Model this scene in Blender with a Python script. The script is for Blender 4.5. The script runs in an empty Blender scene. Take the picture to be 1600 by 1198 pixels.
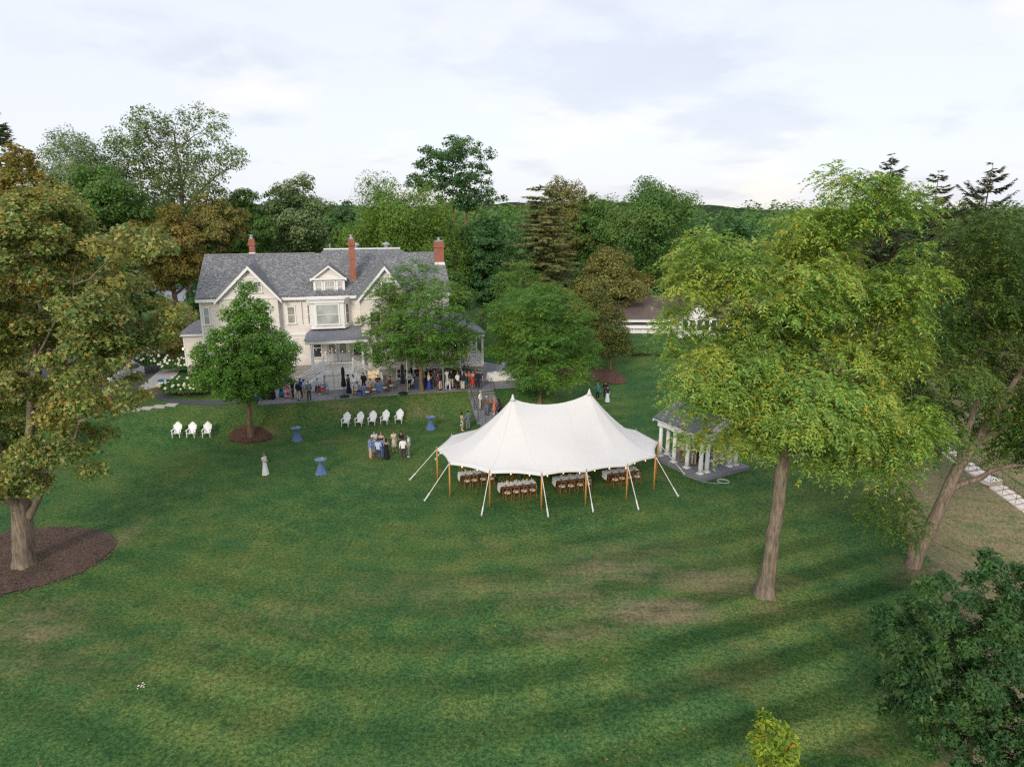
import bpy, bmesh, math, random
import numpy as np
from mathutils import Vector, Matrix

R = math.radians
rnd = random.Random(7)
scene = bpy.context.scene
col = scene.collection

# ------------------------------------------------------------------ camera
CAM_H, PITCH, FPX = 18.5, R(14.4), 1067.0
cam_d = bpy.data.cameras.new('camera')
cam_d.lens = 24.0
cam_d.sensor_width = 36.0
cam_d.clip_start = 0.2
cam_d.clip_end = 12000
cam = bpy.data.objects.new('camera', cam_d)
col.objects.link(cam)
cam.location = (0, 0, CAM_H)
cam.rotation_euler = (R(90) - PITCH, 0, 0)
scene.camera = cam

# ------------------------------------------------------------------ world: pale clouded evening sky
SUN_EL, SUN_AZ = R(27), R(196)          # azimuth of the sun, clockwise from +Y
world = bpy.data.worlds.new('World')
scene.world = world
world.use_nodes = True
wn, wl = world.node_tree.nodes, world.node_tree.links
wn.clear()
w_out = wn.new('ShaderNodeOutputWorld')
sky = wn.new('ShaderNodeTexSky')
sky.sky_type = 'NISHITA'
sky.sun_disc = False
sky.sun_elevation = SUN_EL
sky.sun_rotation = SUN_AZ
sky.air_density = 1.0
sky.dust_density = 1.5
bg_sky = wn.new('ShaderNodeBackground')
bg_sky.inputs[1].default_value = 0.12
wl.new(sky.outputs[0], bg_sky.inputs[0])
tc = wn.new('ShaderNodeTexCoord')
sep = wn.new('ShaderNodeSeparateXYZ')
wl.new(tc.outputs['Generated'], sep.inputs[0])
def wmath(op, a, b=None, clamp=False):
    n = wn.new('ShaderNodeMath'); n.operation = op; n.use_clamp = clamp
    for i, s in enumerate((a, b)):
        if s is None: continue
        if isinstance(s, (int, float)): n.inputs[i].default_value = s
        else: wl.new(s, n.inputs[i])
    return n.outputs[0]
zc = wmath('ADD', wmath('MAXIMUM', sep.outputs[2], 0.0), 0.22)
comb = wn.new('ShaderNodeCombineXYZ')
wl.new(wmath('DIVIDE', sep.outputs[0], zc), comb.inputs[0])
wl.new(wmath('DIVIDE', sep.outputs[1], zc), comb.inputs[1])
comb.inputs[2].default_value = 3.7
def wnoise(scale, detail, rough, off=0.0):
    m = wn.new('ShaderNodeMapping')
    m.inputs['Location'].default_value = (off, off * .7, 0)
    wl.new(comb.outputs[0], m.inputs[0])
    n = wn.new('ShaderNodeTexNoise')
    n.inputs['Scale'].default_value = scale
    n.inputs['Detail'].default_value = detail
    n.inputs['Roughness'].default_value = rough
    n.inputs['Distortion'].default_value = 0.25
    wl.new(m.outputs[0], n.inputs['Vector'])
    return n.outputs[0]
def wramp(v, stops):
    r = wn.new('ShaderNodeValToRGB')
    e = r.color_ramp.elements
    while len(e) < len(stops): e.new(0.5)
    for k, (p, c) in enumerate(stops):
        e[k].position = p; e[k].color = (*c, 1)
    wl.new(v, r.inputs[0])
    return r.outputs[0]
n1 = wnoise(1.0, 8, 0.55, 9.1)
n2 = wnoise(1.5, 8, 0.56, 4.4)
shade = wramp(n2, [(0.40, (.97, .93, .905)), (0.48, (.88, .875, .915)), (0.55, (.77, .785, .87)), (0.66, (.73, .745, .84))])
cover = wramp(n1, [(0.46, (0, 0, 0)), (0.55, (1, 1, 1))])
veil = wn.new('ShaderNodeMixRGB')
veil.inputs[1].default_value = (.862, .885, .965, 1)
wl.new(cover, veil.inputs[0])
wl.new(shade, veil.inputs[2])
bg_cl = wn.new('ShaderNodeBackground')
bg_cl.inputs[1].default_value = 0.71
wl.new(veil.outputs[0], bg_cl.inputs[0])
mixw = wn.new('ShaderNodeMixShader')
mixw.inputs[0].default_value = 0.86
wl.new(bg_sky.outputs[0], mixw.inputs[1])
wl.new(bg_cl.outputs[0], mixw.inputs[2])
wl.new(mixw.outputs[0], w_out.inputs[0])

# ------------------------------------------------------------------ sun (veiled, soft)
sun_d = bpy.data.lights.new('sun', 'SUN')
sun_d.energy = 1.5
sun_d.angle = R(14)
sun_d.color = (1.0, .90, .76)
sun = bpy.data.objects.new('sun', sun_d)
col.objects.link(sun)
sdir = Vector((math.sin(SUN_AZ) * math.cos(SUN_EL), math.cos(SUN_AZ) * math.cos(SUN_EL), math.sin(SUN_EL)))
sun.rotation_euler = sdir.to_track_quat('Z', 'Y').to_euler()
sun.location = (0, 0, 60)

scene.render.engine = 'CYCLES'
scene.view_settings.view_transform = 'Standard'
scene.view_settings.look = 'None'
scene.view_settings.exposure = 0.62
scene.view_settings.gamma = 1.0
scene.view_settings.use_curve_mapping = False
try:
    scene.cycles.use_denoising = False
    scene.cycles.pixel_filter_type = 'BLACKMAN_HARRIS'
    scene.cycles.filter_width = 1.3
    scene.cycles.max_bounces = 6
    scene.cycles.transparent_max_bounces = 6
    scene.cycles.diffuse_bounces = 3
    scene.cycles.glossy_bounces = 2
    scene.cycles.transmission_bounces = 3
except Exception:
    pass

# ------------------------------------------------------------------ measuring: photo directions to points at real depths
CP, SP = math.cos(PITCH), math.sin(PITCH)
def ray(px, py):
    u, v = (px - 800) / FPX, (py - 599) / FPX
    return u, CP - v * SP, -SP - v * CP
def at(px, py, z=0.0):
    u, dy, dz = ray(px, py)
    t = (z - CAM_H) / dz
    return u * t, dy * t
def W(px, py, Y):
    u, dy, dz = ray(px, py)
    t = Y / dy
    return u * t, CAM_H + dz * t
def mpp(Y, z=5.0):
    return (Y * CP + (CAM_H - z) * SP) / FPX

# terrain -----------------------------------------------------------
TE = np.array((-22.03, 56.9)); TD = np.array((.9638, .2664)); TN = np.array((-.2664, .9638))
TZ = 2.0
FOLD = np.array([(30, 95), (24.5, 62), (24.2, 48.5), (23.2, 40.5), (22.2, 33.9), (18.6, 26.4), (13.5, 19.3), (6, 10), (-8, 0)], float)
def sstep(a, b, x):
    t = np.clip((x - a) / (b - a), 0, 1)
    return t * t * (3 - 2 * t)
def fold_dist(x, y):
    x = np.asarray(x, float); y = np.asarray(y, float)
    best = np.full(np.broadcast(x, y).shape, 1e9)
    for a, b in zip(FOLD[:-1], FOLD[1:]):
        d = b - a; L = np.hypot(*d); d = d / L
        s = np.clip((x - a[0]) * d[0] + (y - a[1]) * d[1], 0, L)
        qx, qy = x - a[0] - d[0] * s, y - a[1] - d[1] * s
        dist = np.hypot(qx, qy)
        side = np.sign(d[1] * (x - a[0]) - d[0] * (y - a[1]))     # which side of the fold
        dist = dist * -side
        best = np.where(np.abs(dist) < np.abs(best), dist, best)
    return best
def ground(x, y):
    x = np.asarray(x, float); y = np.asarray(y, float)
    s = (x - TE[0]) * TN[0] + (y - TE[1]) * TN[1]
    u = (x - TE[0]) * TD[0] + (y - TE[1]) * TD[1]
    steep = sstep(-3.3, -0.15, s)
    gentle = sstep(-3.0, 22.0, s)
    leftg = sstep(-5.5, 2.5, s)
    w = sstep(24.5, 31.0, u)
    wl_ = sstep(0.0, -5.0, u)
    hgt = (steep * (1 - w) + gentle * w) * (1 - wl_) + leftg * wl_
    z = 1.93 * hgt
    fd = fold_dist(x, y)
    # beyond the fold the dry bank falls from the upper level towards the near right
    zr = .31 * (np.clip(y - .25 * (x - 30), 24, 50.5) - 44)
    bl = sstep(0, 6.5, fd) * sstep(130, 95, y)
    z = z * (1 - bl) + zr * bl
    z = z + 0.05 * np.sin(x * .23 + 1) * np.sin(y * .19)
    return z
def gz(x, y):
    return float(ground(x, y))
def atg(px, py):
    """point of the ground seen in a photo direction"""
    u, dy, dz = ray(px, py)
    t = 5.0
    while t < 400:
        if CAM_H + dz * t < gz(u * t, dy * t): break
        t += 0.25
    a, b = t - .25, t
    for _ in range(18):
        m = (a + b) / 2
        if CAM_H + dz * m < gz(u * m, dy * m): b = m
        else: a = m
    return u * b, dy * b, gz(u * b, dy * b)

# ------------------------------------------------------------------ object helpers
def tag(o, label=None, cat=None, group=None, kind=None):
    if label: o['label'] = label
    if cat: o['category'] = cat
    if group: o['group'] = group
    if kind: o['kind'] = kind
    return o
def empty(name, loc=(0, 0, 0), rz=0.0, label=None, cat=None, group=None):
    o = bpy.data.objects.new(name, None)
    o.empty_display_size = .2
    o.location = loc
    o.rotation_euler = (0, 0, rz)
    col.objects.link(o)
    return tag(o, label, cat, group)
def link(name, me, parent=None, world_coords=False):
    o = bpy.data.objects.new(name, me)
    col.objects.link(o)
    if parent is not None:
        o.parent = parent
        if world_coords:
            r = parent
            m = Matrix.Identity(4)
            while r is not None:
                m = Matrix.LocRotScale(r.location, r.rotation_euler, r.scale) @ m if r.parent is None else m
                r = r.parent
            if parent.parent is None: o.matrix_parent_inverse = m.inverted()
    return o
def copy_tree(o, parent=None):
    c = o.copy()
    col.objects.link(c)
    c.parent = parent
    for ch in list(o.children):
        copy_tree(ch, c)
    return c

class MB:
    def __init__(s): s.v = []; s.f = []; s.m = []; s.mi = 0
    def add(s, vs, fs):
        b = len(s.v)
        s.v.extend([tuple(map(float, p)) for p in vs])
        for f in fs:
            s.f.append(tuple(b + i for i in f)); s.m.append(s.mi)
        return s
    def box(s, x0, x1, y0, y1, z0, z1):
        v = [(x0, y0, z0), (x1, y0, z0), (x1, y1, z0), (x0, y1, z0), (x0, y0, z1), (x1, y0, z1), (x1, y1, z1), (x0, y1, z1)]
        return s.add(v, [(3, 2, 1, 0), (4, 5, 6, 7), (0, 1, 5, 4), (1, 2, 6, 5), (2, 3, 7, 6), (3, 0, 4, 7)])
    def obox(s, c, size, rz=0.0, rx=0.0, ry=0.0):
        m = Matrix.Translation(c) @ Matrix.Rotation(rz, 4, 'Z') @ Matrix.Rotation(ry, 4, 'Y') @ Matrix.Rotation(rx, 4, 'X')
        a, b, d = size[0] / 2, size[1] / 2, size[2] / 2
        v = [m @ Vector(p) for p in [(-a, -b, -d), (a, -b, -d), (a, b, -d), (-a, b, -d), (-a, -b, d), (a, -b, d), (a, b, d), (-a, b, d)]]
        return s.add(v, [(3, 2, 1, 0), (4, 5, 6, 7), (0, 1, 5, 4), (1, 2, 6, 5), (2, 3, 7, 6), (3, 0, 4, 7)])
    def tube(s, pts, rad, n=8, cap=True, flat=1.0):
        pts = [Vector(p) for p in pts]
        if not hasattr(rad, '__len__'): rad = [rad] * len(pts)
        vs = []; fs = []
        for i, p in enumerate(pts):
            a = pts[max(i - 1, 0)]; b = pts[min(i + 1, len(pts) - 1)]
            d = (b - a)
            if d.length < 1e-9: d = Vector((0, 0, 1))
            d.normalize()
            ref = Vector((0, 0, 1)) if abs(d.z) < .9 else Vector((0, 1, 0))
            e1 = d.cross(ref).normalized(); e2 = e1.cross(d)
            for k in range(n):
                t = 2 * math.pi * k / n
                vs.append(p + e1 * math.cos(t) * rad[i] + e2 * math.sin(t) * rad[i] * flat)
        for i in range(len(pts) - 1):
            for k in range(n):
                k2 = (k + 1) % n
                fs.append((i * n + k, i * n + k2, (i + 1) * n + k2, (i + 1) * n + k))
        if cap:
            fs.append(tuple(range(n - 1, -1, -1)))
            fs.append(tuple((len(pts) - 1) * n + k for k in range(n)))
        return s.add(vs, fs)
    def lathe(s, prof, n=16, c=(0, 0, 0), cap=True, wob=None):
        vs = []; fs = []
        for j, (r, z) in enumerate(prof):
            for k in range(n):
                t = 2 * math.pi * k / n
                rr = r * (wob(t, j) if wob else 1.0)
                vs.append((c[0] + rr * math.cos(t), c[1] + rr * math.sin(t), c[2] + z))
        for j in range(len(prof) - 1):
            for k in range(n):
                k2 = (k + 1) % n
                fs.append((j * n + k, j * n + k2, (j + 1) * n + k2, (j + 1) * n + k))
        if cap:
            fs.append(tuple(range(n - 1, -1, -1)))
            fs.append(tuple((len(prof) - 1) * n + k for k in range(n)))
        return s.add(vs, fs)
    def prism(s, poly, ext):
        n = len(poly); e = Vector(ext)
        a = [Vector(p) for p in poly]; b = [p + e for p in a]
        return s.add(a + b, [tuple(range(n - 1, -1, -1)), tuple(range(n, 2 * n))] + [(i, (i + 1) % n, n + (i + 1) % n, n + i) for i in range(n)])
    def slab(s, quad, th):
        """a quad (4 points, counter-clockwise seen from its front) thickened backwards"""
        q = [Vector(p) for p in quad]
        nrm = (q[1] - q[0]).cross(q[-1] - q[0]).normalized()
        return s.prism(q, -nrm * th)
    def ball(s, c, r, n=8, m=6, sc=(1, 1, 1)):
        vs = [(c[0], c[1], c[2] - r * sc[2])]; fs = []
        for j in range(1, m):
            p = math.pi * j / m - math.pi / 2
            for k in range(n):
                t = 2 * math.pi * k / n
                vs.append((c[0] + r * sc[0] * math.cos(p) * math.cos(t), c[1] + r * sc[1] * math.cos(p) * math.sin(t), c[2] + r * sc[2] * math.sin(p)))
        vs.append((c[0], c[1], c[2] + r * sc[2]))
        for k in range(n): fs.append((0, 1 + (k + 1) % n, 1 + k))
        for j in range(m - 2):
            for k in range(n):
                a = 1 + j * n + k; b = 1 + j * n + (k + 1) % n
                fs.append((a, b, b + n, a + n))
        L = len(vs) - 1
        for k in range(n): fs.append((L, 1 + (m - 2) * n + k, 1 + (m - 2) * n + (k + 1) % n))
        return s.add(vs, fs)
    def mesh(s, name, mats, smooth=False):
        me = bpy.data.meshes.new(name)
        me.from_pydata(s.v, [], s.f)
        mats = mats if isinstance(mats, (list, tuple)) else [mats]
        for m in mats: me.materials.append(m)
        if len(mats) > 1: me.polygons.foreach_set('material_index', s.m)
        if smooth: me.polygons.foreach_set('use_smooth', [True] * len(me.polygons))
        me.update()
        return me
    def build(s, name, mats, parent=None, smooth=False, wc=True):
        return link(name, s.mesh(name, mats, smooth), parent, wc)
def nmesh(name, V, F, mat, smooth=False):
    """numpy fast path: V (n,3), F (m,k)"""
    me = bpy.data.meshes.new(name)
    V = np.asarray(V, np.float32); F = np.asarray(F, np.int32)
    me.vertices.add(len(V)); me.vertices.foreach_set('co', V.ravel())
    k = F.shape[1]
    me.loops.add(F.size); me.loops.foreach_set('vertex_index', F.ravel())
    me.polygons.add(len(F))
    me.polygons.foreach_set('loop_start', np.arange(0, F.size, k, dtype=np.int32))
    if smooth: me.polygons.foreach_set('use_smooth', np.ones(len(F), bool))
    me.materials.append(mat)
    me.update(calc_edges=True)
    return me

# ------------------------------------------------------------------ materials
def newmat(name):
    m = bpy.data.materials.new(name); m.use_nodes = True
    n, l = m.node_tree.nodes, m.node_tree.links
    b = n['Principled BSDF']
    return m, n, l, b
def c4(c): return (c[0], c[1], c[2], 1)
def coords(n, l, scale=(1, 1, 1), kind='Object', rot=(0, 0, 0)):
    t = n.new('ShaderNodeTexCoord'); mp = n.new('ShaderNodeMapping')
    mp.inputs['Scale'].default_value = scale; mp.inputs['Rotation'].default_value = rot
    l.new(t.outputs[kind], mp.inputs[0])
    return mp.outputs[0]
def noise(n, l, vec, scale, detail=3, rough=.55, dist=0.0):
    t = n.new('ShaderNodeTexNoise')
    t.inputs['Scale'].default_value = scale; t.inputs['Detail'].default_value = detail
    t.inputs['Roughness'].default_value = rough; t.inputs['Distortion'].default_value = dist
    if vec is not None: l.new(vec, t.inputs['Vector'])
    return t.outputs[0]
def ramp(n, l, v, stops, interp='LINEAR'):
    r = n.new('ShaderNodeValToRGB'); e = r.color_ramp.elements
    r.color_ramp.interpolation = interp
    while len(e) < len(stops): e.new(.5)
    for k, (p, c) in enumerate(stops):
        e[k].position = p; e[k].color = c4(c) if len(c) == 3 else c
    l.new(v, r.inputs[0])
    return r.outputs[0]
def mixc(n, l, f, a, b, mode='MIX'):
    x = n.new('ShaderNodeMixRGB'); x.blend_type = mode
    for i, s in enumerate((f, a, b)):
        if isinstance(s, (int, float)): x.inputs[i].default_value = s
        elif isinstance(s, tuple): x.inputs[i].default_value = c4(s)
        else: l.new(s, x.inputs[i])
    return x.outputs[0]
def fmath(n, l, op, a, b=None, clamp=False):
    x = n.new('ShaderNodeMath'); x.operation = op; x.use_clamp = clamp
    for i, s in enumerate((a, b)):
        if s is None: continue
        if isinstance(s, (int, float)): x.inputs[i].default_value = s
        else: l.new(s, x.inputs[i])
    return x.outputs[0]
def bump(n, l, b, h, strength=.3, dist=.02):
    x = n.new('ShaderNodeBump'); x.inputs['Strength'].default_value = strength; x.inputs['Distance'].default_value = dist
    l.new(h, x.inputs['Height']); l.new(x.outputs[0], b.inputs['Normal'])
def grad(c, k): return tuple(min(1, max(0, x * k)) for x in c)
_plain = {}
def plain(name, c, rough=.7, var=.18, scale=6.0, metallic=0.0, bmp=0.0, spec=.3):
    key = (name,)
    if key in _plain: return _plain[key]
    m, n, l, b = newmat(name)
    v = coords(n, l)
    f = noise(n, l, v, scale, 4)
    l.new(ramp(n, l, f, [(.3, grad(c, 1 - var)), (.7, grad(c, 1 + var))]), b.inputs['Base Color'])
    b.inputs['Roughness'].default_value = rough; b.inputs['Metallic'].default_value = metallic
    b.inputs['Specular IOR Level'].default_value = spec
    if bmp: bump(n, l, b, noise(n, l, v, scale * 6, 3), bmp, .01)
    _plain[key] = m
    return m
def emit(name, c, s):
    m, n, l, b = newmat(name)
    b.inputs['Base Color'].default_value = c4(c)
    b.inputs['Emission Color'].default_value = c4(c); b.inputs['Emission Strength'].default_value = s
    m.cycles.emission_sampling = 'NONE'
    return m
def leafmat(name, cols, accent=None, patch=None, patch_scale=.35, patch_amt=.55, trans=.4, k_=1.95):
    """leaf colours differ leaf by leaf, with clumps of another tint and single turned leaves"""
    m, n, l, b = newmat(name)
    g = n.new('ShaderNodeNewGeometry')
    ri = g.outputs['Random Per Island']
    cols = [grad(q, k_) for q in cols]
    if patch: patch = grad(patch, k_ * .87)
    k = len(cols)
    c = ramp(n, l, ri, [(i / (k - 1), cols[i]) for i in range(k)])
    v = coords(n, l)
    if patch:
        f = noise(n, l, v, patch_scale, 3, .6)
        fr = ramp(n, l, f, [(.46, (0, 0, 0)), (.62, (patch_amt,) * 3)])
        f2 = fmath(n, l, 'MULTIPLY', fmath(n, l, 'FRACT', fmath(n, l, 'MULTIPLY', ri, 17.31)), 1.0)
        fr2 = fmath(n, l, 'MULTIPLY', fr, fmath(n, l, 'ADD', f2, .4), True)
        c = mixc(n, l, fr2, c, patch)
    if accent:
        r2 = fmath(n, l, 'FRACT', fmath(n, l, 'MULTIPLY', ri, 91.7))
        f = fmath(n, l, 'GREATER_THAN', r2, 1 - accent[1])
        c = mixc(n, l, f, c, accent[0])
    f3 = noise(n, l, v, .9, 2)
    c = mixc(n, l, 1.0, c, ramp(n, l, f3, [(.3, (.68, .72, .74)), (.7, (1.24, 1.2, 1.08))]), 'MULTIPLY')
    l.new(c, b.inputs['Base Color'])
    b.inputs['Roughness'].default_value = .55
    b.inputs['Specular IOR Level'].default_value = .28
    tr = n.new('ShaderNodeBsdfTranslucent')
    l.new(mixc(n, l, 1.0, c, (1.15, 1.1, .55), 'MULTIPLY'), tr.inputs[0])
    mx = n.new('ShaderNodeMixShader'); mx.inputs[0].default_value = trans
    l.new(b.outputs[0], mx.inputs[1]); l.new(tr.outputs[0], mx.inputs[2])
    l.new(mx.outputs[0], n['Material Output'].inputs[0])
    return m
def barkmat(name, c, c2):
    m, n, l, b = newmat(name)
    v = coords(n, l, (1, 1, .16))
    f = noise(n, l, v, 9, 6, .65)
    f2 = noise(n, l, coords(n, l), 1.3, 3)
    cc = ramp(n, l, f, [(.32, c2), (.62, c)])
    cc = mixc(n, l, 1.0, cc, ramp(n, l, f2, [(.3, (.75, .78, .75)), (.7, (1.12, 1.08, 1.05))]), 'MULTIPLY')
    l.new(cc, b.inputs['Base Color']); b.inputs['Roughness'].default_value = .95
    b.inputs['Specular IOR Level'].default_value = .1
    bump(n, l, b, f, .9, .06)
    return m
M = {}
def clapboard(name, c, pitch=.12):
    m, n, l, b = newmat(name)
    t = n.new('ShaderNodeTexCoord'); s = n.new('ShaderNodeSeparateXYZ'); l.new(t.outputs['Object'], s.inputs[0])
    fr = fmath(n, l, 'FRACT', fmath(n, l, 'DIVIDE', s.outputs[2], pitch))
    f = noise(n, l, t.outputs['Object'], 1.1, 4)
    cc = ramp(n, l, f, [(.3, grad(c, .93)), (.7, grad(c, 1.05))])
    l.new(cc, b.inputs['Base Color']); b.inputs['Roughness'].default_value = .65
    bump(n, l, b, fmath(n, l, 'SUBTRACT', 1.0, fr), .8, .02)
    return m
def roofmat(name, cols, sc=3.4, aspect=(1, 1.9, 1.9)):
    """small mottled roof slates, each its own grey"""
    m, n, l, b = newmat(name)
    v = coords(n, l, aspect)
    vo = n.new('ShaderNodeTexVoronoi'); vo.inputs['Scale'].default_value = sc; l.new(v, vo.inputs['Vector'])
    s = n.new('ShaderNodeSeparateXYZ'); l.new(vo.outputs['Color'], s.inputs[0])
    k = len(cols)
    cc = ramp(n, l, s.outputs[0], [(i / (k - 1), cols[i]) for i in range(k)])
    f = noise(n, l, coords(n, l), .35, 4)
    cc = mixc(n, l, 1.0, cc, ramp(n, l, f, [(.3, (.85, .86, .88)), (.7, (1.1, 1.1, 1.08))]), 'MULTIPLY')
    l.new(cc, b.inputs['Base Color']); b.inputs['Roughness'].default_value = .85
    bump(n, l, b, s.outputs[1], .35, .02)
    return m
def brickmat(name):
    m, n, l, b = newmat(name)
    v = coords(n, l, (1, 1, 1), rot=(R(90), 0, 0))
    br = n.new('ShaderNodeTexBrick')
    br.inputs['Scale'].default_value = 1.0
    br.inputs['Brick Width'].default_value = .22; br.inputs['Row Height'].default_value = .075; br.inputs['Mortar Size'].default_value = .008
    br.inputs['Color1'].default_value = c4((.36, .10, .055)); br.inputs['Color2'].default_value = c4((.26, .068, .04)); br.inputs['Mortar'].default_value = c4((.36, .24, .19))
    l.new(v, br.inputs['Vector'])
    f = noise(n, l, coords(n, l), 2.5, 4)
    l.new(mixc(n, l, 1.0, br.outputs[0], ramp(n, l, f, [(.3, (.8, .8, .8)), (.7, (1.15, 1.1, 1.05))]), 'MULTIPLY'), b.inputs['Base Color'])
    b.inputs['Roughness'].default_value = .9
    return m
def stonemat(name, c, sc=1.0):
    m, n, l, b = newmat(name)
    v = coords(n, l, (1, 1, 1), rot=(R(90), 0, 0))
    br = n.new('ShaderNodeTexBrick')
    br.inputs['Brick Width'].default_value = .55 * sc; br.inputs['Row Height'].default_value = .28 * sc; br.inputs['Mortar Size'].default_value = .015; br.inputs['Scale'].default_value = 1
    br.inputs['Color1'].default_value = c4(c); br.inputs['Color2'].default_value = c4(grad(c, .8)); br.inputs['Mortar'].default_value = c4(grad(c, .55))
    l.new(v, br.inputs['Vector'])
    f = noise(n, l, coords(n, l), 5, 5)
    l.new(mixc(n, l, 1.0, br.outputs[0], ramp(n, l, f, [(.3, (.8, .8, .8)), (.7, (1.12, 1.1, 1.08))]), 'MULTIPLY'), b.inputs['Base Color'])
    b.inputs['Roughness'].default_value = .9
    bump(n, l, b, f, .4, .03)
    return m
M['white'] = plain('white_paint', (.82, .815, .805), .5, .03, 2)
M['trim'] = plain('cream_white_trim', (.82, .805, .79), .5, .03, 2)
M['wall'] = clapboard('beige_clapboard', (.80, .745, .685))
M['wall2'] = clapboard('beige_shingle', (.77, .715, .655), .17)
M['whitewall'] = clapboard('white_clapboard', (.78, .77, .76), .14)
M['roof'] = roofmat('mottled_grey_slate', [(.075, .08, .092), (.12, .126, .14), (.175, .18, .192), (.34, .34, .325)], 7.5)
M['porch_roof'] = roofmat('blue_grey_shingle', [(.15, .16, .195), (.19, .20, .235), (.235, .245, .28)], 6.0)
M['roof_brown'] = roofmat('brown_shingle', [(.105, .075, .068), (.15, .108, .096), (.19, .145, .13)], 6.0)
M['roof_dark'] = roofmat('dark_blue_shingle', [(.075, .08, .10), (.11, .115, .14), (.14, .145, .17)], 6.5)
M['brick'] = brickmat('red_brick')
M['stone'] = stonemat('grey_foundation_stone', (.42, .40, .37))
M['glass'] = plain('dark_window_glass', (.05, .055, .06), .06, .5, .6, spec=.7)
M['blind'] = plain('window_with_blind', (.42, .43, .42), .15, .25, 1.2, spec=.6)
M['curtain'] = plain('window_with_curtain', (.36, .33, .28), .15, .35, 2.2, spec=.6)
M['metal'] = plain('grey_metal', (.45, .46, .47), .4, .1, 3, .7)
M['iron'] = plain('black_iron', (.018, .018, .02), .5, .2, 3)
M['black'] = plain('black_fabric', (.012, .013, .017), .9, .3, 3)
M['warm'] = emit('warm_bulb', (1.0, .74, .42), .7)
M['lit'] = emit('lit_window', (.9, .58, .22), .55)
# ------------------------------------------------------------------ ground: one sheet with a bank, a terrace level and a falling slope
def axis(vals):
    out = []
    for a, b, st in vals:
        out.extend(np.arange(a, b, st))
    return np.array(out)
gx = axis([(-4000, -600, 400), (-600, -120, 40), (-120, -44, 4), (-44, 46, .6), (46, 120, 4), (120, 600, 40), (600, 4001, 400)])
gy = axis([(-300, -20, 20), (-20, 8, 2), (8, 72, .6), (72, 120, 2), (120, 400, 20), (400, 7001, 300)])
GX, GY = np.meshgrid(gx, gy)
GZ = ground(GX, GY)
far = np.hypot(GX, GY)
GZ = GZ - 0.0 * far
V = np.stack([GX.ravel(), GY.ravel(), GZ.ravel()], 1)
nx, ny = len(gx), len(gy)
I = np.arange(nx * ny).reshape(ny, nx)
F = np.stack([I[:-1, :-1].ravel(), I[:-1, 1:].ravel(), I[1:, 1:].ravel(), I[1:, :-1].ravel()], 1)

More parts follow.
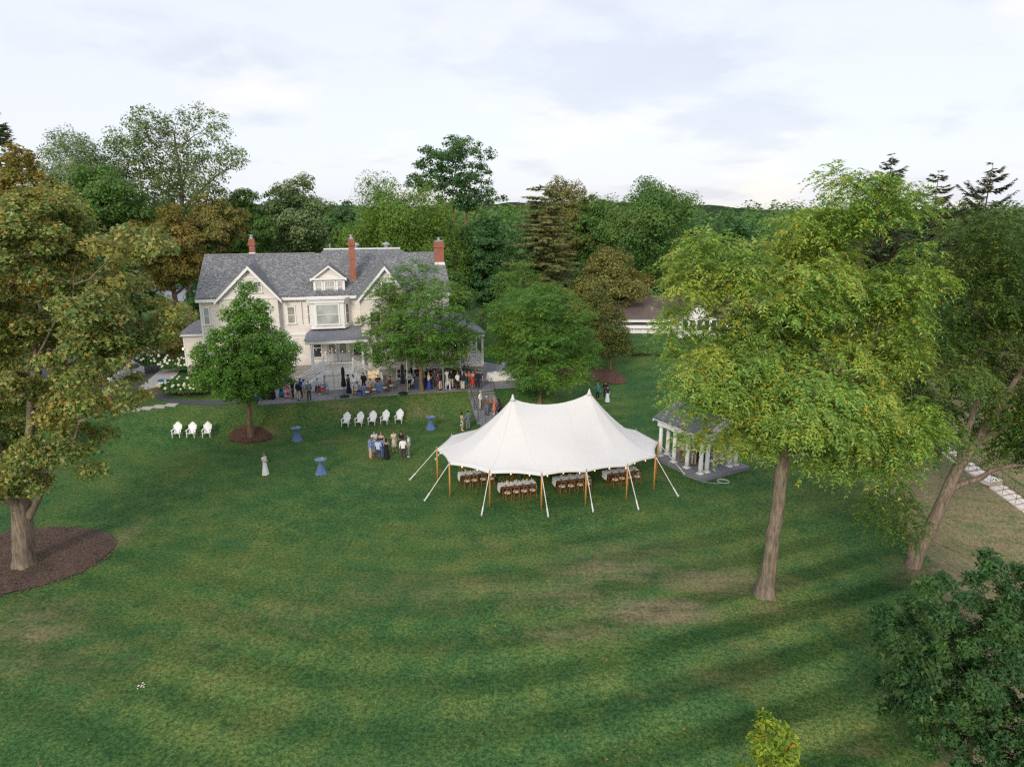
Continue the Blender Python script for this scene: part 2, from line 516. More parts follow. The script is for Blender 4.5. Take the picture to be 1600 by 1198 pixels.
def lawnmat():
    m, n, l, b = newmat('mown_lawn')
    t = n.new('ShaderNodeTexCoord'); P = t.outputs['Object']
    at_ = n.new('ShaderNodeAttribute'); at_.attribute_name = 'dry'
    sp = n.new('ShaderNodeSeparateXYZ'); l.new(P, sp.inputs[0])
    big = noise(n, l, P, .11, 4, .6)
    mid = noise(n, l, P, .6, 5, .62, .4)
    fine = noise(n, l, P, 6.0, 3, .8)
    vfine = noise(n, l, P, 17.0, 2, .8)
    # mowing lanes, slightly curved by a slow noise
    def lanes(ang, width, wob):
        d = fmath(n, l, 'ADD', fmath(n, l, 'MULTIPLY', sp.outputs[0], -math.sin(ang)), fmath(n, l, 'MULTIPLY', sp.outputs[1], math.cos(ang)))
        d = fmath(n, l, 'ADD', d, fmath(n, l, 'MULTIPLY', noise(n, l, P, .045, 2), wob))
        return fmath(n, l, 'SINE', fmath(n, l, 'MULTIPLY', d, 2 * math.pi / width))
    # mowing lanes run in slightly oblique passes either side of the middle of the lawn
    xx_ = fmath(n, l, 'MULTIPLY', fmath(n, l, 'ADD', sp.outputs[0], 4.0), .44)
    hyp = fmath(n, l, 'SQRT', fmath(n, l, 'ADD', fmath(n, l, 'MULTIPLY', xx_, xx_), 9.0))
    dd_ = fmath(n, l, 'SUBTRACT', sp.outputs[1], hyp)
    dd_ = fmath(n, l, 'ADD', dd_, fmath(n, l, 'MULTIPLY', noise(n, l, P, .10, 2), 1.1))
    la = fmath(n, l, 'SINE', fmath(n, l, 'MULTIPLY', dd_, 2 * math.pi / 2.7))
    la = fmath(n, l, 'MAXIMUM', fmath(n, l, 'MINIMUM', fmath(n, l, 'MULTIPLY', la, 1.7), 1.0), -1.0)
    la = fmath(n, l, 'MULTIPLY', la, ramp(n, l, noise(n, l, P, .15, 3), [(.36, (.3, .3, .3)), (.58, (.9, .9, .9))]))
    la = fmath(n, l, 'MULTIPLY', la, ramp(n, l, fmath(n, l, 'ADD', fmath(n, l, 'MULTIPLY', sp.outputs[0], .03), .5), [(.35, (.35, .35, .35)), (.75, (1, 1, 1))]))
    lane = fmath(n, l, 'MULTIPLY', la, ramp(n, l, fmath(n, l, 'MULTIPLY', sp.outputs[1], .02), [(.60, (1, 1, 1)), (.80, (.18, .18, .18))]))
    g = ramp(n, l, fmath(n, l, 'ADD', fmath(n, l, 'MULTIPLY', mid, .45), fmath(n, l, 'MULTIPLY', big, .55)),
             [(.32, (.028, .088, .030)), (.45, (.047, .118, .036)), (.55, (.082, .145, .040)), (.68, (.135, .168, .05))])
    lr = ramp(n, l, fmath(n, l, 'ADD', fmath(n, l, 'MULTIPLY', lane, .5), .5), [(.05, (.50, .60, .56)), (.95, (1.46, 1.31, 1.34))])
    g = mixc(n, l, 1.0, g, lr, 'MULTIPLY')
    g = mixc(n, l, 1.0, g, ramp(n, l, fine, [(.36, (.50, .55, .55)), (.64, (1.50, 1.44, 1.40))]), 'MULTIPLY')
    g = mixc(n, l, 1.0, g, ramp(n, l, vfine, [(.32, (.55, .59, .59)), (.68, (1.46, 1.40, 1.36))]), 'MULTIPLY')
    # dark tufts of coarser grass
    tuft = n.new('ShaderNodeTexVoronoi'); tuft.inputs['Scale'].default_value = .55; l.new(P, tuft.inputs['Vector'])
    tf = ramp(n, l, fmath(n, l, 'ADD', tuft.outputs['Distance'], fmath(n, l, 'MULTIPLY', fine, .25)), [(.20, (1, 1, 1)), (.34, (0, 0, 0))])
    tsel = ramp(n, l, noise(n, l, P, .09, 2), [(.50, (0, 0, 0)), (.60, (.55, .55, .55))])
    g = mixc(n, l, fmath(n, l, 'MULTIPLY', tf, tsel), g, (.014, .048, .018))
    # dried straw
    streak = noise(n, l, coords(n, l, (.5, 2.4, 1), rot=(0, 0, R(28))), .9, 5, .65)
    dd = fmath(n, l, 'ADD', fmath(n, l, 'MULTIPLY', at_.outputs['Fac'], 1.0), fmath(n, l, 'MULTIPLY', fmath(n, l, 'SUBTRACT', fmath(n, l, 'ADD', fmath(n, l, 'MULTIPLY', streak, .6), fmath(n, l, 'MULTIPLY', mid, .4)), .5), fmath(n, l, 'MULTIPLY', fmath(n, l, 'ADD', at_.outputs['Fac'], .12), 3.2)))
    dm = ramp(n, l, dd, [(.20, (0, 0, 0)), (.80, (.85, .85, .85))])
    straw = ramp(n, l, fine, [(.36, (.165, .128, .074)), (.64, (.31, .25, .16))])
    olive = ramp(n, l, fine, [(.36, (.095, .098, .034)), (.64, (.19, .175, .075))])
    straw = mixc(n, l, ramp(n, l, at_.outputs['Fac'], [(.30, (0, 0, 0)), (.58, (1, 1, 1))]), olive, straw)
    straw = mixc(n, l, 1.0, straw, ramp(n, l, vfine, [(.25, (.7, .7, .7)), (.75, (1.3, 1.3, 1.3))]), 'MULTIPLY')
    g = mixc(n, l, dm, g, straw)
    l.new(g, b.inputs['Base Color'])
    b.inputs['Roughness'].default_value = .9; b.inputs['Specular IOR Level'].default_value = .12
    hh = fmath(n, l, 'ADD', fmath(n, l, 'MULTIPLY', fine, .6), fmath(n, l, 'MULTIPLY', vfine, .5))
    bump(n, l, b, hh, .85, .07)
    return m
M['lawn'] = lawnmat()
me = nmesh('ground', V, F, M['lawn'], True)
dry = np.zeros(len(V))
fd = fold_dist(V[:, 0], V[:, 1])
nearm = (np.abs(V[:, 0]) < 60) & (V[:, 1] > 5) & (V[:, 1] < 100)
dry = np.where(nearm, .68 * sstep(.0, 1.0, fd), .1)
def blob(px, py, rx, ry, amt):
    global dry
    x, y, _ = atg(px, py)
    d = ((V[:, 0] - x) / rx) ** 2 + ((V[:, 1] - y) / ry) ** 2
    dry = np.maximum(dry, amt * np.exp(-d * 1.2))
for a in [(1030, 955, 4.6, 1.6, .80), (1120, 905, 6.0, 2.2, .62), (960, 890, 6.0, 2.4, .58), (900, 990, 5.0, 1.6, .5), (880, 930, 5.0, 2.6, .5), (700, 920, 12, 3.6, .40), (420, 960, 9, 3, .36), (150, 1030, 8, 3, .36), (1000, 860, 9, 2.6, .42), (60, 960, 4, 3, .5), (1150, 1060, 5, 1.5, .38), (560, 655, 9, 1.4, .3), (1195, 950, 1.6, .9, .55), (60, 985, 4.0, 2.0, .55), (190, 840, 1.6, 3.5, .5), (20, 1040, 3, 1.5, .45),
          (880, 880, 4, 1.6, .42), (620, 930, 5, 2, .36), (760, 850, 4, 2, .34), (520, 690, 2.5, .9, .45), (430, 678, 1.8, .6, .6), (560, 640, 8, 1.2, .45), (660, 645, 4, 1.2, .5),
          (930, 760, 3, 1.4, .3), (1440, 900, 2.4, 2.4, .65), (1180, 1010, 3, 1, .42), (1040, 1080, 3, 1, .35), (350, 1000, 4, 1.5, .34), (120, 1090, 3, 1, .36), (470, 985, 4, 1.2, .34),
          (700, 1010, 3, 1, .34), (1340, 1170, 1.5, 1, .45), (820, 940, 3.5, 1.0, .44), (915, 930, 2.5, .9, .46), (300, 905, 2.5, 1.2, .34), (430, 745, 3, .8, .3), (980, 640, 3, 1.2, .3)]:
    blob(*a)
att = me.attributes.new('dry', 'FLOAT', 'POINT')
att.data.foreach_set('value', dry.astype(np.float32))
g_obj = link('ground', me); tag(g_obj, kind='structure')

def sheet_on_ground(name, poly, mat, lift=.02, step=.5, kind='structure'):
    """a thin sheet that follows the ground inside a closed outline (x, y)"""
    bm = bmesh.new()
    vs = [bm.verts.new((x, y, 0)) for x, y in poly]
    f = bm.faces.new(vs)
    xs = [p[0] for p in poly]; ys = [p[1] for p in poly]
    for k in np.arange(math.floor(min(xs)), max(xs), step):
        bmesh.ops.bisect_plane(bm, geom=bm.verts[:] + bm.edges[:] + bm.faces[:], plane_co=(k, 0, 0), plane_no=(1, 0, 0))
    for k in np.arange(math.floor(min(ys)), max(ys), step):
        bmesh.ops.bisect_plane(bm, geom=bm.verts[:] + bm.edges[:] + bm.faces[:], plane_co=(0, k, 0), plane_no=(0, 1, 0))
    for v in bm.verts: v.co.z = gz(v.co.x, v.co.y) + lift
    bmesh.ops.recalc_face_normals(bm, faces=bm.faces)
    if sum(f.normal.z for f in bm.faces) < 0: bmesh.ops.reverse_faces(bm, faces=bm.faces)
    me = bpy.data.meshes.new(name); bm.to_mesh(me); bm.free()
    me.materials.append(mat)
    return tag(link(name, me), kind=kind)
def mulch_bed(cx, cy, rx, ry, mat, chips, rot=0, seed=1, wob=.03, h=.16):
    poly = ring(cx, cy, rx, ry, 64, wob, rot, seed)
    o = sheet_on_ground('mulch_bed', poly, mat, .02, .4)
    r_ = random.Random(seed)
    def nr(x, y):
        dx, dy = x - cx, y - cy; c, s_ = math.cos(-rot), math.sin(-rot)
        return ((dx * c - dy * s_) / rx) ** 2 + ((dx * s_ + dy * c) / ry) ** 2
    for v in o.data.vertices:
        v.co.z += h * max(0, 1 - nr(v.co.x, v.co.y)) ** .7 + r_.uniform(0, .025)
    cb_ = MB()
    for _ in range(chips):
        t, q = r_.uniform(0, 6.28), math.sqrt(r_.uniform(0, 1.06))
        x, y = q * rx * math.cos(t), q * ry * math.sin(t)
        x, y = cx + x * math.cos(rot) - y * math.sin(rot), cy + x * math.sin(rot) + y * math.cos(rot)
        z = gz(x, y) + .03 + h * max(0, 1 - nr(x, y)) ** .7
        a = r_.uniform(0, 3.14); L = r_.uniform(.04, .11); w = L * r_.uniform(.25, .5)
        ca, sa = math.cos(a), math.sin(a); tz = r_.uniform(-.03, .03)
        cb_.add([(x - ca * L - sa * w, y - sa * L + ca * w, z - tz), (x + ca * L - sa * w, y + sa * L + ca * w, z + tz + .02), (x + ca * L + sa * w, y + sa * L - ca * w, z + tz), (x - ca * L + sa * w, y - sa * L - ca * w, z - tz + .02)], [(0, 1, 2, 3)])
    c = cb_.build('wood_chips', M['chip'], o); c['kind'] = 'stuff'
    return o
def ring(cx, cy, rx, ry, n=36, wob=.04, rot=0, seed=1):
    r_ = random.Random(seed); ph = [r_.uniform(0, 6.28) for _ in range(3)]
    out = []
    for k in range(n):
        t = 2 * math.pi * k / n
        w = 1 + r_.uniform(-.5, .5) * .03 + wob * (math.sin(2 * t + ph[0]) + .6 * math.sin(3 * t + ph[1]) + .4 * math.sin(5 * t + ph[2]))
        x, y = rx * w * math.cos(t), ry * w * math.sin(t)
        out.append((cx + x * math.cos(rot) - y * math.sin(rot), cy + x * math.sin(rot) + y * math.cos(rot)))
    return out
def mulchmat(name, c):
    m, n, l, b = newmat(name)
    P = coords(n, l)
    f = noise(n, l, P, 9, 6, .75); f2 = noise(n, l, P, .7, 4)
    cc = ramp(n, l, f, [(.3, grad(c, .45)), (.55, c), (.75, grad(c, 1.7))])
    cc = mixc(n, l, 1.0, cc, ramp(n, l, f2, [(.3, (.75, .75, .76)), (.7, (1.2, 1.17, 1.15))]), 'MULTIPLY')
    l.new(cc, b.inputs['Base Color']); b.inputs['Roughness'].default_value = .95
    bump(n, l, b, f, 1.0, .06)
    return m
M['mulch'] = mulchmat('brown_mulch', (.105, .068, .05))
M['mulch_red'] = mulchmat('red_brown_mulch', (.125, .058, .038))
M['asphalt'] = plain('dark_asphalt', (.075, .08, .095), .9, .15, 8, bmp=.3)
M['lot'] = plain('pale_asphalt', (.26, .28, .32), .9, .12, .5, bmp=.2)
M['concrete'] = plain('pale_concrete', (.42, .41, .40), .85, .12, 3, bmp=.2)
M['bluestone'] = stonemat('bluestone_paving', (.235, .245, .27), 1.6)
M['chip'] = mulchmat('bark_chips', (.15, .10, .075))
mulch_bed(-27.6, 33.4, 5.4, 3.9, M['mulch'], 3600, R(8), 1)
mulch_bed(-21.65, 53.75, 1.75, 1.15, M['mulch_red'], 300, 0, 2)
mulch_bed(*at(957, 583, 1.2), 1.5, 1.7, M['mulch_red'], 200, 0, 3, .04)
mulch_bed(*at(915, 572, 1.6), 3.6, 2.6, M['mulch_red'], 300, 0, 4, .08)
mulch_bed(*at(1203, 705, 0), 1.1, .9, M['mulch_red'], 150, 0, 5, .08)
x_, y_ = at(285, 612, 1.9)
mulch_bed(x_, y_ + .6, 3.4, 1.5, M['mulch_red'], 300, R(-6), 6, .08)
def gp(px, py, z=1.9): return at(px, py, z)
sheet_on_ground('driveway', [(-70, 63.5), gp(120, 609), gp(195, 610), gp(240, 606), gp(275, 588), gp(262, 560), gp(255, 530), (-41, 86), (-50, 92), (-70, 92)], M['asphalt'], .02, 2)
sheet_on_ground('footpath', [gp(236, 612), gp(243, 622), gp(262, 629), gp(300, 632), gp(345, 632), gp(385, 628), gp(385, 622), gp(340, 626), gp(300, 626), gp(268, 622), gp(252, 614), gp(246, 606)], M['asphalt'], .03, .5)
sheet_on_ground('pavement', [gp(213, 610), gp(244, 610), gp(275, 588), gp(283, 578), gp(256, 574)], M['concrete'], .045, 1)
sheet_on_ground('parking_lot', [at(60, 470, 2), at(330, 470, 2), at(330, 440, 2), at(60, 440, 2)], M['lot'], .03, 8)
path = empty('stone_path', (*gp(230, 636), 0)); tag(path, kind='structure')
for k, (px, py) in enumerate([(193, 642), (211, 640), (230, 637.5), (250, 635), (268, 632.5)]):
    x, y, z = atg(px, py)
    rr = random.Random(k)
    pl = [(x + dx * .52 + rr.uniform(-.05, .05), y + dy * .36 + rr.uniform(-.05, .05), z - .05) for dx, dy in [(-1, -1), (1, -1), (1, 1), (-1, 1)]]
    MB().prism(pl, (0, 0, .1)).build('stone', M['concrete'], path)

# ------------------------------------------------------------------ far hills
def hillmat():
    m, n, l, b = newmat('wooded_hill')
    P = coords(n, l)
    f = noise(n, l, P, .05, 5, .7)
    l.new(ramp(n, l, f, [(.3, (.018, .035, .02)), (.55, (.04, .062, .03)), (.75, (.075, .08, .035))]), b.inputs['Base Color'])
    b.inputs['Roughness'].default_value = 1; b.inputs['Specular IOR Level'].default_value = 0
    return m
M['hill'] = hillmat()
rngh = np.random.default_rng(4)
hx = np.linspace(-2200, 2200, 320); hy = np.linspace(700, 1400, 30)
HX, HY = np.meshgrid(hx, hy)
prof = 9 + 9 * np.sin(HX / 420 + 2.2) + 5 * np.sin(HX / 170 + .7) + 4 * np.sin(HX / 90)
HZ = np.maximum(0, prof * .8 + 9) * np.exp(-((HY - 1050) / 200) ** 2) - 3
HZ = HZ + rngh.uniform(0, 6, HZ.shape)
Vh = np.stack([HX.ravel(), HY.ravel(), HZ.ravel()], 1)
Ih = np.arange(HX.size).reshape(HX.shape)
Fh = np.stack([Ih[:-1, :-1].ravel(), Ih[:-1, 1:].ravel(), Ih[1:, 1:].ravel(), Ih[1:, :-1].ravel()], 1)
tag(link('hill', nmesh('hill', Vh, Fh, M['hill'])), kind='structure')
# ------------------------------------------------------------------ trees
def nrm(a): return a / np.maximum(np.linalg.norm(a, axis=1, keepdims=True), 1e-9)
UP = np.array((0, 0, 1.0))
def diamonds(P, A, B, ln, wd):
    """leaf faces: P base, A unit axis, B unit side, lengths and widths"""
    ln = ln[:, None]; wd = wd[:, None]
    v = np.stack([P + A * ln * .12 + B * wd * .52, P + A * ln, P + A * ln * .28 - B * wd * .52], 1)
    return v.reshape(-1, 3)
def simple_leaves(P, N, size, aspect, rng, droop=.35):
    n = len(P)
    A = rng.normal(size=(n, 3)); A[:, 2] -= droop
    A -= N * (A * N).sum(1)[:, None]; A = nrm(A)
    B = np.cross(N, A)
    s = size * rng.uniform(.45, 1.55, n)
    return diamonds(P - A * s[:, None] * .5, A, B, s, s * aspect * rng.uniform(.8, 1.2, n))
def pinnate(P, D, L, pairs, rng, O, width=.30, droop=.5, llen=.36):
    """compound leaves: drooping stalk with leaflets on both sides"""
    n = len(P); out = []
    D = nrm(D)
    L = L * rng.uniform(.55, 1.4, n)
    side = np.cross(D, UP) + rng.normal(size=(n, 3)) * .25
    side = nrm(side - D * (side * D).sum(1)[:, None])
    for t in np.linspace(.18, 1.0, pairs):
        Q = P + D * (L * t)[:, None]
        Q = Q + np.array((0, 0, -1.0)) * (droop * L * t * t)[:, None]
        for sg in (-1, 1):
            A = side * sg * .85 + D * .55 + np.array((0, 0, -.35 - .35 * t)) + rng.normal(size=(n, 3)) * .18
            A = nrm(A)
            N = nrm(np.array((0, 0, .7)) + O * .7 + rng.normal(size=(n, 3)) * .4)
            B = nrm(np.cross(N, A))
            ll = L * llen * (1 - .35 * abs(t - .5)) * rng.uniform(.8, 1.2, n)
            out.append(diamonds(Q, A, B, ll, ll * width))
    return np.concatenate(out)
def faces4(V): return np.arange(len(V)).reshape(-1, 3)

def in_blobs(p, E):
    d = ((p[:, None, :] - E[None, :, :3]) / E[None, :, 3:]) ** 2
    return d.sum(2).min(1)
def clump_centres(E, n, rng, lo=.55):
    """spots spread over the outer part of a union of ellipsoids"""
    area = (E[:, 3] * E[:, 4] + E[:, 3] * E[:, 5] + E[:, 4] * E[:, 5])
    cand = []
    m = n * 14
    idx = rng.choice(len(E), m, p=area / area.sum())
    d = nrm(rng.normal(size=(m, 3)))
    r = rng.uniform(lo ** 2.2, 1, m) ** (1 / 2.2)
    p = E[idx, :3] + d * r[:, None] * E[idx, 3:]
    ok = in_blobs(p, E) > (lo * .9) ** 2
    p = p[ok]
    # greedy far-point choice keeps the clumps apart
    keep = [0]; dist = np.linalg.norm(p - p[0], axis=1)
    for _ in range(min(n, len(p)) - 1):
        j = int(np.argmax(dist * rng.uniform(.55, 1, len(p))))
        keep.append(j); dist = np.minimum(dist, np.linalg.norm(p - p[j], axis=1))
    return p[keep]

class Tubes:
    def __init__(s): s.V = []; s.F = []; s.n = 0
    def add(s, pts, rad, k=6, flare=None):
        pts = np.asarray(pts, float); rad = np.asarray(rad, float)
        T = np.gradient(pts, axis=0); T = nrm(T)
        ref = np.where(np.abs(T[:, 2:3]) < .92, UP[None], np.array((1.0, 0, 0))[None])
        e1 = nrm(np.cross(T, ref)); e2 = np.cross(e1, T)
        for i in range(1, len(pts)):                 # keep the rings from twisting
            e1[i] = e1[i - 1] - T[i] * (e1[i - 1] @ T[i]); e1[i] /= np.linalg.norm(e1[i]); e2[i] = np.cross(e1[i], T[i])
        t = np.linspace(0, 2 * np.pi, k, endpoint=False)
        rr = rad[:, None] * np.ones((1, k))
        if flare is not None: rr = rr * flare(t[None, :], np.arange(len(pts))[:, None])
        v = pts[:, None] + e1[:, None] * (np.cos(t)[None] * rr)[..., None] + e2[:, None] * (np.sin(t)[None] * rr)[..., None]
        I = np.arange(len(pts) * k).reshape(len(pts), k) + s.n
        J = np.roll(I, -1, 1)
        s.F.append(np.stack([I[:-1].ravel(), J[:-1].ravel(), J[1:].ravel(), I[1:].ravel()], 1))
        s.V.append(v.reshape(-1, 3)); s.n += len(pts) * k
    def mesh(s, name, mat): return nmesh(name, np.concatenate(s.V), np.concatenate(s.F), mat, True)
def curve(a, b, bend, n, rng, wig=.05):
    a = np.asarray(a, float); b = np.asarray(b, float)
    c = (a + b) / 2 + bend
    t = np.linspace(0, 1, n)[:, None]
    p = (1 - t) ** 2 * a + 2 * t * (1 - t) * c + t * t * b
    L = np.linalg.norm(b - a)
    w = rng.normal(size=(n, 3)) * wig * L; w[0] = 0; w[-1] = 0
    return p + w * np.sin(np.linspace(0, np.pi, n))[:, None]

def make_tree(name, base, E, mat, bark, *, seed, clumps, rc, per, leaf, aspect=.6, mode='simple', trunk_r=.3, trunk_top=None, stems=None,
              limbs=9, lo=.55, oblate=.62, droop=.35, pairs=6, label='', group=None, fork=.45, lean=(0, 0), flare=1.5, twigs=True, zlow=None, holes=0, hole_r=1.3, shrink=.28):
    rng = np.random.default_rng(seed)
    base = np.asarray(base, float)
    E = np.asarray(E, float)
    E[:, 3:] = np.maximum(E[:, 3:] - shrink * rc, .5 * E[:, 3:])     # clumps reach past their centres
    C = clump_centres(E, clumps, rng, lo)
    for _ in range(holes):                       # gaps where a bough is missing
        h = C[rng.integers(len(C))]
        C = C[np.linalg.norm(C - h, axis=1) > hole_r * rng.uniform(.6, 1.2)]
    root = empty(name, base, 0, label, 'tree', group)
    T = Tubes()
    # stems
    top = E[np.argmax(E[:, 2])]
    ctr = (E[:, :3] * E[:, 3:4]).sum(0) / E[:, 3].sum()
    if stems is None:
        tz = trunk_top if trunk_top else ctr[2] + .55 * (E[:, 2] + E[:, 5] - ctr[2]).max()
        stems = [[(0, 0, 0), (ctr[0] * .9 + lean[0], ctr[1] * .9 + lean[1], tz), trunk_r]]
    nodes = []; nrad = []
    for st_ in stems:
        a, b, r = st_[:3]
        endf = st_[3] if len(st_) > 3 else .14
        n = 14
        p = curve(a, b, rng.normal(size=3) * (.012 * np.linalg.norm(np.subtract(b, a))), n, rng, .004)
        rad = r * (1 - np.linspace(0, 1, n) * (1 - endf)) ** .9
        if a[2] <= 0.01: rad[0] *= flare; rad[1] *= 1 + (flare - 1) * .22; p[0, 2] -= .25
        T.add(p, rad, 12, (lambda t, i: 1 + (.16 * np.sin(t * 5 + 1) + .06 * np.sin(t * 3)) * np.where(i == 0, 1.4, np.where(i < 3, .7, .3))) if flare > 1.2 else None)
        nodes.append(p); nrad.append(rad)
    SN = np.concatenate(nodes); SR = np.concatenate(nrad)
    # main limbs
    if limbs:
        d0 = np.linalg.norm(C - C.mean(0), axis=1)
        keep = [int(np.argmax(d0))]; dd = np.linalg.norm(C - C[keep[0]], axis=1)
        for _ in range(limbs - 1):
            j = int(np.argmax(dd)); keep.append(j); dd = np.minimum(dd, np.linalg.norm(C - C[j], axis=1))
        LN = [SN]; LR = [SR]
        zl = zlow if zlow is not None else max(.8 * (E[:, 2] - E[:, 5]).min(), .3 * C[:, 2].max())
        zmin = fork * (C[:, 2].max())
        for j in keep:
            tgt = C[j]
            # attach on a stem lower than the target
            hd = np.linalg.norm((SN - tgt)[:, :2], axis=1)
            want = np.clip(tgt[2] - .75 * hd, zmin * .55, None)
            cost = np.abs(SN[:, 2] - want) + .35 * hd + np.where(SN[:, 2] < zl, 30, 0)
            i = int(np.argmin(cost))
            L = np.linalg.norm(tgt - SN[i])
            p = curve(SN[i], SN[i] + (tgt - SN[i]) * .92, np.array((0, 0, .10 * L)) + rng.normal(size=3) * .05 * L, 9, rng, .02)
            r0 = min(SR[i] * .62, .05 + .028 * L)
            rad = r0 * (1 - np.linspace(0, 1, 9) * .85)
            T.add(p, rad, 7)
            LN.append(p[3:]); LR.append(rad[3:])
        LN = np.concatenate(LN); LR = np.concatenate(LR)
    else:
        LN, LR = SN, SR
    if twigs:
        for tgt in C:
            dv = LN - tgt
            cost = np.linalg.norm(dv, axis=1) + np.where(dv[:, 2] > 0, 1.2 * dv[:, 2], 0) + (np.where(LN[:, 2] < zl, 6, 0) if limbs else 0)
            i = int(np.argmin(cost))
            L = np.linalg.norm(dv[i])
            if L < .3: continue
            p = curve(LN[i], tgt, np.array((0, 0, .08 * L)) + rng.normal(size=3) * .08 * L, 5, rng, .03)
            r0 = min(LR[i] * .6, .018 + .014 * L)
            T.add(p, r0 * (1 - np.linspace(0, 1, 5) * .8), 4)
    link('trunk', T.mesh('trunk', bark), root)
    # foliage
    n = len(C)
    scale = rng.uniform(.65, 1.3, n)
    cnt = np.maximum(4, (per * scale ** 2)).astype(int)
    idx = np.repeat(np.arange(n), cnt)
    d = nrm(rng.normal(size=(len(idx), 3)) + np.array((0, 0, .25)))
    out = nrm(C - ctr)[idx]
    r = rng.uniform(0, 1, len(idx)) ** .55
    off = d * (r * rc * scale[idx])[:, None]
    off[:, 2] *= oblate
    # droop of the clump's rim
    off[:, 2] -= .25 * rc * (off[:, 0] ** 2 + off[:, 1] ** 2) / rc ** 2
    P = C[idx] + off + out * .1 * rc
    if mode == 'simple':
        N = nrm(d * .5 + out * .55 + np.array((0, 0, .5)) + rng.normal(size=(len(idx), 3)) * .5)
        Vv = simple_leaves(P, N, leaf, aspect, rng, droop)
    else:
        # rosettes: compound leaves spring from the shoots of a clump and arch outwards
        P = C[idx] + off * .72 + out * .1 * rc
        D = d * .95 + out * .3 + rng.normal(size=(len(idx), 3)) * .3
        D[:, 2] = D[:, 2] * .45 + .22
        Vv = pinnate(P, D, leaf, pairs, rng, out, aspect, droop)
    c = link('crown', nmesh('crown', Vv, faces4(Vv), mat), root)
    c['kind'] = 'stuff'
    return root

def blobs_px(blobs, Y, base, seed=0, depth=1.0, jitter=.5):
    """outline lobes seen in the photograph, given their own distance and depth"""
    r_ = random.Random(seed); out = []
    for k, b in enumerate(blobs):
        px, py, rx, ry = b[:4]
        dy = b[4] if len(b) > 4 else 0.0
        x, z = W(px, py, Y + dy)
        s = mpp(Y + dy, z)
        ddy = dy + (r_.uniform(-1, 1) * jitter * rx * s if len(b) < 5 else 0)
        out.append((x - base[0], ddy, z - base[2], rx * s, max(rx * s * depth, .8), ry * s * 1.02))
    return out

BARK = barkmat('grey_brown_bark', (.235, .185, .145), (.085, .066, .052))
BARK2 = barkmat('furrowed_pale_bark', (.29, .235, .185), (.12, .09, .07))
BARK3 = barkmat('dark_bark', (.13, .10, .08), (.045, .036, .03))
BARK4 = barkmat('tan_bark', (.27, .18, .115), (.13, .085, .055))
L_walnut = leafmat('walnut_leaves', [(.040, .088, .018), (.068, .126, .026), (.105, .164, .038), (.15, .20, .055)], ((.62, .42, .03), .055), (.165, .18, .036), .22, .6, .42, 3.0)
L_walnut2 = leafmat('walnut_leaves_deep', [(.026, .068, .016), (.046, .098, .022), (.078, .13, .03)], ((.45, .33, .04), .03), (.12, .14, .03), .22, .45, .36, 1.9)
L_maple = leafmat('turning_maple_leaves', [(.032, .066, .020), (.062, .094, .026), (.105, .125, .04), (.17, .165, .07)], ((.52, .27, .06), .065), (.20, .15, .045), .26, .38, .4, 2.9)
L_maple2 = leafmat('orange_maple_leaves', [(.055, .075, .02), (.10, .10, .026), (.16, .125, .032)], ((.34, .17, .035), .08), (.19, .125, .035), .2, .45, .38, 2.5)
L_young = leafmat('young_maple_leaves', [(.035, .088, .014), (.062, .135, .020), (.095, .18, .03)], ((.30, .36, .24), .06), None, .4, .5, .38, 2.35)
L_locust = leafmat('locust_leaves', [(.026, .070, .014), (.045, .105, .02), (.078, .145, .027)], ((.30, .24, .04), .012), (.12, .16, .02), .25, .4, .42, 2.6)
L_dark = leafmat('deep_green_leaves', [(.010, .036, .012), (.020, .058, .018), (.036, .082, .024)], ((.16, .20, .05), .02), (.06, .10, .02), .5, .4, .25)
L_bright = leafmat('bright_green_leaves', [(.10, .15, .012), (.17, .23, .02), (.27, .32, .04)], ((.40, .20, .05), .03), (.06, .13, .02), .8, .7, .4, 1.75)
L_far1 = leafmat('far_green_leaves', [(.022, .055, .014), (.038, .082, .02), (.06, .11, .026)], None, (.085, .115, .03), .13, .5, .4, 2.9)
L_far2 = leafmat('grey_green_leaves', [(.05, .078, .034), (.085, .118, .055), (.14, .17, .09)], None, (.05, .085, .025), .13, .5, .4, 2.6)
L_far3 = leafmat('dark_far_leaves', [(.010, .030, .011), (.020, .048, .017), (.034, .066, .022)], None, (.03, .06, .018), .13, .4, .4, 4.0)
L_far4 = leafmat('tan_green_leaves', [(.045, .06, .018), (.08, .088, .026), (.12, .115, .036)], ((.22, .11, .035), .08), (.16, .11, .035), .15, .5, .38, 2.8)
L_linden = leafmat('linden_leaves', [(.036, .076, .014), (.062, .112, .018), (.098, .152, .026)], None, (.12, .165, .03), .15, .5, .4, 2.4)
L_pine = leafmat('brown_green_needles', [(.034, .046, .02), (.060, .070, .03), (.095, .095, .04)], None, (.10, .10, .04), .3, .4, .3, 3.6)
L_spruce = leafmat('spruce_needles', [(.014, .026, .013), (.026, .038, .018), (.045, .048, .022)], None, (.075, .06, .03), .3, .5, .3, 2.8)
L_yew = leafmat('hawthorn_leaves', [(.028, .05, .012), (.05, .075, .018), (.085, .10, .026)], ((.22, .12, .03), .05), (.14, .11, .03), .5, .6, .25)

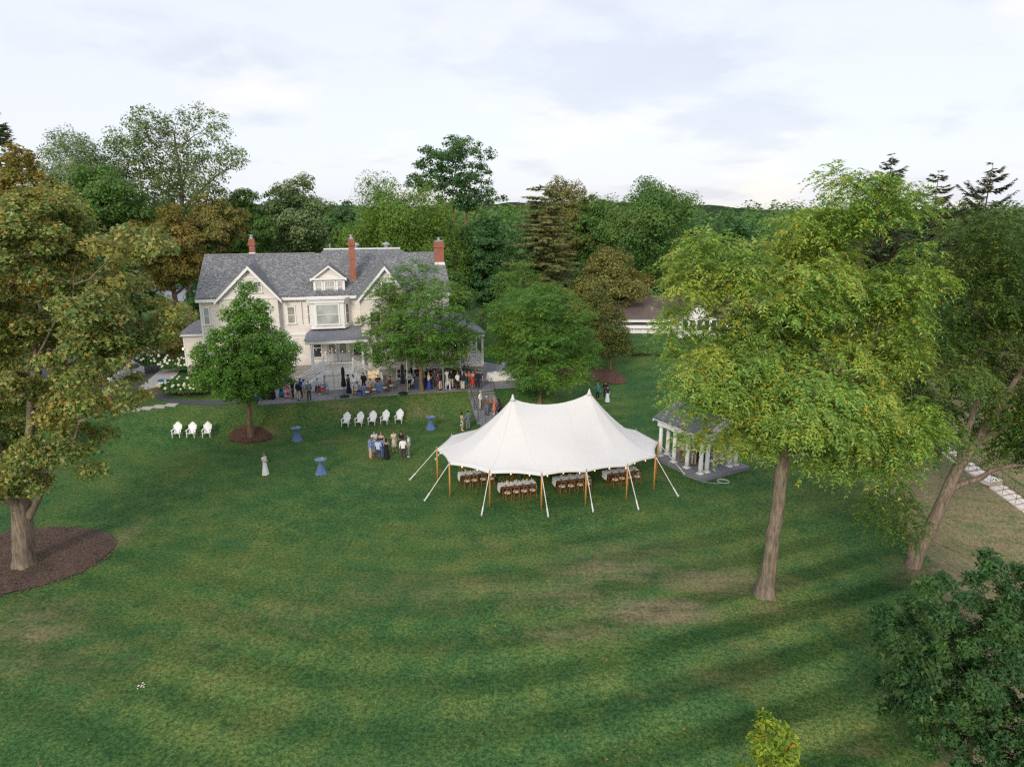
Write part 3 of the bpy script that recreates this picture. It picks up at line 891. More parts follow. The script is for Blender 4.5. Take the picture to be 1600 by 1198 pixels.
# --- tall walnut beside the pavilion
b = (*at(1195, 930), 0); b = (b[0], b[1], gz(b[0], b[1]))
E = blobs_px([(1105, 425, 58, 62), (1095, 500, 60, 50), (1165, 505, 60, 55), (1330, 330, 75, 62), (1265, 345, 52, 56), (1380, 345, 52, 54), (1225, 430, 85, 70), (1330, 440, 110, 85), (1412, 445, 52, 66),
              (1110, 570, 90, 58), (1210, 560, 80, 75), (1320, 570, 110, 70), (1425, 575, 58, 52), (1150, 650, 52, 40), (1210, 665, 80, 42), (1300, 655, 85, 48), (1390, 660, 80, 50), (1150, 700, 40, 28), (1118, 672, 42, 34), (1180, 690, 36, 30), (1265, 712, 30, 30), (1335, 695, 70, 40), (1215, 700, 40, 26), (1260, 620, 70, 50, -2.5), (1330, 630, 60, 45, -2.5)], b[1], b, 3, .75)
make_tree('walnut_tree', b, E, L_walnut, BARK2, seed=11, holes=38, hole_r=1.15, shrink=.18, clumps=450, rc=.98, per=62, leaf=.58, aspect=.38, mode='pinnate', pairs=6, droop=.7, limbs=20, lo=.6, oblate=.55, flare=1.6, fork=.5, zlow=7.0,
          stems=[[(0, 0, 0), (.15, 0, 8.6), .36, .7], [(.15, 0, 8.3), (1.6, .3, 16.5), .22, .25], [(.15, 0, 8.3), (-2.6, .2, 14), .16, .25], [(.15, 0, 8.3), (4.6, -.2, 14.5), .17, .25]],
          label='tall walnut tree with yellowing drooping leaves and one straight pale trunk')
# --- second walnut with forked trunk on the dry slope
x, y, z = atg(1425, 884); b = (x, y, z)
E = blobs_px([(1560, 395, 75, 75), (1640, 430, 90, 110), (1530, 480, 70, 65), (1600, 545, 95, 70), (1500, 590, 80, 60), (1560, 650, 85, 50), (1640, 640, 80, 70), (1470, 660, 60, 45), (1520, 540, 60, 50), (1500, 690, 44, 30), (1630, 690, 50, 40), (1470, 600, 50, 45)], b[1], b, 5, .8)
Es = blobs_px([(1392, 785, 34, 40, -.3), (1412, 812, 24, 22, -.3)], b[1], b, 1, .9)
zt = W(1560, 470, b[1])
make_tree('walnut_tree', b, E + Es, L_walnut2, BARK2, seed=21, holes=14, hole_r=1.2, shrink=.1, clumps=220, rc=1.15, per=66, leaf=.56, aspect=.36, mode='pinnate', pairs=6, droop=.7, trunk_r=.42, limbs=14, lo=.6, oblate=.6, flare=1.2, fork=.4, zlow=2.5,
          stems=[[(0, 0, 0), (1.7, .2, 5.6), .35, .75], [(1.7, .2, 5.4), (4.8, .5, 12.0), .25, .3], [(0, .05, .35), (-.85, -.1, 3.4), .22, .3], [(1.7, .2, 5.4), (2.4, .4, 10.5), .22, .3], [(2.4, .25, 6.8), (7.5, .6, 9.6), .2, .3]],
          label='walnut tree with forked trunk leaning over the dry slope')
x, y, z = atg(1383, 775); b = (x, y, z)
E = blobs_px([(1385, 625, 60, 45), (1340, 660, 48, 40), (1430, 640, 52, 42), (1385, 575, 50, 40)], b[1], b, 6, .9)
make_tree('walnut_tree', b, E, L_walnut2, BARK, seed=23, clumps=70, rc=1.0, per=56, leaf=.56, aspect=.36, mode='pinnate', pairs=6, droop=.5, trunk_r=.3, limbs=7, lo=.3, oblate=.55, flare=1.2,
          label='slim walnut trunk standing behind the forked walnut at the lawn edge')
# --- old maple with turning leaves in the big mulch bed
b = (-25.95, 32.8, gz(-25.95, 32.8))
E = blobs_px([(75, 355, 85, 52), (-40, 400, 100, 90), (35, 440, 90, 70), (140, 395, 70, 42), (200, 385, 48, 26, -2), (170, 455, 70, 45), (110, 525, 90, 50), (205, 505, 62, 40), (20, 560, 80, 60), (55, 640, 90, 55), (140, 610, 75, 48),
              (190, 590, 55, 38), (218, 650, 34, 30), (160, 690, 45, 26), (-50, 560, 80, 90), (-50, 680, 70, 50), (90, 690, 60, 38), (-15, 745, 60, 42), (45, 735, 55, 26), (125, 722, 45, 22), (195, 705, 36, 22)], b[1], b, 9, .85)
make_tree('maple_tree', b, E, L_maple, BARK2, seed=31, holes=30, hole_r=1.3, shrink=.1, clumps=450, rc=.9, per=440, leaf=.165, aspect=.9, trunk_r=.74, limbs=18, lo=.5, oblate=.55, flare=1.5, fork=.3, zlow=3.2,
          stems=[[(0, 0, 0), (.45, 0, 3.4), .54, .85], [(.4, 0, 3.1), (-2.2, .5, 12.5), .40, .25], [(.5, 0, 3.1), (3.0, -.5, 12.0), .32, .25], [(.5, 0, 2.6), (2.1, -.2, 4.9), .22, .5], [(.4, 0, 3.1), (-1.0, -1.0, 10.0), .36, .25]],
          label='old maple with thick pale trunk and turning orange leaves in mulch bed')
# --- near trees cut by the frame
b = (15.6, 19.4, gz(15.6, 19.4))
E = blobs_px([(1560, 905, 42, 36, 0), (1480, 925, 34, 42, -.4), (1425, 965, 42, 34, .5), (1590, 950, 60, 60, -.5), (1480, 1030, 80, 70, 0), (1580, 1060, 80, 80, .8), (1420, 1090, 45, 45, .3), (1500, 1140, 70, 50, -.6), (1660, 1000, 80, 90, .5), (1620, 1150, 80, 60, -.8), (1400, 1000, 26, 26, 0)], b[1], b, 12, 1.0)
make_tree('sweetgum_tree', b, E, L_dark, BARK, seed=41, holes=22, hole_r=.6, shrink=.05, clumps=230, rc=.42, per=270, leaf=.18, aspect=.42, trunk_r=.13, limbs=12, lo=.35, oblate=.75, flare=1.2, trunk_top=6.0, fork=.3,
          label='dense dark green young tree at the corner of the lawn')
b = (6.45, 14.2, gz(6.45, 14.2))
E = blobs_px([(1207, 1158, 20, 22, 0), (1218, 1200, 34, 30, 0), (1218, 1270, 46, 46, 0), (1178, 1235, 22, 22, .2), (1262, 1235, 18, 20, -.2)], b[1], b, 2, 1.0)
make_tree('sapling', b, E, L_bright, BARK, seed=43, shrink=-.2, clumps=90, rc=.27, per=110, leaf=.14, aspect=.42, trunk_r=.06, limbs=6, lo=.3, oblate=.9, flare=1.2, twigs=True,
          label='bright yellow green top of a small sapling')
# --- young tree before the house
b = (-21.65, 53.7, gz(-21.65, 53.7))
E = blobs_px([(392, 462, 18, 24, 0), (388, 498, 34, 32, 0), (384, 535, 52, 34, 0), (350, 558, 42, 34, .4), (420, 555, 42, 36, -.4), (335, 585, 34, 26, 0), (385, 580, 62, 30, 0), (432, 583, 30, 24, .4), (375, 605, 40, 20, -.5)], b[1], b, 14, 1.0)
make_tree('young_tree', b, E, L_young, BARK4, seed=51, shrink=.1, clumps=230, rc=.7, per=240, leaf=.18, aspect=.7, trunk_r=.23, limbs=10, lo=.4, oblate=.75, flare=1.3, trunk_top=10.5, fork=.36,
          label='pyramidal young green tree in round mulch bed before the house')
# --- locusts on the terrace and the bank
b = (*at(659, 611, TZ), TZ)
E = blobs_px([(648, 432, 34, 24, 0), (625, 462, 50, 32), (680, 468, 48, 34), (605, 505, 46, 32), (655, 510, 60, 36), (705, 520, 40, 38), (600, 540, 42, 24), (655, 545, 58, 24), (708, 548, 32, 24)], b[1], b, 15, .9)
make_tree('locust_tree', b, E, L_locust, BARK4, seed=61, holes=12, hole_r=1.0, clumps=200, rc=.88, per=54, leaf=.48, aspect=.42, mode='pinnate', pairs=5, droop=.3, trunk_r=.2, limbs=12, lo=.35, oblate=.42, flare=1.2, fork=.3,
          label='feathery locust tree growing from the terrace in front of the gable')
x, y, z = atg(843, 628); b = (x, y, z)
E = blobs_px([(845, 470, 55, 26), (800, 497, 46, 34), (885, 500, 44, 36), (840, 525, 70, 38), (800, 545, 36, 26), (905, 552, 38, 30), (855, 575, 66, 24)], b[1], b, 16, .95)
make_tree('locust_tree', b, E, L_locust, BARK4, seed=63, holes=10, hole_r=1.0, clumps=215, rc=.95, per=62, leaf=.48, aspect=.42, mode='pinnate', pairs=5, droop=.3, trunk_r=.22, limbs=11, lo=.35, oblate=.42, flare=1.2, fork=.25,
          stems=[[(0, 0, 0), (.1, 0, 1.0), .24], [(.1, 0, .9), (-1.6, .3, 7.0), .17], [(.1, 0, .9), (1.0, 0, 8.0), .19]],
          label='feathery locust tree with forked trunk on the bank behind the tent')

# --- trees of the middle distance and the wood behind
def bg(name, px, top, bot, wpx, Y, mat, label, bark=BARK3, *, seed, lobes=7, clumps=150, per=60, rc=None, leaf=.42, aspect=.75, mode='simple', lo=.45, oblate=.65, tr=.3, limbs=7, gz0=None, extra=None, pairs=4, group=None, fork=.35):
    x, zt = W(px, top, Y)
    z0 = gz(x, Y) if gz0 is None else gz0
    base = (x, Y, z0)
    _, zb = W(px, bot, Y)
    zb = max(zb, z0 + .5)
    s = mpp(Y, (zt + zb) / 2)
    hw = wpx * s / 2; hh = (zt - zb) / 2; zc_ = (zt + zb) / 2 - z0
    r_ = random.Random(seed)
    E = [(0, 0, zc_ + hh * .05, hw * .68, hw * .68, hh * .85)]
    for k in range(lobes):
        a = 2 * math.pi * (k + r_.uniform(-.3, .3)) / lobes
        q = r_.uniform(-.75, .7)
        rad = hw * .55 * math.sqrt(max(.1, 1 - q * q * .8))
        E.append((math.cos(a) * rad, math.sin(a) * rad, zc_ + hh * q * .72, hw * r_.uniform(.34, .5), hw * r_.uniform(.34, .5), hh * r_.uniform(.24, .38)))
    E.append((r_.uniform(-.2, .2) * hw, 0, zc_ + hh * .62, hw * .42, hw * .42, hh * .38))
    if extra: E += blobs_px(extra, Y, base, seed)
    return make_tree(name, base, E, mat, bark, seed=seed, holes=int(clumps * .05), hole_r=max(1.0, hw * .22), clumps=int(clumps * .72), rc=rc or max(.8, hw * .22), per=int(per * (3.3 if mode == 'simple' else 2.4)), leaf=leaf * (.66 if mode == 'simple' else .9), aspect=aspect, mode=mode, pairs=pairs, trunk_r=tr, limbs=limbs, lo=lo, oblate=oblate, flare=1.15, label=label, group=group, fork=fork)
G = 'trees of the wood behind the house'
bg('maple_tree', 25, 225, 480, 150, 50, L_maple2, 'orange turning maple standing behind the old maple', seed=101, clumps=190, per=90, leaf=.34, tr=.4)
bg('willow_tree', 112, 203, 380, 160, 88, L_far2, 'pale grey green willow-like tree with ragged upswept top', seed=102, clumps=170, per=70, leaf=.75, aspect=.25, lo=.4, oblate=.9)
bg('evergreen_tree', 155, 255, 400, 150, 82, L_far1, 'dark rounded tree standing before the pale willow', seed=103, clumps=170, per=70, leaf=.42)
# tall open tree
x, zt = W(268, 165, 92); b = (W(285, 400, 92)[0], 92, gz(-40, 92))
E = blobs_px([(235, 200, 40, 32), (300, 190, 32, 24), (335, 200, 24, 30), (215, 235, 48, 36), (285, 240, 42, 34), (350, 245, 34, 22), (245, 285, 55, 36), (330, 285, 30, 24), (372, 245, 18, 12), (260, 330, 52, 32)], 92, b, 17, .9)
make_tree('oak_tree', b, E, L_far2, BARK, seed=104, clumps=230, rc=1.25, per=105, leaf=.3, aspect=.7, trunk_r=.55, limbs=18, lo=.4, oblate=.7, fork=.3, label='tallest tree of the wood with open airy crown and visible limbs')
bg('maple_tree', 255, 318, 470, 130, 80, L_maple2, 'orange brown tree with twin trunks beside the house roof', BARK, seed=105, clumps=150, per=80, leaf=.38, tr=.42)
bg('maple_tree', 330, 300, 420, 110, 84, L_far4, 'tan green tree touching the corner of the slate roof', BARK, seed=106, clumps=110, per=70, leaf=.4, tr=.4)
bg('broadleaf_tree', 372, 292, 420, 100, 97, L_far1, 'mid green tree behind the thin red chimney', seed=107, clumps=130, per=60, leaf=.48)
bg('silver_maple', 455, 273, 420, 125, 104, L_far2, 'silvery grey green tree behind the slate roof', seed=108, clumps=170, per=70, leaf=.52)
bg('broadleaf_tree', 532, 312, 420, 70, 135, L_far3, 'dark far tree in the gap behind the roof ridge', seed=109, clumps=90, per=50, leaf=.6)
bg('linden_tree', 625, 284, 450, 200, 97, L_linden, 'broad bright green linden behind the brick chimneys', seed=110, clumps=300, per=80, leaf=.6, aspect=.35, lo=.5, oblate=.8, extra=[(590, 300, 34, 26), (660, 330, 50, 40), (700, 400, 36, 50)])
x, _ = W(718, 480, 108); b = (x, 108, gz(x, 108))
E = blobs_px([(712, 238, 52, 22), (680, 255, 32, 26), (745, 255, 30, 28), (665, 285, 28, 18), (715, 275, 45, 25), (650, 275, 16, 12), (760, 290, 20, 14), (735, 310, 34, 18), (775, 308, 16, 12), (700, 310, 26, 14)], 108, b, 18, .9)
make_tree('umbrella_tree', b, E, L_far3, BARK4, seed=111, holes=12, hole_r=1.6, clumps=150, rc=1.15, per=150, leaf=.34, aspect=.7, trunk_r=.5, limbs=16, lo=.35, oblate=.6, fork=.55, label='tall flat-topped dark tree with bare tan limbs above the linden',
          stems=[[(0, 0, 0), (-.3, 0, 8.5), .6], [(-.3, 0, 8), (-.8, 0, 20), .36], [(-.3, 0, 8), (1.9, 0, 19), .32], [(-.2, 0, 6), (5.0, 0, 15), .3], [(-.2, 0, 7.5), (-3.0, 0, 17.5), .26]])
bg('broadleaf_tree', 752, 335, 520, 110, 102, L_far3, 'dark green tree filling the shade below the flat-topped tree', seed=112, clumps=190, per=60, leaf=.5)
bg('broadleaf_tree', 690, 420, 560, 110, 84, L_far1, 'green tree close behind the end wall of the house', seed=113, clumps=150, per=60, leaf=.4)
bg('broadleaf_tree', 888, 275, 430, 120, 122, L_far4, 'brown-tinged tree rising behind the old pine', seed=114, clumps=150, per=60, leaf=.55)
bg('broadleaf_tree', 925, 300, 430, 80, 118, L_far1, 'green tree squeezed between the pine and the great oak', seed=128, clumps=100, per=60, leaf=.55)
bg('oak_tree', 1012, 276, 460, 185, 114, L_far1, 'great dark green oak behind the brown-roofed building', seed=115, clumps=320, per=70, leaf=.5, lo=.5)
bg('broadleaf_tree', 955, 384, 500, 135, 97, L_far4, 'low broad tan and orange tree beside the brown roof', seed=116, clumps=180, per=80, leaf=.42)
bg('broadleaf_tree', 815, 400, 540, 105, 83, L_locust, 'rounded green tree between the house and the pine', seed=117, clumps=170, per=16, leaf=.6, mode='pinnate', pairs=4, aspect=.4)
bg('hawthorn_tree', 925, 445, 575, 80, 80, L_yew, 'bushy olive tree with many thin stems in a mulch bed', BARK4, seed=118, clumps=130, per=80, leaf=.3, tr=.16)
bg('hawthorn_tree', 958, 470, 580, 68, 75, L_yew, 'small conical olive tree with thin trunk in a round mulch bed', BARK4, seed=119, clumps=130, per=80, leaf=.26, tr=.11)
bg('broadleaf_tree', 1150, 332, 470, 110, 140, L_far3, 'dark far tree beyond the brown-roofed building', seed=120, clumps=130, per=50, leaf=.65)
bg('broadleaf_tree', 1085, 345, 470, 70, 130, L_far3, 'dark far tree next to the great oak', seed=121, clumps=90, per=50, leaf=.6)
bg('broadleaf_tree', 1255, 345, 520, 150, 125, L_far3, 'dark tree showing through the tall walnut', seed=122, clumps=150, per=50, leaf=.6)
bg('broadleaf_tree', 1440, 380, 560, 130, 78, L_far3, 'dark green tree below the tall spruces', seed=123, clumps=190, per=60, leaf=.42)
bg('broadleaf_tree', 1570, 360, 600, 170, 85, L_far3, 'dark mass of leaves behind the forked walnut', seed=124, clumps=190, per=60, leaf=.45)
bg('broadleaf_tree', 60, 330, 560, 190, 66, L_far3, 'dark shaded tree deep behind the old maple', seed=125, clumps=200, per=60, leaf=.42)
bg('broadleaf_tree', -60, 260, 560, 190, 58, L_maple2, 'orange brown tree half hidden at the lawn edge by the maple', seed=126, clumps=150, per=60, leaf=.4)
bg('crabapple_tree', 262, 480, 580, 80, 73, L_far4, 'low yellow green tree arching over the hydrangeas', BARK4, seed=127, clumps=110, per=80, leaf=.26, tr=.12)
bg('broadleaf_tree', 205, 395, 500, 110, 100, L_far3, 'dark spreading tree over the parking lot', seed=129, clumps=130, per=60, leaf=.45)
bg('broadleaf_tree', 310, 400, 560, 70, 92, L_far3, 'dark green tree beside the pale tree trunk', seed=130, clumps=120, per=60, leaf=.42)

# --- conifers
def conifer(name, px, top, Y, wpx, mat, label, seed, whorls, z0f=.25, up=.25, sag=.15, seg=.55, leaf=.55, dens=1.0, bark=BARK3, per=7, tp=.75):
    rng = np.random.default_rng(seed)
    x, zt = W(px, top, Y); z0 = gz(x, Y)
    h = zt - z0
    s = mpp(Y, zt); hw = wpx * s / 2
    root = empty(name, (x, Y, z0), 0, label, 'tree')
    T = Tubes(); V_ = []
    T.add(curve((0, 0, -.3), (0, 0, h), (0, 0, 0), 10, rng, .004), .32 * (1 - np.linspace(0, 1, 10) * .95), 8)
    for w in range(whorls):
        t = w / (whorls - 1)
        zz = h * (z0f + (1 - z0f) * t) * .985
        L0 = hw * ((1 - t) ** tp * (1 + .12 * math.sin(w * 2.3))) + .35
        nb = max(3, int(per * (.45 + .5 * (1 - t))))
        for k in range(nb):
            a = 2 * math.pi * (k + rng.uniform(-.35, .35)) / nb + w
            L = L0 * rng.uniform(.42, 1.18)
            d = np.array((math.cos(a), math.sin(a), 0))
            z1 = zz + rng.uniform(-.5, .5)
            n = max(5, int(L / .5))
            tt = np.linspace(0, 1, n)
            p = np.array((0, 0, z1)) + d * (tt * L)[:, None]
            p[:, 2] += up * L * tt ** 1.6 - sag * L * np.sin(tt * math.pi)
            T.add(p, .05 * (1 - tt * .85) + .008, 4)
            m = int(L * 26 * dens)
            q = rng.uniform(.18, 1, m)
            P = np.stack([np.interp(q, tt, p[:, i]) for i in range(3)], 1)
            side = np.array((-d[1], d[0], 0))
            A = d * .5 + side * rng.choice((-1, 1), m)[:, None] * rng.uniform(.3, 1.1, m)[:, None] + rng.normal(size=(m, 3)) * .15
            A[:, 2] -= .12
            A = nrm(A)
            N = nrm(UP * .8 + d * .4 + rng.normal(size=(m, 3)) * .7)
            B = nrm(np.cross(N, A))
            ll = seg * rng.uniform(.6, 1.3, m) * (.55 + .6 * (1 - q))
            V_.append(diamonds(P, A, B, ll * 1.3, ll * leaf))
    link('trunk', T.mesh('trunk', bark), root)
    V_ = np.concatenate(V_)
    c = link('crown', nmesh('crown', V_, faces4(V_), mat), root); c['kind'] = 'stuff'
    return root
conifer('pine_tree', 852, 287, 100, 150, L_pine, 'old brownish pine with level layered boughs', 201, 32, .22, .04, -.02, .75, .42, 1.1, BARK4, 8, .42)
conifer('spruce_tree', 1395, 243, 84, 230, L_spruce, 'spruce tip rising behind the walnut crown', 202, 34, .2, .3, .1, .55, .34, 1.6)
conifer('spruce_tree', 1468, 268, 88, 215, L_spruce, 'narrow spruce between two other spruces', 203, 32, .2, .16, .1, .55, .34, 1.6)
conifer('spruce_tree', 1552, 256, 80, 270, L_spruce, 'brownish spruce with long upswept boughs', 204, 30, .2, .45, .1, .55, .34, 1.6)
conifer('spruce_tree', -14, 170, 62, 230, L_spruce, 'dark spruce top behind the orange maples', 205, 34, .15, .3, .1, .6, .4, 1.8)

# --- far wood closing the view, one mass
def wood(name, spots, mat, seed, leaf, per, label, cat='wood'):
    rng = np.random.default_rng(seed); out = []
    for (x, y, z0, r, h) in spots:
        m = per
        d = nrm(rng.normal(size=(m, 3))); d[:, 2] = np.abs(d[:, 2]) * 1.0
        lump = 1 + .22 * np.sin(d[:, 0] * 5 + x) * np.sin(d[:, 1] * 5 + y) + .12 * np.sin(d[:, 2] * 9)
        P = np.array((x, y, z0 + h * .35)) + d * np.stack([np.full(m, r), np.full(m, r), np.full(m, h * .65)], 1) * (lump * rng.uniform(.75, 1, m))[:, None]
        low = rng.uniform(0, 1, m) < .3
        P[low, 2] = z0 + rng.uniform(0, h * .5, low.sum())
        N = nrm(d + UP * .4 + rng.normal(size=(m, 3)) * .4)
        out.append(simple_leaves(P, N, leaf, .8, rng))
    V_ = np.concatenate(out)
    return tag(link(name, nmesh(name, V_, faces4(V_), mat)), label, cat, None, 'stuff')
rs = random.Random(5)
sp = []
for k in range(95):
    t = k / 94
    x = -150 + 330 * t + rs.uniform(-4, 4); y = 150 + rs.uniform(-12, 30)
    sp.append((x, y, 1.9, rs.uniform(5, 8), rs.uniform(11, 16.0)))
wood('far_wood', sp, L_far3, 301, 1.0, 800, 'dark belt of trees closing the view behind everything')
sp = []
for k in range(420):
    x = rs.uniform(-500, 620); y = rs.uniform(220, 560)
    sp.append((x, y, 0, rs.uniform(7, 11), rs.uniform(13, 17.5) + (y - 220) * .022))
wood('distant_forest', sp, L_far1, 302, 1.9, 260, 'rolling distant forest up to the horizon')
# ------------------------------------------------------------------ the house
def on_edge(u, s, z=TZ):
    p = TE + TD * u + TN * s
    return (float(p[0]), float(p[1]), z)
HA = R(13); HPV = (-17.0, 67.4)             # the house stands turned a little from the view
W_world = W
def W(px, py, Y):
    """point of a photo direction on a plane of the turned house, in house coordinates"""
    u, dy, dz = ray(px, py)
    ca, sa = math.cos(-HA), math.sin(-HA)
    ox, oy = -HPV[0], -HPV[1]
    ox, oy = HPV[0] + ca * ox - sa * oy, HPV[1] + sa * ox + ca * oy
    rx, ry = ca * u - sa * dy, sa * u + ca * dy
    t = (Y - oy) / ry
    return ox + rx * t, CAM_H + dz * t
def HW(x, y, z):
    ca, sa = math.cos(HA), math.sin(HA)
    return (HPV[0] + ca * (x - HPV[0]) - sa * (y - HPV[1]), HPV[1] + sa * (x - HPV[0]) + ca * (y - HPV[1]), z)
YF, YB = 67.4, 79.2                      # main front and back walls
XL, XR = W(313, 480, YF)[0], W(700, 480, YF)[0]
ZE = W(312, 465, YF - .35)[1]            # eaves
YR = 73.4
ZR = W(400, 397, YR)[1]                  # ridge
KR = (ZR - ZE) / (YR - (YF - .35))       # main roof pitch
ZB = TZ - .15
house = empty('house', (HPV[0], HPV[1], TZ), HA, 'large beige clapboard house with mottled grey slate roof and red chimneys', 'house')
def hp(name, mb, mat, parent=None, smooth=False):
    o = link(name, mb.mesh(name, mat, smooth))
    p = parent or house
    o.parent = p
    if p is house: o.matrix_parent_inverse = Matrix.Translation(-house.location)
    return o
# note: sub-parts share the house origin (parents carry the offset already)
# foundation and main walls
hp('foundation', MB().box(XL + .06, XR - .06, YF + .06, YB - .06, ZB, 3.35), M['stone'])
yb2 = 2 * YR - (YF - .35)
hp('wall', MB().prism([(XL, YF, 3.3), (XL, YB, 3.3), (XL, YB, ZE + .05), (XL, YR, ZR - .12), (XL, YF, ZE + .1)], (XR - XL, 0, 0)), M['wall'])
# main roof: two slopes with thickness
def roof_pair(name, x0, x1, y0, ze, yr, zr, th=.16, mat=None, parent=None):
    mb = MB()
    mb.prism([(x0, y0, ze), (x0, yr, zr), (x0, 2 * yr - y0, ze), (x0, 2 * yr - y0, ze - th), (x0, yr, zr - th * 1.1), (x0, y0, ze - th)], (x1 - x0, 0, 0))
    return hp(name, mb, mat or M['roof'], parent)
roof = roof_pair('roof', XL - .32, XR + .32, YF - .45, ZE - .02, YR, ZR)
# raised middle roof with hipped ends
xa, xb = W(493, 398, YR)[0], W(642, 400, YR)[0]
yq = 76.2; zq = W(560, 389, yq - 1.2)[1]
xa2, xb2 = W(506, 388, yq - 1.2)[0], W(624, 388, yq - 1.2)[0]
mb = MB()
f0 = (YR - .9); z0_ = ZR - .9 * KR + .012
mb.add([(xa, f0, z0_), (xb, f0, z0_), (xb2, yq - 1.2, zq), (xa2, yq - 1.2, zq), (xa2, yq + 1.2, zq), (xb2, yq + 1.2, zq), (xa, yq + 5, ZR - 2), (xb, yq + 5, ZR - 2), (xa, f0, ZR - 2), (xb, f0, ZR - 2)],
       [(0, 1, 2, 3), (3, 2, 5, 4), (4, 5, 7, 6), (0, 3, 4, 6, 8), (1, 9, 7, 5, 2), (8, 9, 1, 0), (6, 7, 9, 8)])
deck = hp('roof', mb, M['roof'])
hp('ridge_flashing', MB().box(xa2 - .05, xb2 + .05, yq - 1.28, yq - 1.12, zq - .02, zq + .09), M['white'], deck)
hp('ridge_flashing', MB().box(XL - .3, xa - .02, YR - .09, YR + .09, ZR - .01, ZR + .06), M['metal'], roof)
# eaves trim of the main front
hp('eave_trim', MB().box(XL - .3, XR + .3, YF - .5, YF - .02, ZE - .46, ZE - .19), M['trim'])
hp('belt_trim', MB().box(XL - .03, XR + .03, YF - .09, YF - .003, 6.35, 6.55), M['trim'])
for x in (XL, XR):
    sg = -1 if x == XL else 1
    hp('corner_board', MB().box(x - .1 if sg < 0 else x - .1, x + .1, YF - .04, YF - .004, 3.36, ZE - .47), M['trim'])

# windows -----------------------------------------------------------
def window(x0, x1, z0, z1, Y, glass='glass', bars=(1, 2), parent=None, case=.13, top_grid=None, ang=0.0, name='window'):
    """a cased sash window facing the lawn: frame > pane, sill"""
    cx = (x0 + x1) / 2
    def place(mb):
        if ang:
            m = Matrix.Translation((cx, Y, 0)) @ Matrix.Rotation(ang, 4, 'Z') @ Matrix.Translation((-cx, -Y, 0))
            mb.v = [tuple(m @ Vector(p)) for p in mb.v]
        return mb
    mb = MB()
    mb.box(x0 - case, x0, Y - .07, Y - .004, z0 - .04, z1 + case).box(x1, x1 + case, Y - .07, Y - .004, z0 - .04, z1 + case)
    mb.box(x0, x1, Y - .07, Y - .004, z1, z1 + case).box(x0 - case - .04, x1 + case + .04, Y - .10, Y - .074, z1 + case, z1 + case + .07)
    zm = (z0 + z1) / 2
    mb.box(x0, x1, Y - .055, Y - .018, zm - .03, zm + .03)
    nc, nr = bars
    for k in range(1, nc): xx = x0 + (x1 - x0) * k / nc; mb.box(xx - .018, xx + .018, Y - .045, Y - .018, z0, z1)
    if top_grid:
        gc, gr = top_grid
        for k in range(1, gc): xx = x0 + (x1 - x0) * k / gc; mb.box(xx - .015, xx + .015, Y - .04, Y - .018, zm + .03, z1)
        for k in range(1, gr): zz = zm + (z1 - zm) * k / gr; mb.box(x0, x1, Y - .039, Y - .019, zz - .015, zz + .015)
    o = hp(name, place(mb), M['trim'], parent)
    for (a, c, mt) in ((z0, zm, glass if isinstance(glass, str) else glass[0]), (zm, z1, glass if isinstance(glass, str) else glass[1])):
        hp('pane', place(MB().box(x0, x1, Y - .017, Y - .006, a + .001, c - .001)), M[mt], o)
    hp('sill', place(MB().box(x0 - case - .05, x1 + case + .05, Y - .16, Y - .006, z0 - .13, z0 - .045)), M['white'], o)
    return o
def wpx(a, b, c, d, Y, **k):
    x0, z1 = W(a, b, Y); x1, z0 = W(c, d, Y)
    return window(x0, x1, z0, z1, Y, **k)
wpx(449, 480, 461, 504, YF, glass=('curtain', 'curtain'))
wpx(457, 531, 464, 558, YF, glass='blind')
wpx(660, 482, 672, 505, YF, glass='curtain'); wpx(681, 482, 692, 505, YF, glass='glass')
wpx(318, 482, 328, 506, YF, glass='blind')
wpx(655, 535, 668, 560, YF, glass='glass'); wpx(678, 535, 690, 560, YF, glass='curtain')

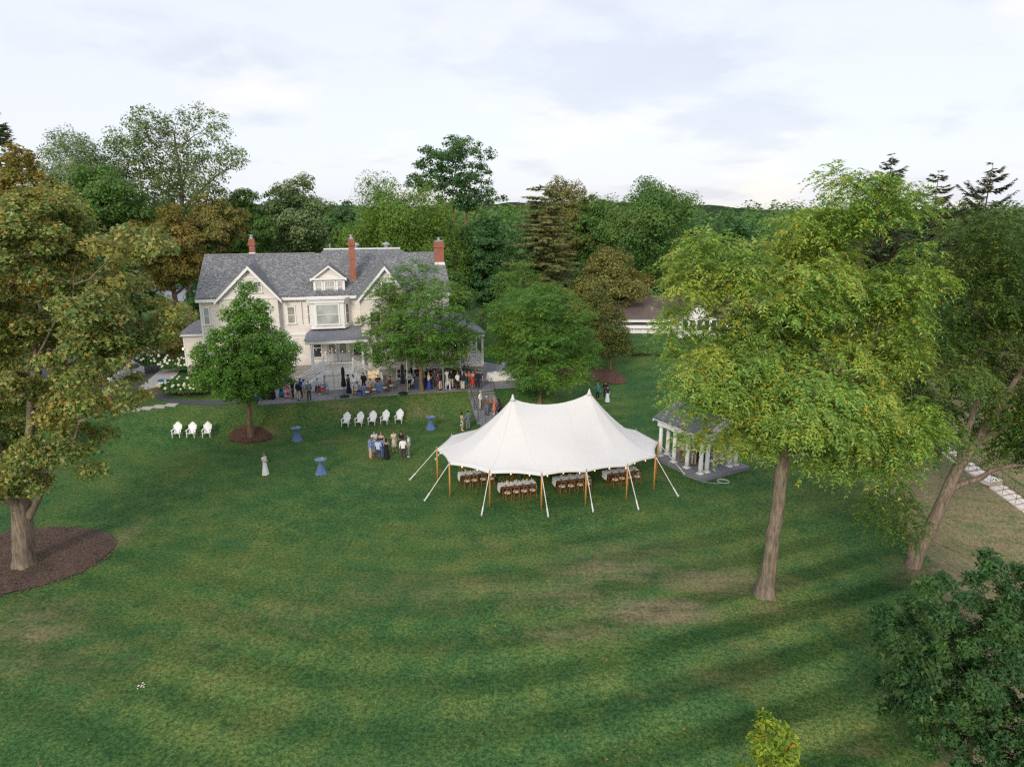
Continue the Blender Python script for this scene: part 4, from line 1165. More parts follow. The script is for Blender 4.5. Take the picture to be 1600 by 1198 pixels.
# cross gables ------------------------------------------------------
def gable(px_l, px_r, px_p, py_p, Y, grid, sgl):
    xl, xr = W(px_l, 470, Y)[0], W(px_r, 470, Y)[0]
    xm, zp = W(px_p, py_p, Y)
    ze = W(px_l, 468, Y)[1]
    sl = (zp - ze) / (xm - xl)
    ov = .38
    w = MB().prism([(xl + .25, Y, 3.3), (xr - .25, Y, 3.3), (xr - .25, Y, ze + .2 * sl), (xm, Y, zp - .2), (xl + .25, Y, ze + .2 * sl)], (0, YF + 2 - Y, 0))
    hp('gable_wall', w, M['wall2'])
    hp('foundation', MB().box(xl + .3, xr - .3, Y + .05, YF, ZB, 3.35), M['stone'])
    r1 = MB()
    for (sx, xe) in ((-1, xl), (1, xr)):
        e = (xe + sx * .12, ze - .12 * sl)
        yb = YR - .2
        q = [(e[0], Y - ov, e[1]), (xm, Y - ov, zp + .02), (xm, yb, zp + .02), (e[0], yb, e[1])]
        if sx > 0: q = q[::-1]
        q = [(a, b_, c - .0) for a, b_, c in q]
        n0 = MB().slab(q[::-1] if False else q, .0001)
        top = [Vector(p) for p in q]
        dn = Vector((0, 0, -.16))
        r1.add(top + [p + dn for p in top], [(0, 1, 2, 3), (7, 6, 5, 4), (0, 4, 5, 1), (1, 5, 6, 2), (2, 6, 7, 3), (3, 7, 4, 0)])
    rf = hp('gable_roof', r1, M['roof'])
    # raking boards on the front
    for sx, xe in ((-1, xl), (1, xr)):
        e = (xe + sx * .14, ze - .14 * sl)
        a = Vector((e[0], Y - ov - .02, e[1] - .03)); c = Vector((xm, Y - ov - .02, zp - .01))
        hp('rake_board', MB().prism([a, c, c + Vector((0, 0, -.34)), a + Vector((0, 0, -.30))], (0, .07, 0)), M['trim'], rf)
    # trim at eaves level, small attic window, pair of windows below
    hp('belt_trim', MB().box(xl + .3, xr - .3, Y - .09, Y - .005, ze - .02, ze + .16), M['trim'])
    hp('belt_trim', MB().box(xl + .27, xr - .27, Y - .08, Y - .004, 6.35, 6.55), M['trim'])
    hp('belt_trim', MB().box(xm - (zp - (ze + .62 * (zp - ze))) / sl + .3, xm + (zp - (ze + .62 * (zp - ze))) / sl - .3, Y - .06, Y - .004, ze + .60 * (zp - ze), ze + .65 * (zp - ze)), M['trim'])
    for k in (-1, 0, 1):
        window(xm + k * .72 - .27, xm + k * .72 + .27, ze + .65, ze + 1.55, Y, glass=('blind', 'glass'), top_grid=(4, 2), case=.1)
    for k in (-1.05, 1.05):
        window(xm + k - .45, xm + k + .45, 7.0, 8.85, Y, glass=('curtain', 'glass') if k < 0 else ('glass', 'glass'))
        window(xm + k - .45, xm + k + .45, 3.9, 5.75, Y, glass=('glass', 'glass') if k < 0 else ('curtain', 'glass'))
    return xl, xr, xm, ze, zp
gable(337, 438, 387, 415, 66.7, None, 1)
g2 = gable(558, 642, 600, 415, 64.0, None, 1)
window(g2[2] - 2.0, g2[2] - 1.0, 2.35, 3.15, 64.04, glass='lit', bars=(3, 1), case=.1, name='basement_window')
window(g2[2] + .8, g2[2] + 1.8, 2.35, 3.15, 64.04, glass='glass', bars=(3, 1), case=.1, name='basement_window')

# two-storey bay with cornice ---------------------------------------
YBAY = 66.15
bx0, bx1 = W(473, 466, YBAY)[0], W(549, 466, YBAY)[0]
fx0, fx1 = W(485, 480, YBAY)[0], W(537, 480, YBAY)[0]
zb0, zb1 = W(500, 512, YBAY)[1], W(500, 468, YBAY)[1]
bay_poly = [(bx0 + .25, YF + .3), (bx0 + .25, YF - .05), (fx0, YBAY), (fx1, YBAY), (bx1 - .25, YF - .05), (bx1 - .25, YF + .3)]
bay = hp('bay_window', MB().prism([(x, y, zb0) for x, y in bay_poly], (0, 0, zb1 - zb0)), M['trim'])
def out_poly(poly, d):
    c = Vector((sum(p[0] for p in poly) / len(poly), YF + .2))
    return [(c.x + (x - c.x) * (1 + d), c.y + (y - c.y) * (1 + d * 2.2)) for x, y in poly]
hp('cornice', MB().prism([(x, y, zb1 - .35) for x, y in out_poly(bay_poly, .05)], (0, 0, .36)), M['trim'], bay)
hp('cornice', MB().prism([(x, y, zb1 + .012) for x, y in out_poly(bay_poly, .10)], (0, 0, .12)), M['white'], bay)
hp('skirt', MB().prism([(x, y, zb0 - .12) for x, y in out_poly(bay_poly, .03)], (0, 0, .118)), M['trim'], bay)
zw0, zw1 = zb0 + .35, zb1 - .55
window(fx0 + .55, fx1 - .55, zw0, zw1, YBAY, glass=('blind', 'blind'))
for sx in (-1, 1):
    a = Vector((bx0 + .25, YF - .05)) if sx < 0 else Vector((fx1, YBAY))
    c = Vector((fx0, YBAY)) if sx < 0 else Vector((bx1 - .25, YF - .05))
    m_ = (a + c) / 2; ang = math.atan2(c.y - a.y, c.x - a.x)
    window(m_.x - .33, m_.x + .33, zw0, zw1, m_.y, glass=('glass', 'glass'), ang=ang, case=.1)

# dormer -------------------------------------------------------------
YD = 67.65
dx0, zd1 = W(489, 434, YD); dx1, zd0 = W(538, 462, YD)
dmx, dzp = W(513, 415, YD)
zd0 = min(zd0, ZE + .05)
dorm = hp('dormer', MB().prism([(dx0, YD, zd0 - .4), (dx1, YD, zd0 - .4), (dx1, YD, zd1), (dmx, YD, dzp - .15), (dx0, YD, zd1)], (0, 4.6, 0)), M['wall'])
dr = MB()
for sx in (-1, 1):
    e = dx0 - .28 if sx < 0 else dx1 + .28
    sl = (dzp - zd1) / (dmx - dx0); ze_ = zd1 - .28 * sl + .08
    q = [Vector((e, YD - .3, ze_)), Vector((dmx, YD - .3, dzp + .06)), Vector((dmx, YD + 5.0, dzp + .06)), Vector((e, YD + 5.0, ze_))]
    dr.add(q + [p + Vector((0, 0, -.13)) for p in q], [(0, 1, 2, 3), (7, 6, 5, 4), (0, 4, 5, 1), (1, 5, 6, 2), (2, 6, 7, 3), (3, 7, 4, 0)])
    a = Vector((e - sx * .02 * -1, YD - .33, ze_ - .02)); c = Vector((dmx, YD - .33, dzp + .03))
    hp('rake_board', MB().prism([a, c, c + Vector((0, 0, -.2)), a + Vector((0, 0, -.2))], (0, .05, 0)), M['trim'], dorm)
hp('dormer_roof', dr, M['roof'], dorm)
hp('cornice', MB().box(dx0 - .3, dx1 + .3, YD - .32, YD - .01, zd1 - .2, zd1 - .03), M['trim'], dorm)
hp('corner_board', MB().box(dx0 - .02, dx0 + .12, YD - .03, YD - .004, zd0, zd1 - .2), M['trim'], dorm)
hp('corner_board', MB().box(dx1 - .12, dx1 + .02, YD - .03, YD - .004, zd0, zd1 - .2), M['trim'], dorm)
for k, hw_ in ((-1, .27), (0, .42), (1, .27)):
    window(dmx + k * 1.05 - hw_, dmx + k * 1.05 + hw_, zd0 + .3, zd1 - .42, YD, glass=('blind', 'blind'), top_grid=(4, 3), case=.13)

# chimneys ----------------------------------------------------------
def chimney(px0, px1, py_t, py_b, Y, dep=.9, big=True):
    x0, zt = W(px0, py_t, Y); x1, zb_ = W(px1, py_b, Y)
    h = zt - zb_
    mb = MB().box(x0, x1, Y, Y + dep, zb_ - 2.2, zt - .75)
    ch = hp('chimney', mb, M['brick'])
    w = .07
    hp('chimney_top', MB().box(x0 - w, x1 + w, Y - w, Y + dep + w, zt - .746, zt - .42).box(x0 - .02, x1 + .02, Y - .02, Y + dep + .02, zt - .416, zt - .1), M['brick'], ch)
    hp('chimney_cap', MB().box(x0 + .1, x1 - .1, Y + .1, Y + dep - .1, zt - .098, zt + .02).lathe([(.16, .021), (.16, .25), (.24, .27), (.24, .32)], 12, ((x0 + x1) / 2, Y + dep / 2, zt)), M['metal'], ch)
    hp('flashing', MB().box(x0 - .05, x1 + .05, Y - .05, Y + .06, zb_ - .12, zb_ + .17), M['white'], ch)
    return ch
chimney(543.5, 557.5, 372, 446, 69.0, .95)
chimney(387.5, 398, 372, 397, 73.9, .8)
chimney(679, 694, 376, 412, 71.2, .9)
for (px, py, Y, r) in ((603, 380, 77.4, .48), (556, 381, 77.4, .4)):
    x, zt = W(px, py, Y)
    hp('roof_vent', MB().lathe([(r * .55, -1.6), (r * .55, -.35), (r * .62, -.34), (r * .62, -.2), (r, -.18), (r * 1.0, -.08), (r * .7, .05), (r * .2, .12)], 16, (x, Y, zt)), M['metal'])
x, zt = W(515, 381, 76.9)
hp('vent_pipe', MB().tube([(x, 76.9, zt - 1.5), (x, 76.9, zt)], .07, 8), M['metal'])

# entrance porch ----------------------------------------------------
YP, ZP = 63.4, 3.6
px0, px1 = W(480, 533, YP)[0], W(572, 533, YP)[0]
ztop = W(500, 510, YF)[1]; zev = W(500, 531, YP)[1]
porch = hp('porch_floor', MB().box(px0 + .1, px1 - .1, YP, YF, ZP - .18, ZP), M['white'])
hp('porch_base', MB().box(px0 + .2, px1 - .2, YP + .1, YF, ZB, ZP - .19), M['whitewall'], porch)
hp('base_panel', MB().box(px0 + 1.2, px0 + 2.4, YP + .07, YP + .097, 2.3, 3.2), M['wall'], porch)
pr = MB()
n = 5
rows = []
for k in range(n + 1):
    t = k / n
    y = YF + .1 + (YP - .45 - YF - .1) * t
    z = ztop - (ztop - zev) * (1 - (1 - t) ** 1.45)
    xo = .1 + .75 * t
    rows.append([(px0 + .55 - xo, y, z), (px1 - .55 + xo, y, z)])
for k in range(n):
    a, b_ = rows[k], rows[k + 1]
    pr.add([b_[0], b_[1], a[1], a[0]], [(0, 1, 2, 3)])
pr.add([r[0] for r in rows] + [(rows[-1][0][0], rows[0][0][1], rows[-1][0][2])], [tuple(range(n + 2))])
pr.add([r[1] for r in rows] + [(rows[-1][1][0], rows[0][1][1], rows[-1][1][2])], [tuple(range(n + 1, -1, -1))])
pro = hp('porch_roof', pr, M['porch_roof'])
hp('porch_beam', MB().box(rows[-1][0][0] + .1, rows[-1][1][0] - .1, YP - .3, YP + .1, zev - .36, zev - .01).box(rows[-1][0][0] + .1, px0 + .3, YP + .1, YF, zev - .36, zev - .01).box(px1 - .3, rows[-1][1][0] - .1, YP + .1, YF, zev - .36, zev - .01), M['trim'], pro)
hp('porch_ceiling', MB().box(px0 + .31, px1 - .31, YP + .11, YF, zev - .13, zev - .05), M['white'], pro)
for x in (px0 + .35, px1 - .35):
    hp('column', MB().lathe([(.2, 0), (.2, .1), (.15, .14), (.14, 1.3), (.125, zev - .36 - ZP - .18), (.19, zev - .36 - ZP - .12), (.19, zev - .362 - ZP)], 14, (x, YP + .12, ZP)), M['white'], pro)
# french doors and flanking windows at the back of the porch
dmx_ = (px0 + px1) / 2 - .1
for sx in (-1, 1):
    x0 = dmx_ + (.06 if sx > 0 else -1.0); x1 = x0 + .94
    dmb = MB().box(x0, x0 + .15, YF - .07, YF - .01, ZP, ZP + 2.35).box(x1 - .15, x1, YF - .07, YF - .01, ZP, ZP + 2.35).box(x0 + .15, x1 - .15, YF - .07, YF - .01, ZP, ZP + .75).box(x0 + .15, x1 - .15, YF - .07, YF - .01, ZP + 2.2, ZP + 2.35)
    d_ = hp('door', dmb, M['white'])
    hp('pane', MB().box(x0 + .15, x1 - .15, YF - .04, YF - .012, ZP + .75, ZP + 2.2), M['curtain'], d_)
    hp('handle', MB().tube([((x1 if sx < 0 else x0) - sx * -.06, YF - .12, ZP + .98), ((x1 if sx < 0 else x0) - sx * -.06, YF - .12, ZP + 1.12)], .018, 6), M['metal'], d_)
hp('door_casing', MB().box(dmx_ - 1.2, dmx_ - 1.02, YF - .1, YF - .005, ZP, ZP + 2.5).box(dmx_ + 1.02, dmx_ + 1.2, YF - .1, YF - .005, ZP, ZP + 2.5).box(dmx_ - 1.019, dmx_ + 1.019, YF - .1, YF - .005, ZP + 2.37, ZP + 2.5), M['trim'])
window(dmx_ - 2.3, dmx_ - 1.6, ZP + .5, ZP + 2.3, YF, glass='glass'); window(dmx_ + 1.6, dmx_ + 2.3, ZP + .5, ZP + 2.3, YF, glass='glass')
# landing, two flights running down sideways, railings
YLn = 61.9
lx0, lx1 = W(505, 582, YLn)[0], W(552, 582, YLn)[0]
hp('landing', MB().box(lx0, lx1, YLn, YP - .01, ZP - .16, ZP - .003), M['white'], porch)
hp('landing_base', MB().box(lx0 + .1, lx1 - .1, YLn + .08, YP - .02, ZB, ZP - .17), M['whitewall'], porch)
hp('base_panel', MB().box(lx0 + .45, lx0 + 1.35, YLn + .05, YLn + .078, 2.25, 3.1).box(lx1 - 1.35, lx1 - .45, YLn + .05, YLn + .078, 2.25, 3.1), M['wall'], porch)
def railing(name, pts, parent, h=.92, mat=None, post_ends=True, dr=.11):
    mb = MB()
    for a, b_ in zip(pts[:-1], pts[1:]):
        a = Vector(a); b_ = Vector(b_); L = (b_ - a).length
        for zz, r in ((h, .045), (.12, .035)):
            mb.tube([a + Vector((0, 0, zz)), b_ + Vector((0, 0, zz))], r, 4)
        n = max(2, int(L / .15))
        for k in range(1, n):
            p = a + (b_ - a) * (k / n)
            mb.box(p.x - .013, p.x + .013, p.y - .013, p.y + .013, p.z + .12, p.z + h)
    for p in pts:
        mb.box(p[0] - .07, p[0] + .07, p[1] - .07, p[1] + .07, p[2] - .05, p[2] + h + .18)
    return hp(name, mb, mat or M['white'], parent)
railing('railing', [(lx0, YLn + .07, ZP), (lx1, YLn + .07, ZP)], porch)
def flight(xtop, sx, y0, y1, n, tread=.29):
    rise = (ZP - TZ) / n
    st = None
    mb = MB().prism([(xtop, y0, ZP - .02), (xtop + sx * tread * n, y0, TZ), (xtop + sx * tread * n, y0, TZ - .1), (xtop, y0, TZ - .1)], (0, .06, 0))
    st = hp('stair_stringer', mb, M['white'], porch)
    for k in range(n):
        xa_ = xtop + sx * tread * k; xb_ = xa_ + sx * (tread + .03)
        z = ZP - rise * (k + 1)
        hp('step', MB().box(min(xa_, xb_), max(xa_, xb_), y0 + .062, y1, z - .05, z), M['white'], porch)
        hp('riser', MB().box(min(xa_, xa_ + sx * .02), max(xa_, xa_ + sx * .02), y0 + .062, y1, z + .002, z + rise - .052), M['white'], porch)
    railing('railing', [(xtop, y0 + .1, ZP), (xtop + sx * tread * n, y0 + .1, TZ + .05)], porch)
    railing('railing', [(xtop, y1 - .1, ZP), (xtop + sx * tread * n, y1 - .1, TZ + .05)], porch)
flight(lx0, -1, YLn + .02, YP - .03, 9)
flight(lx1, 1, YLn + .02, YP - .03, 9)

# side veranda at the east end --------------------------------------
VY, VZ = 62.6, 3.6
vx0, vx1 = g2[1] - .2, W(755, 560, VY)[0]
ver = hp('veranda_floor', MB().box(vx0, vx1, VY, 72, VZ - .2, VZ), M['white'])
hp('veranda_base', MB().box(vx0 + .1, vx1 - .1, VY + .12, 72, ZB, VZ - .21), M['stone'], ver)
ve = W(700, 522, VY - .4)[1]
vx1o = W(759, 521, VY - .4)[0]
vt = ve + .95
vr = MB()
xi = XR + .2
q = [(vx0 + .2, VY - .4, ve), (vx1o, VY - .4, ve), (vx1o - 2.8, YF + .4, vt), (vx0 + .2, YF + .4, vt), (vx1o, 73, ve), (vx1o - 2.8, 73, vt)]
vr.add(q, [(0, 1, 2, 3), (1, 4, 5, 2)])
vr.add([(q[0][0], q[0][1], ve - .1), (q[1][0], q[1][1], ve - .1), (q[4][0], q[4][1], ve - .1), (q[0][0], 73, ve - .1)], [(3, 2, 1, 0)])
vr.add([q[0], q[1], (q[1][0], q[1][1], ve - .1), (q[0][0], q[0][1], ve - .1)], [(3, 2, 1, 0)])
vr.add([q[1], q[4], (q[4][0], q[4][1], ve - .1), (q[1][0], q[1][1], ve - .1)], [(3, 2, 1, 0)])
vro = hp('veranda_roof', vr, M['porch_roof'])
seams = MB()
for k in range(14):
    t = (k + .5) / 14
    xx = q[0][0] + (q[1][0] - q[0][0]) * t
    x2 = min(xx, q[2][0]); 
    if xx <= q[2][0]: seams.tube([(xx, VY - .4, ve + .02), (xx, YF + .4, vt + .02)], .022, 4)
    else:
        f = (q[1][0] - xx) / 2.8
        seams.tube([(xx, VY - .4, ve + .02), (xx, VY - .4 + (YF + .8 - VY) * f, ve + (vt - ve) * f + .02)], .022, 4)
hp('roof_seam', seams, M['metal'], vro)
hp('veranda_beam', MB().box(vx0 + .2, vx1 + .12, VY - .2, VY + .1, ve - .4, ve - .11).box(vx1 - .18, vx1 + .12, VY + .1, 72, ve - .4, ve - .11), M['trim'], vro)
for (px, y) in ((716, VY + .1), (755, VY + .1), (755, 66.4), (755, 70.2), (672, VY + .1)):
    x = W(px, 540, VY)[0]
    x = min(x, vx1 - .05)
    hp('column', MB().lathe([(.17, 0), (.17, .1), (.12, .14), (.11, ve - .4 - VZ - .16), (.16, ve - .4 - VZ - .1), (.16, ve - .402 - VZ)], 12, (x, y, VZ)), M['white'], vro)
xpost = W(716, 540, VY)[0]
railing('railing', [(xpost + .15, VY + .1, VZ), (vx1 - .05, VY + .1, VZ), (vx1 - .05, 70.2, VZ)], ver)
railing('railing', [(vx0 + .2, VY + .1, VZ), (W(690, 540, VY)[0], VY + .1, VZ)], ver)
n = 9
for k in range(n):
    z = VZ - (VZ - TZ) / n * (k + 1)
    hp('step', MB().box(W(692, 540, VY)[0], xpost - .1, VY - .28 * (k + 1), VY - .28 * k + .02, z - .06, z), M['bluestone'], ver)
railing('railing', [(xpost, VY, VZ), (xpost, VY - .28 * n, TZ)], ver)

# low wing on the west side -----------------------------------------
wx0, wx1 = W(286, 530, 72)[0], XL - .003
wz = W(290, 522, 72)[1]
wing = hp('wing_wall', MB().box(wx0, wx1, 72, 77, 2.75, wz), M['wall'])
hp('foundation', MB().box(wx0 + .05, wx1, 72.05, 76.9, ZB, 2.74), M['stone'])
hp('wing_roof', MB().add([(wx0 - .35, 71.6, wz + .05), (wx1, 71.6, wz + .05), (wx1, 77.4, wz + .05), (wx0 - .35, 77.4, wz + .05), (wx0 + .5, 72.8, wz + .75), (wx1, 72.8, wz + .75), (wx1, 76.4, wz + .75), (wx0 + .5, 76.4, wz + .75)],
                         [(0, 1, 5, 4), (4, 5, 6, 7), (2, 3, 7, 6), (3, 0, 4, 7), (3, 2, 1, 0), (1, 2, 6, 5)]), M['porch_roof'])
hp('eave_trim', MB().box(wx0 - .3, wx1 - .01, 71.65, 71.99, wz - .18, wz + .04), M['trim'])
hp('corner_board', MB().box(wx0 - .02, wx0 + .12, 71.97, 71.996, 2.8, wz - .19), M['trim'])
hp('wall_lamp', MB().box(wx0 - .16, wx0 - .02, 71.8, 71.95, wz - 1.6, wz - 1.35), M['warm'])
hp('downpipe', MB().tube([(px0 - .6, YF - .3, ZE - .3), (px0 - .6, YF - .12, ZE - .7), (px0 - .6, YF - .12, ztop + .3), (px0 - .1, YF - .12, ztop + .05)], .05, 6), M['trim'])

W = W_world
# ------------------------------------------------------------------ terrace
T_R = 26.6                                                           # length of the front edge
terr = MB()
e = [on_edge(0, 0, 0), on_edge(18.0, 0, 0), on_edge(20.7, 0, 0), on_edge(T_R, 0, 0)]
poly = [on_edge(.0, 0, 0), on_edge(T_R, 0, 0), on_edge(T_R + .4, 5.5, 0), HW(vx1 + .5, 72, 0), HW(XR, 73, 0), HW(XL + 2, 73, 0), HW(XL + 4, 69, 0), on_edge(-.3, 6.2, 0)]
terr.prism([(p[0], p[1], TZ - .22) for p in poly], (0, 0, .22))
t_o = tag(terr.build('terrace', M['bluestone']), kind='structure')
# garden stairs down to the lawn
su0, su1 = 18.45, 20.95
stairs = empty('garden_stairs', (*on_edge((su0 + su1) / 2, -4.4)[:2], 0), 0, 'grey stone garden stairs between grass banks with iron handrails', 'stairs')
NS = 12
for k in range(NS):
    z1 = TZ - TZ / NS * k - .01
    s1 = -.36 * k; s0 = s1 - .40
    a = [on_edge(su0, s0, z1 - .17), on_edge(su1, s0, z1 - .17), on_edge(su1, s1, z1 - .17), on_edge(su0, s1, z1 - .17)]
    MB().prism(a, (0, 0, .165)).build('step', M['bluestone'], stairs)
for k, (a0, a1, s0, s1) in enumerate([(su0 + .2, su1 + .5, -5.25, -4.45), (su0 + .3, su1 + .9, -6.15, -5.35)]):
    zz = [gz(*on_edge(u, s)[:2]) for u in (a0, a1) for s in (s0, s1)]
    MB().prism([on_edge(a0, s0, min(zz) - .05), on_edge(a1, s0, min(zz) - .05), on_edge(a1, s1, min(zz) - .05), on_edge(a0, s1, min(zz) - .05)], (0, 0, max(zz) - min(zz) + .1)).build('step', M['bluestone'], stairs)
for u in (su0 + .12, su1 - .12, su0 + .75):
    mb = MB()
    pts = [on_edge(u, .25, TZ + .95), on_edge(u, -.1, TZ + .95), on_edge(u, -4.3, .98 + .1), on_edge(u, -4.6, .98)]
    mb.tube(pts, .022, 6)
    for s_, z_ in ((.2, TZ), (-1.4, TZ - .25 * 2), (-2.8, TZ - 1.3), (-4.3, .05)):
        mb.tube([on_edge(u, s_, z_ - .1), on_edge(u, s_, z_ + (.98 if s_ > -4 else 1.05))], .018, 6)
    mb.build('handrail', M['iron'], stairs)
# railing down the east side of the terrace
mb = MB()
for k in range(9):
    p = on_edge(T_R + .15, 4.4 - k * 1.0); z = gz(p[0], p[1])
    mb.tube([(p[0], p[1], z - .1), (p[0], p[1], z + .95)], .015, 5)
    if k:
        for hh in (.3, .92): mb.tube([(pp[0], pp[1], pz + hh), (p[0], p[1], z + hh)], .012, 5)
    pp, pz = p, z
tag(mb.build('iron_fence', M['iron']), 'thin black iron railing at the end of the terrace by the bank', 'fence')
# ------------------------------------------------------------------ other buildings
bx = empty('pavilion_house', (*at(1000, 545, 1.9), 1.9), 0, 'long white porch building with brown shingle roof beyond the lawn', 'building')
def bp(name, mb, mat, parent=None):
    o = link(name, mb.mesh(name, mat)); o.parent = parent or bx
    if parent is None: o.matrix_parent_inverse = Matrix.Translation(-bx.location)
    return o
BY = 92.0
b0, b1 = W(955, 520, BY)[0], W(1052, 520, BY)[0]
be = W(1000, 498, BY)[1]; bt = W(1000, 474, BY + 4)[1]
gB = gz(b0, BY) - .1
bp('wall', MB().box(b0 + .5, b1 - .3, BY + .6, BY + 9, gB, be - .5), M['whitewall'])
bp('roof', MB().add([(b0 - .5, BY - .5, be), (b1 + .5, BY - .5, be), (b1 - 3.0, BY + 4.5, bt), (b0 + 1.0, BY + 4.5, bt), (b0 - .5, BY + 10, be), (b1 + .5, BY + 10, be)], [(0, 1, 2, 3), (1, 5, 2), (5, 4, 3, 2), (4, 0, 3), (4, 5, 1, 0)]), M['roof_brown'])
bp('fascia', MB().box(b0 - .4, b1 + .4, BY - .35, BY - .2, be - .42, be - .03), M['trim'])
bp('lower_roof', MB().add([(b0, BY - .6, be - .75), (b1, BY - .6, be - .75), (b1, BY + .55, be - .43), (b0, BY + .55, be - .43)], [(0, 1, 2, 3), (3, 2, 1, 0)]), M['metal'])
bp('fascia', MB().box(b0, b1, BY - .58, BY - .2, be - 1.25, be - .8), M['white'])
for k in range(7):
    xx = b0 + .6 + (b1 - b0 - 1.2) * k / 6
    bp('post', MB().box(xx - .14, xx + .14, BY - .3, BY - .02, gB, be - 1.26), M['white'])
    if k < 6:
        x2 = b0 + .6 + (b1 - b0 - 1.2) * (k + 1) / 6
        w_ = bp('window', MB().box(xx + .14, x2 - .14, BY - .12, BY - .06, gB, gB + .5).box(xx + .2, x2 - .2, BY - .11, BY - .07, be - 1.6, be - 1.27).box((xx + x2) / 2 - .04, (xx + x2) / 2 + .04, BY - .11, BY - .065, gB + .5, be - 1.6), M['white'])
        bp('pane', MB().box(xx + .14, x2 - .14, BY - .05, BY - .02, gB + .5, be - 1.61), M['glass'], w_)
# taller hipped block behind
c0, c1 = W(980, 480, BY + 10)[0], W(1075, 480, BY + 10)[0]
ce = W(1000, 480, BY + 10)[1]; ct = W(1000, 462, BY + 14)[1]
bp('roof', MB().add([(c0, BY + 9, ce), (c1 + 4, BY + 9, ce), (c1, BY + 14, ct), (c0 + 3, BY + 14, ct), (c0, BY + 19, ce), (c1 + 4, BY + 19, ce)], [(0, 1, 2, 3), (1, 5, 2), (5, 4, 3, 2), (4, 0, 3), (4, 5, 1, 0)]), M['roof_brown'])
bp('wall', MB().box(c0 + .4, c1 + 3.6, BY + 9.4, BY + 18, gB, ce - .02), M['whitewall'])
# gabled wing facing the lawn
d0, d1 = W(1060, 520, BY - 3)[0], W(1120, 520, BY - 3)[0]
de = W(1060, 500, BY - 3)[1]; dp = W(1090, 470, BY - 3)[1]; dm = (d0 + d1) / 2
bp('wall', MB().prism([(d0, BY - 3, gB), (d1, BY - 3, gB), (d1, BY - 3, de), (dm, BY - 3, dp), (d0, BY - 3, de)], (0, 13, 0)), M['whitewall'])
rr = MB()
for sx, xe in ((-1, d0 - .5), (1, d1 + .5)):
    ze_ = de - .35
    qq = [Vector((xe, BY - 3.5, ze_)), Vector((dm, BY - 3.5, dp + .12)), Vector((dm, BY + 11, dp + .12)), Vector((xe, BY + 11, ze_))]
    rr.add(qq + [p + Vector((0, 0, -.12)) for p in qq], [(0, 1, 2, 3), (7, 6, 5, 4), (0, 4, 5, 1), (1, 5, 6, 2), (2, 6, 7, 3), (3, 7, 4, 0)])
bp('roof', rr, M['roof_brown'])
f0, f1 = d1 + .2, W(1225, 520, BY - 1)[0]
bp('wall', MB().box(f0, f1, BY - 1, BY + 8, gB, de + .2), M['whitewall'])
bp('roof', MB().prism([(f0, BY - 1.6, de + .15), (f0, BY + 3.5, dp - .3), (f0, BY + 8.6, de + .15)], (f1 - f0 + .5, 0, 0)), M['roof_brown'])
for k in range(6):
    xx = (d0 + .8 + k * .95) if k < 5 else f0 + 1.5
    w_ = bp('window', MB().box(xx - .4, xx + .4, BY - 3.07, BY - 3.01, gB + .9, gB + 2.5), M['white'])
    bp('pane', MB().box(xx - .3, xx + .3, BY - 3.09, BY - 3.072, gB + 1.0, gB + 2.4), M['glass'], w_)
for k in range(5):
    xx = f0 + 1 + k * 1.7
    w_ = bp('window', MB().box(xx - .45, xx + .45, BY - 1.07, BY - 1.01, gB + .9, gB + 2.5), M['white'])
    bp('pane', MB().box(xx - .35, xx + .35, BY - 1.09, BY - 1.072, gB + 1.0, gB + 2.4), M['glass'], w_)
# far cottage seen through the leaves
hx_, hz_ = W(1035, 420, 150)
cot = empty('cottage', (hx_, 150, 1.9), 0, 'pale yellow cottage gable glimpsed between the far trees', 'house')
mw = plain('yellow_clapboard', (.62, .47, .22), .7, .08, 2)
def cp_(name, mb, mat, parent=None):
    o = link(name, mb.mesh(name, mat)); o.parent = parent or cot
    if parent is None: o.matrix_parent_inverse = Matrix.Translation(-cot.location)
    return o
zt_ = W(1035, 402, 150)[1]
cp_('wall', MB().prism([(hx_ - 2.2, 150, 1.7), (hx_ + 2.2, 150, 1.7), (hx_ + 2.2, 150, zt_ - 2), (hx_, 150, zt_), (hx_ - 2.2, 150, zt_ - 2)], (0, 6, 0)), mw)
cp_('roof', MB().slab([(hx_ + 2.6, 149.6, zt_ - 2.3), (hx_ + 2.6, 156.4, zt_ - 2.3), (hx_, 156.4, zt_ + .1), (hx_, 149.6, zt_ + .1)], .15).slab([(hx_, 149.6, zt_ + .1), (hx_, 156.4, zt_ + .1), (hx_ - 2.6, 156.4, zt_ - 2.3), (hx_ - 2.6, 149.6, zt_ - 2.3)], .15), M['roof_dark'])
w_ = cp_('window', MB().box(hx_ - .7, hx_ + .3, 149.9, 149.98, zt_ - 4.2, zt_ - 2.6), M['white'])
cp_('pane', MB().box(hx_ - .6, hx_ + .2, 149.88, 149.898, zt_ - 4.1, zt_ - 2.7), M['glass'], w_)
# long low shed behind the parking lot
lx, lz = W(160, 432, 168)
shed = empty('low_shed', (lx, 168, 1.9), 0, 'long dark grey shed at the far side of the parking lot', 'shed')
o = MB().box(lx - 22, lx + 22, 168, 176, 1.7, 5.2).mesh('wall', plain('dark_shed_wall', (.10, .105, .115), .8, .1, .3)); o = link('wall', o, shed); o.matrix_parent_inverse = Matrix.Translation(-shed.location)
o = MB().prism([(lx - 23, 167.4, 5.21), (lx - 23, 172, 6.9), (lx - 23, 176.6, 5.21)], (46, 0, 0)).mesh('roof', M['roof_dark']); o = link('roof', o, shed); o.matrix_parent_inverse = Matrix.Translation(-shed.location)

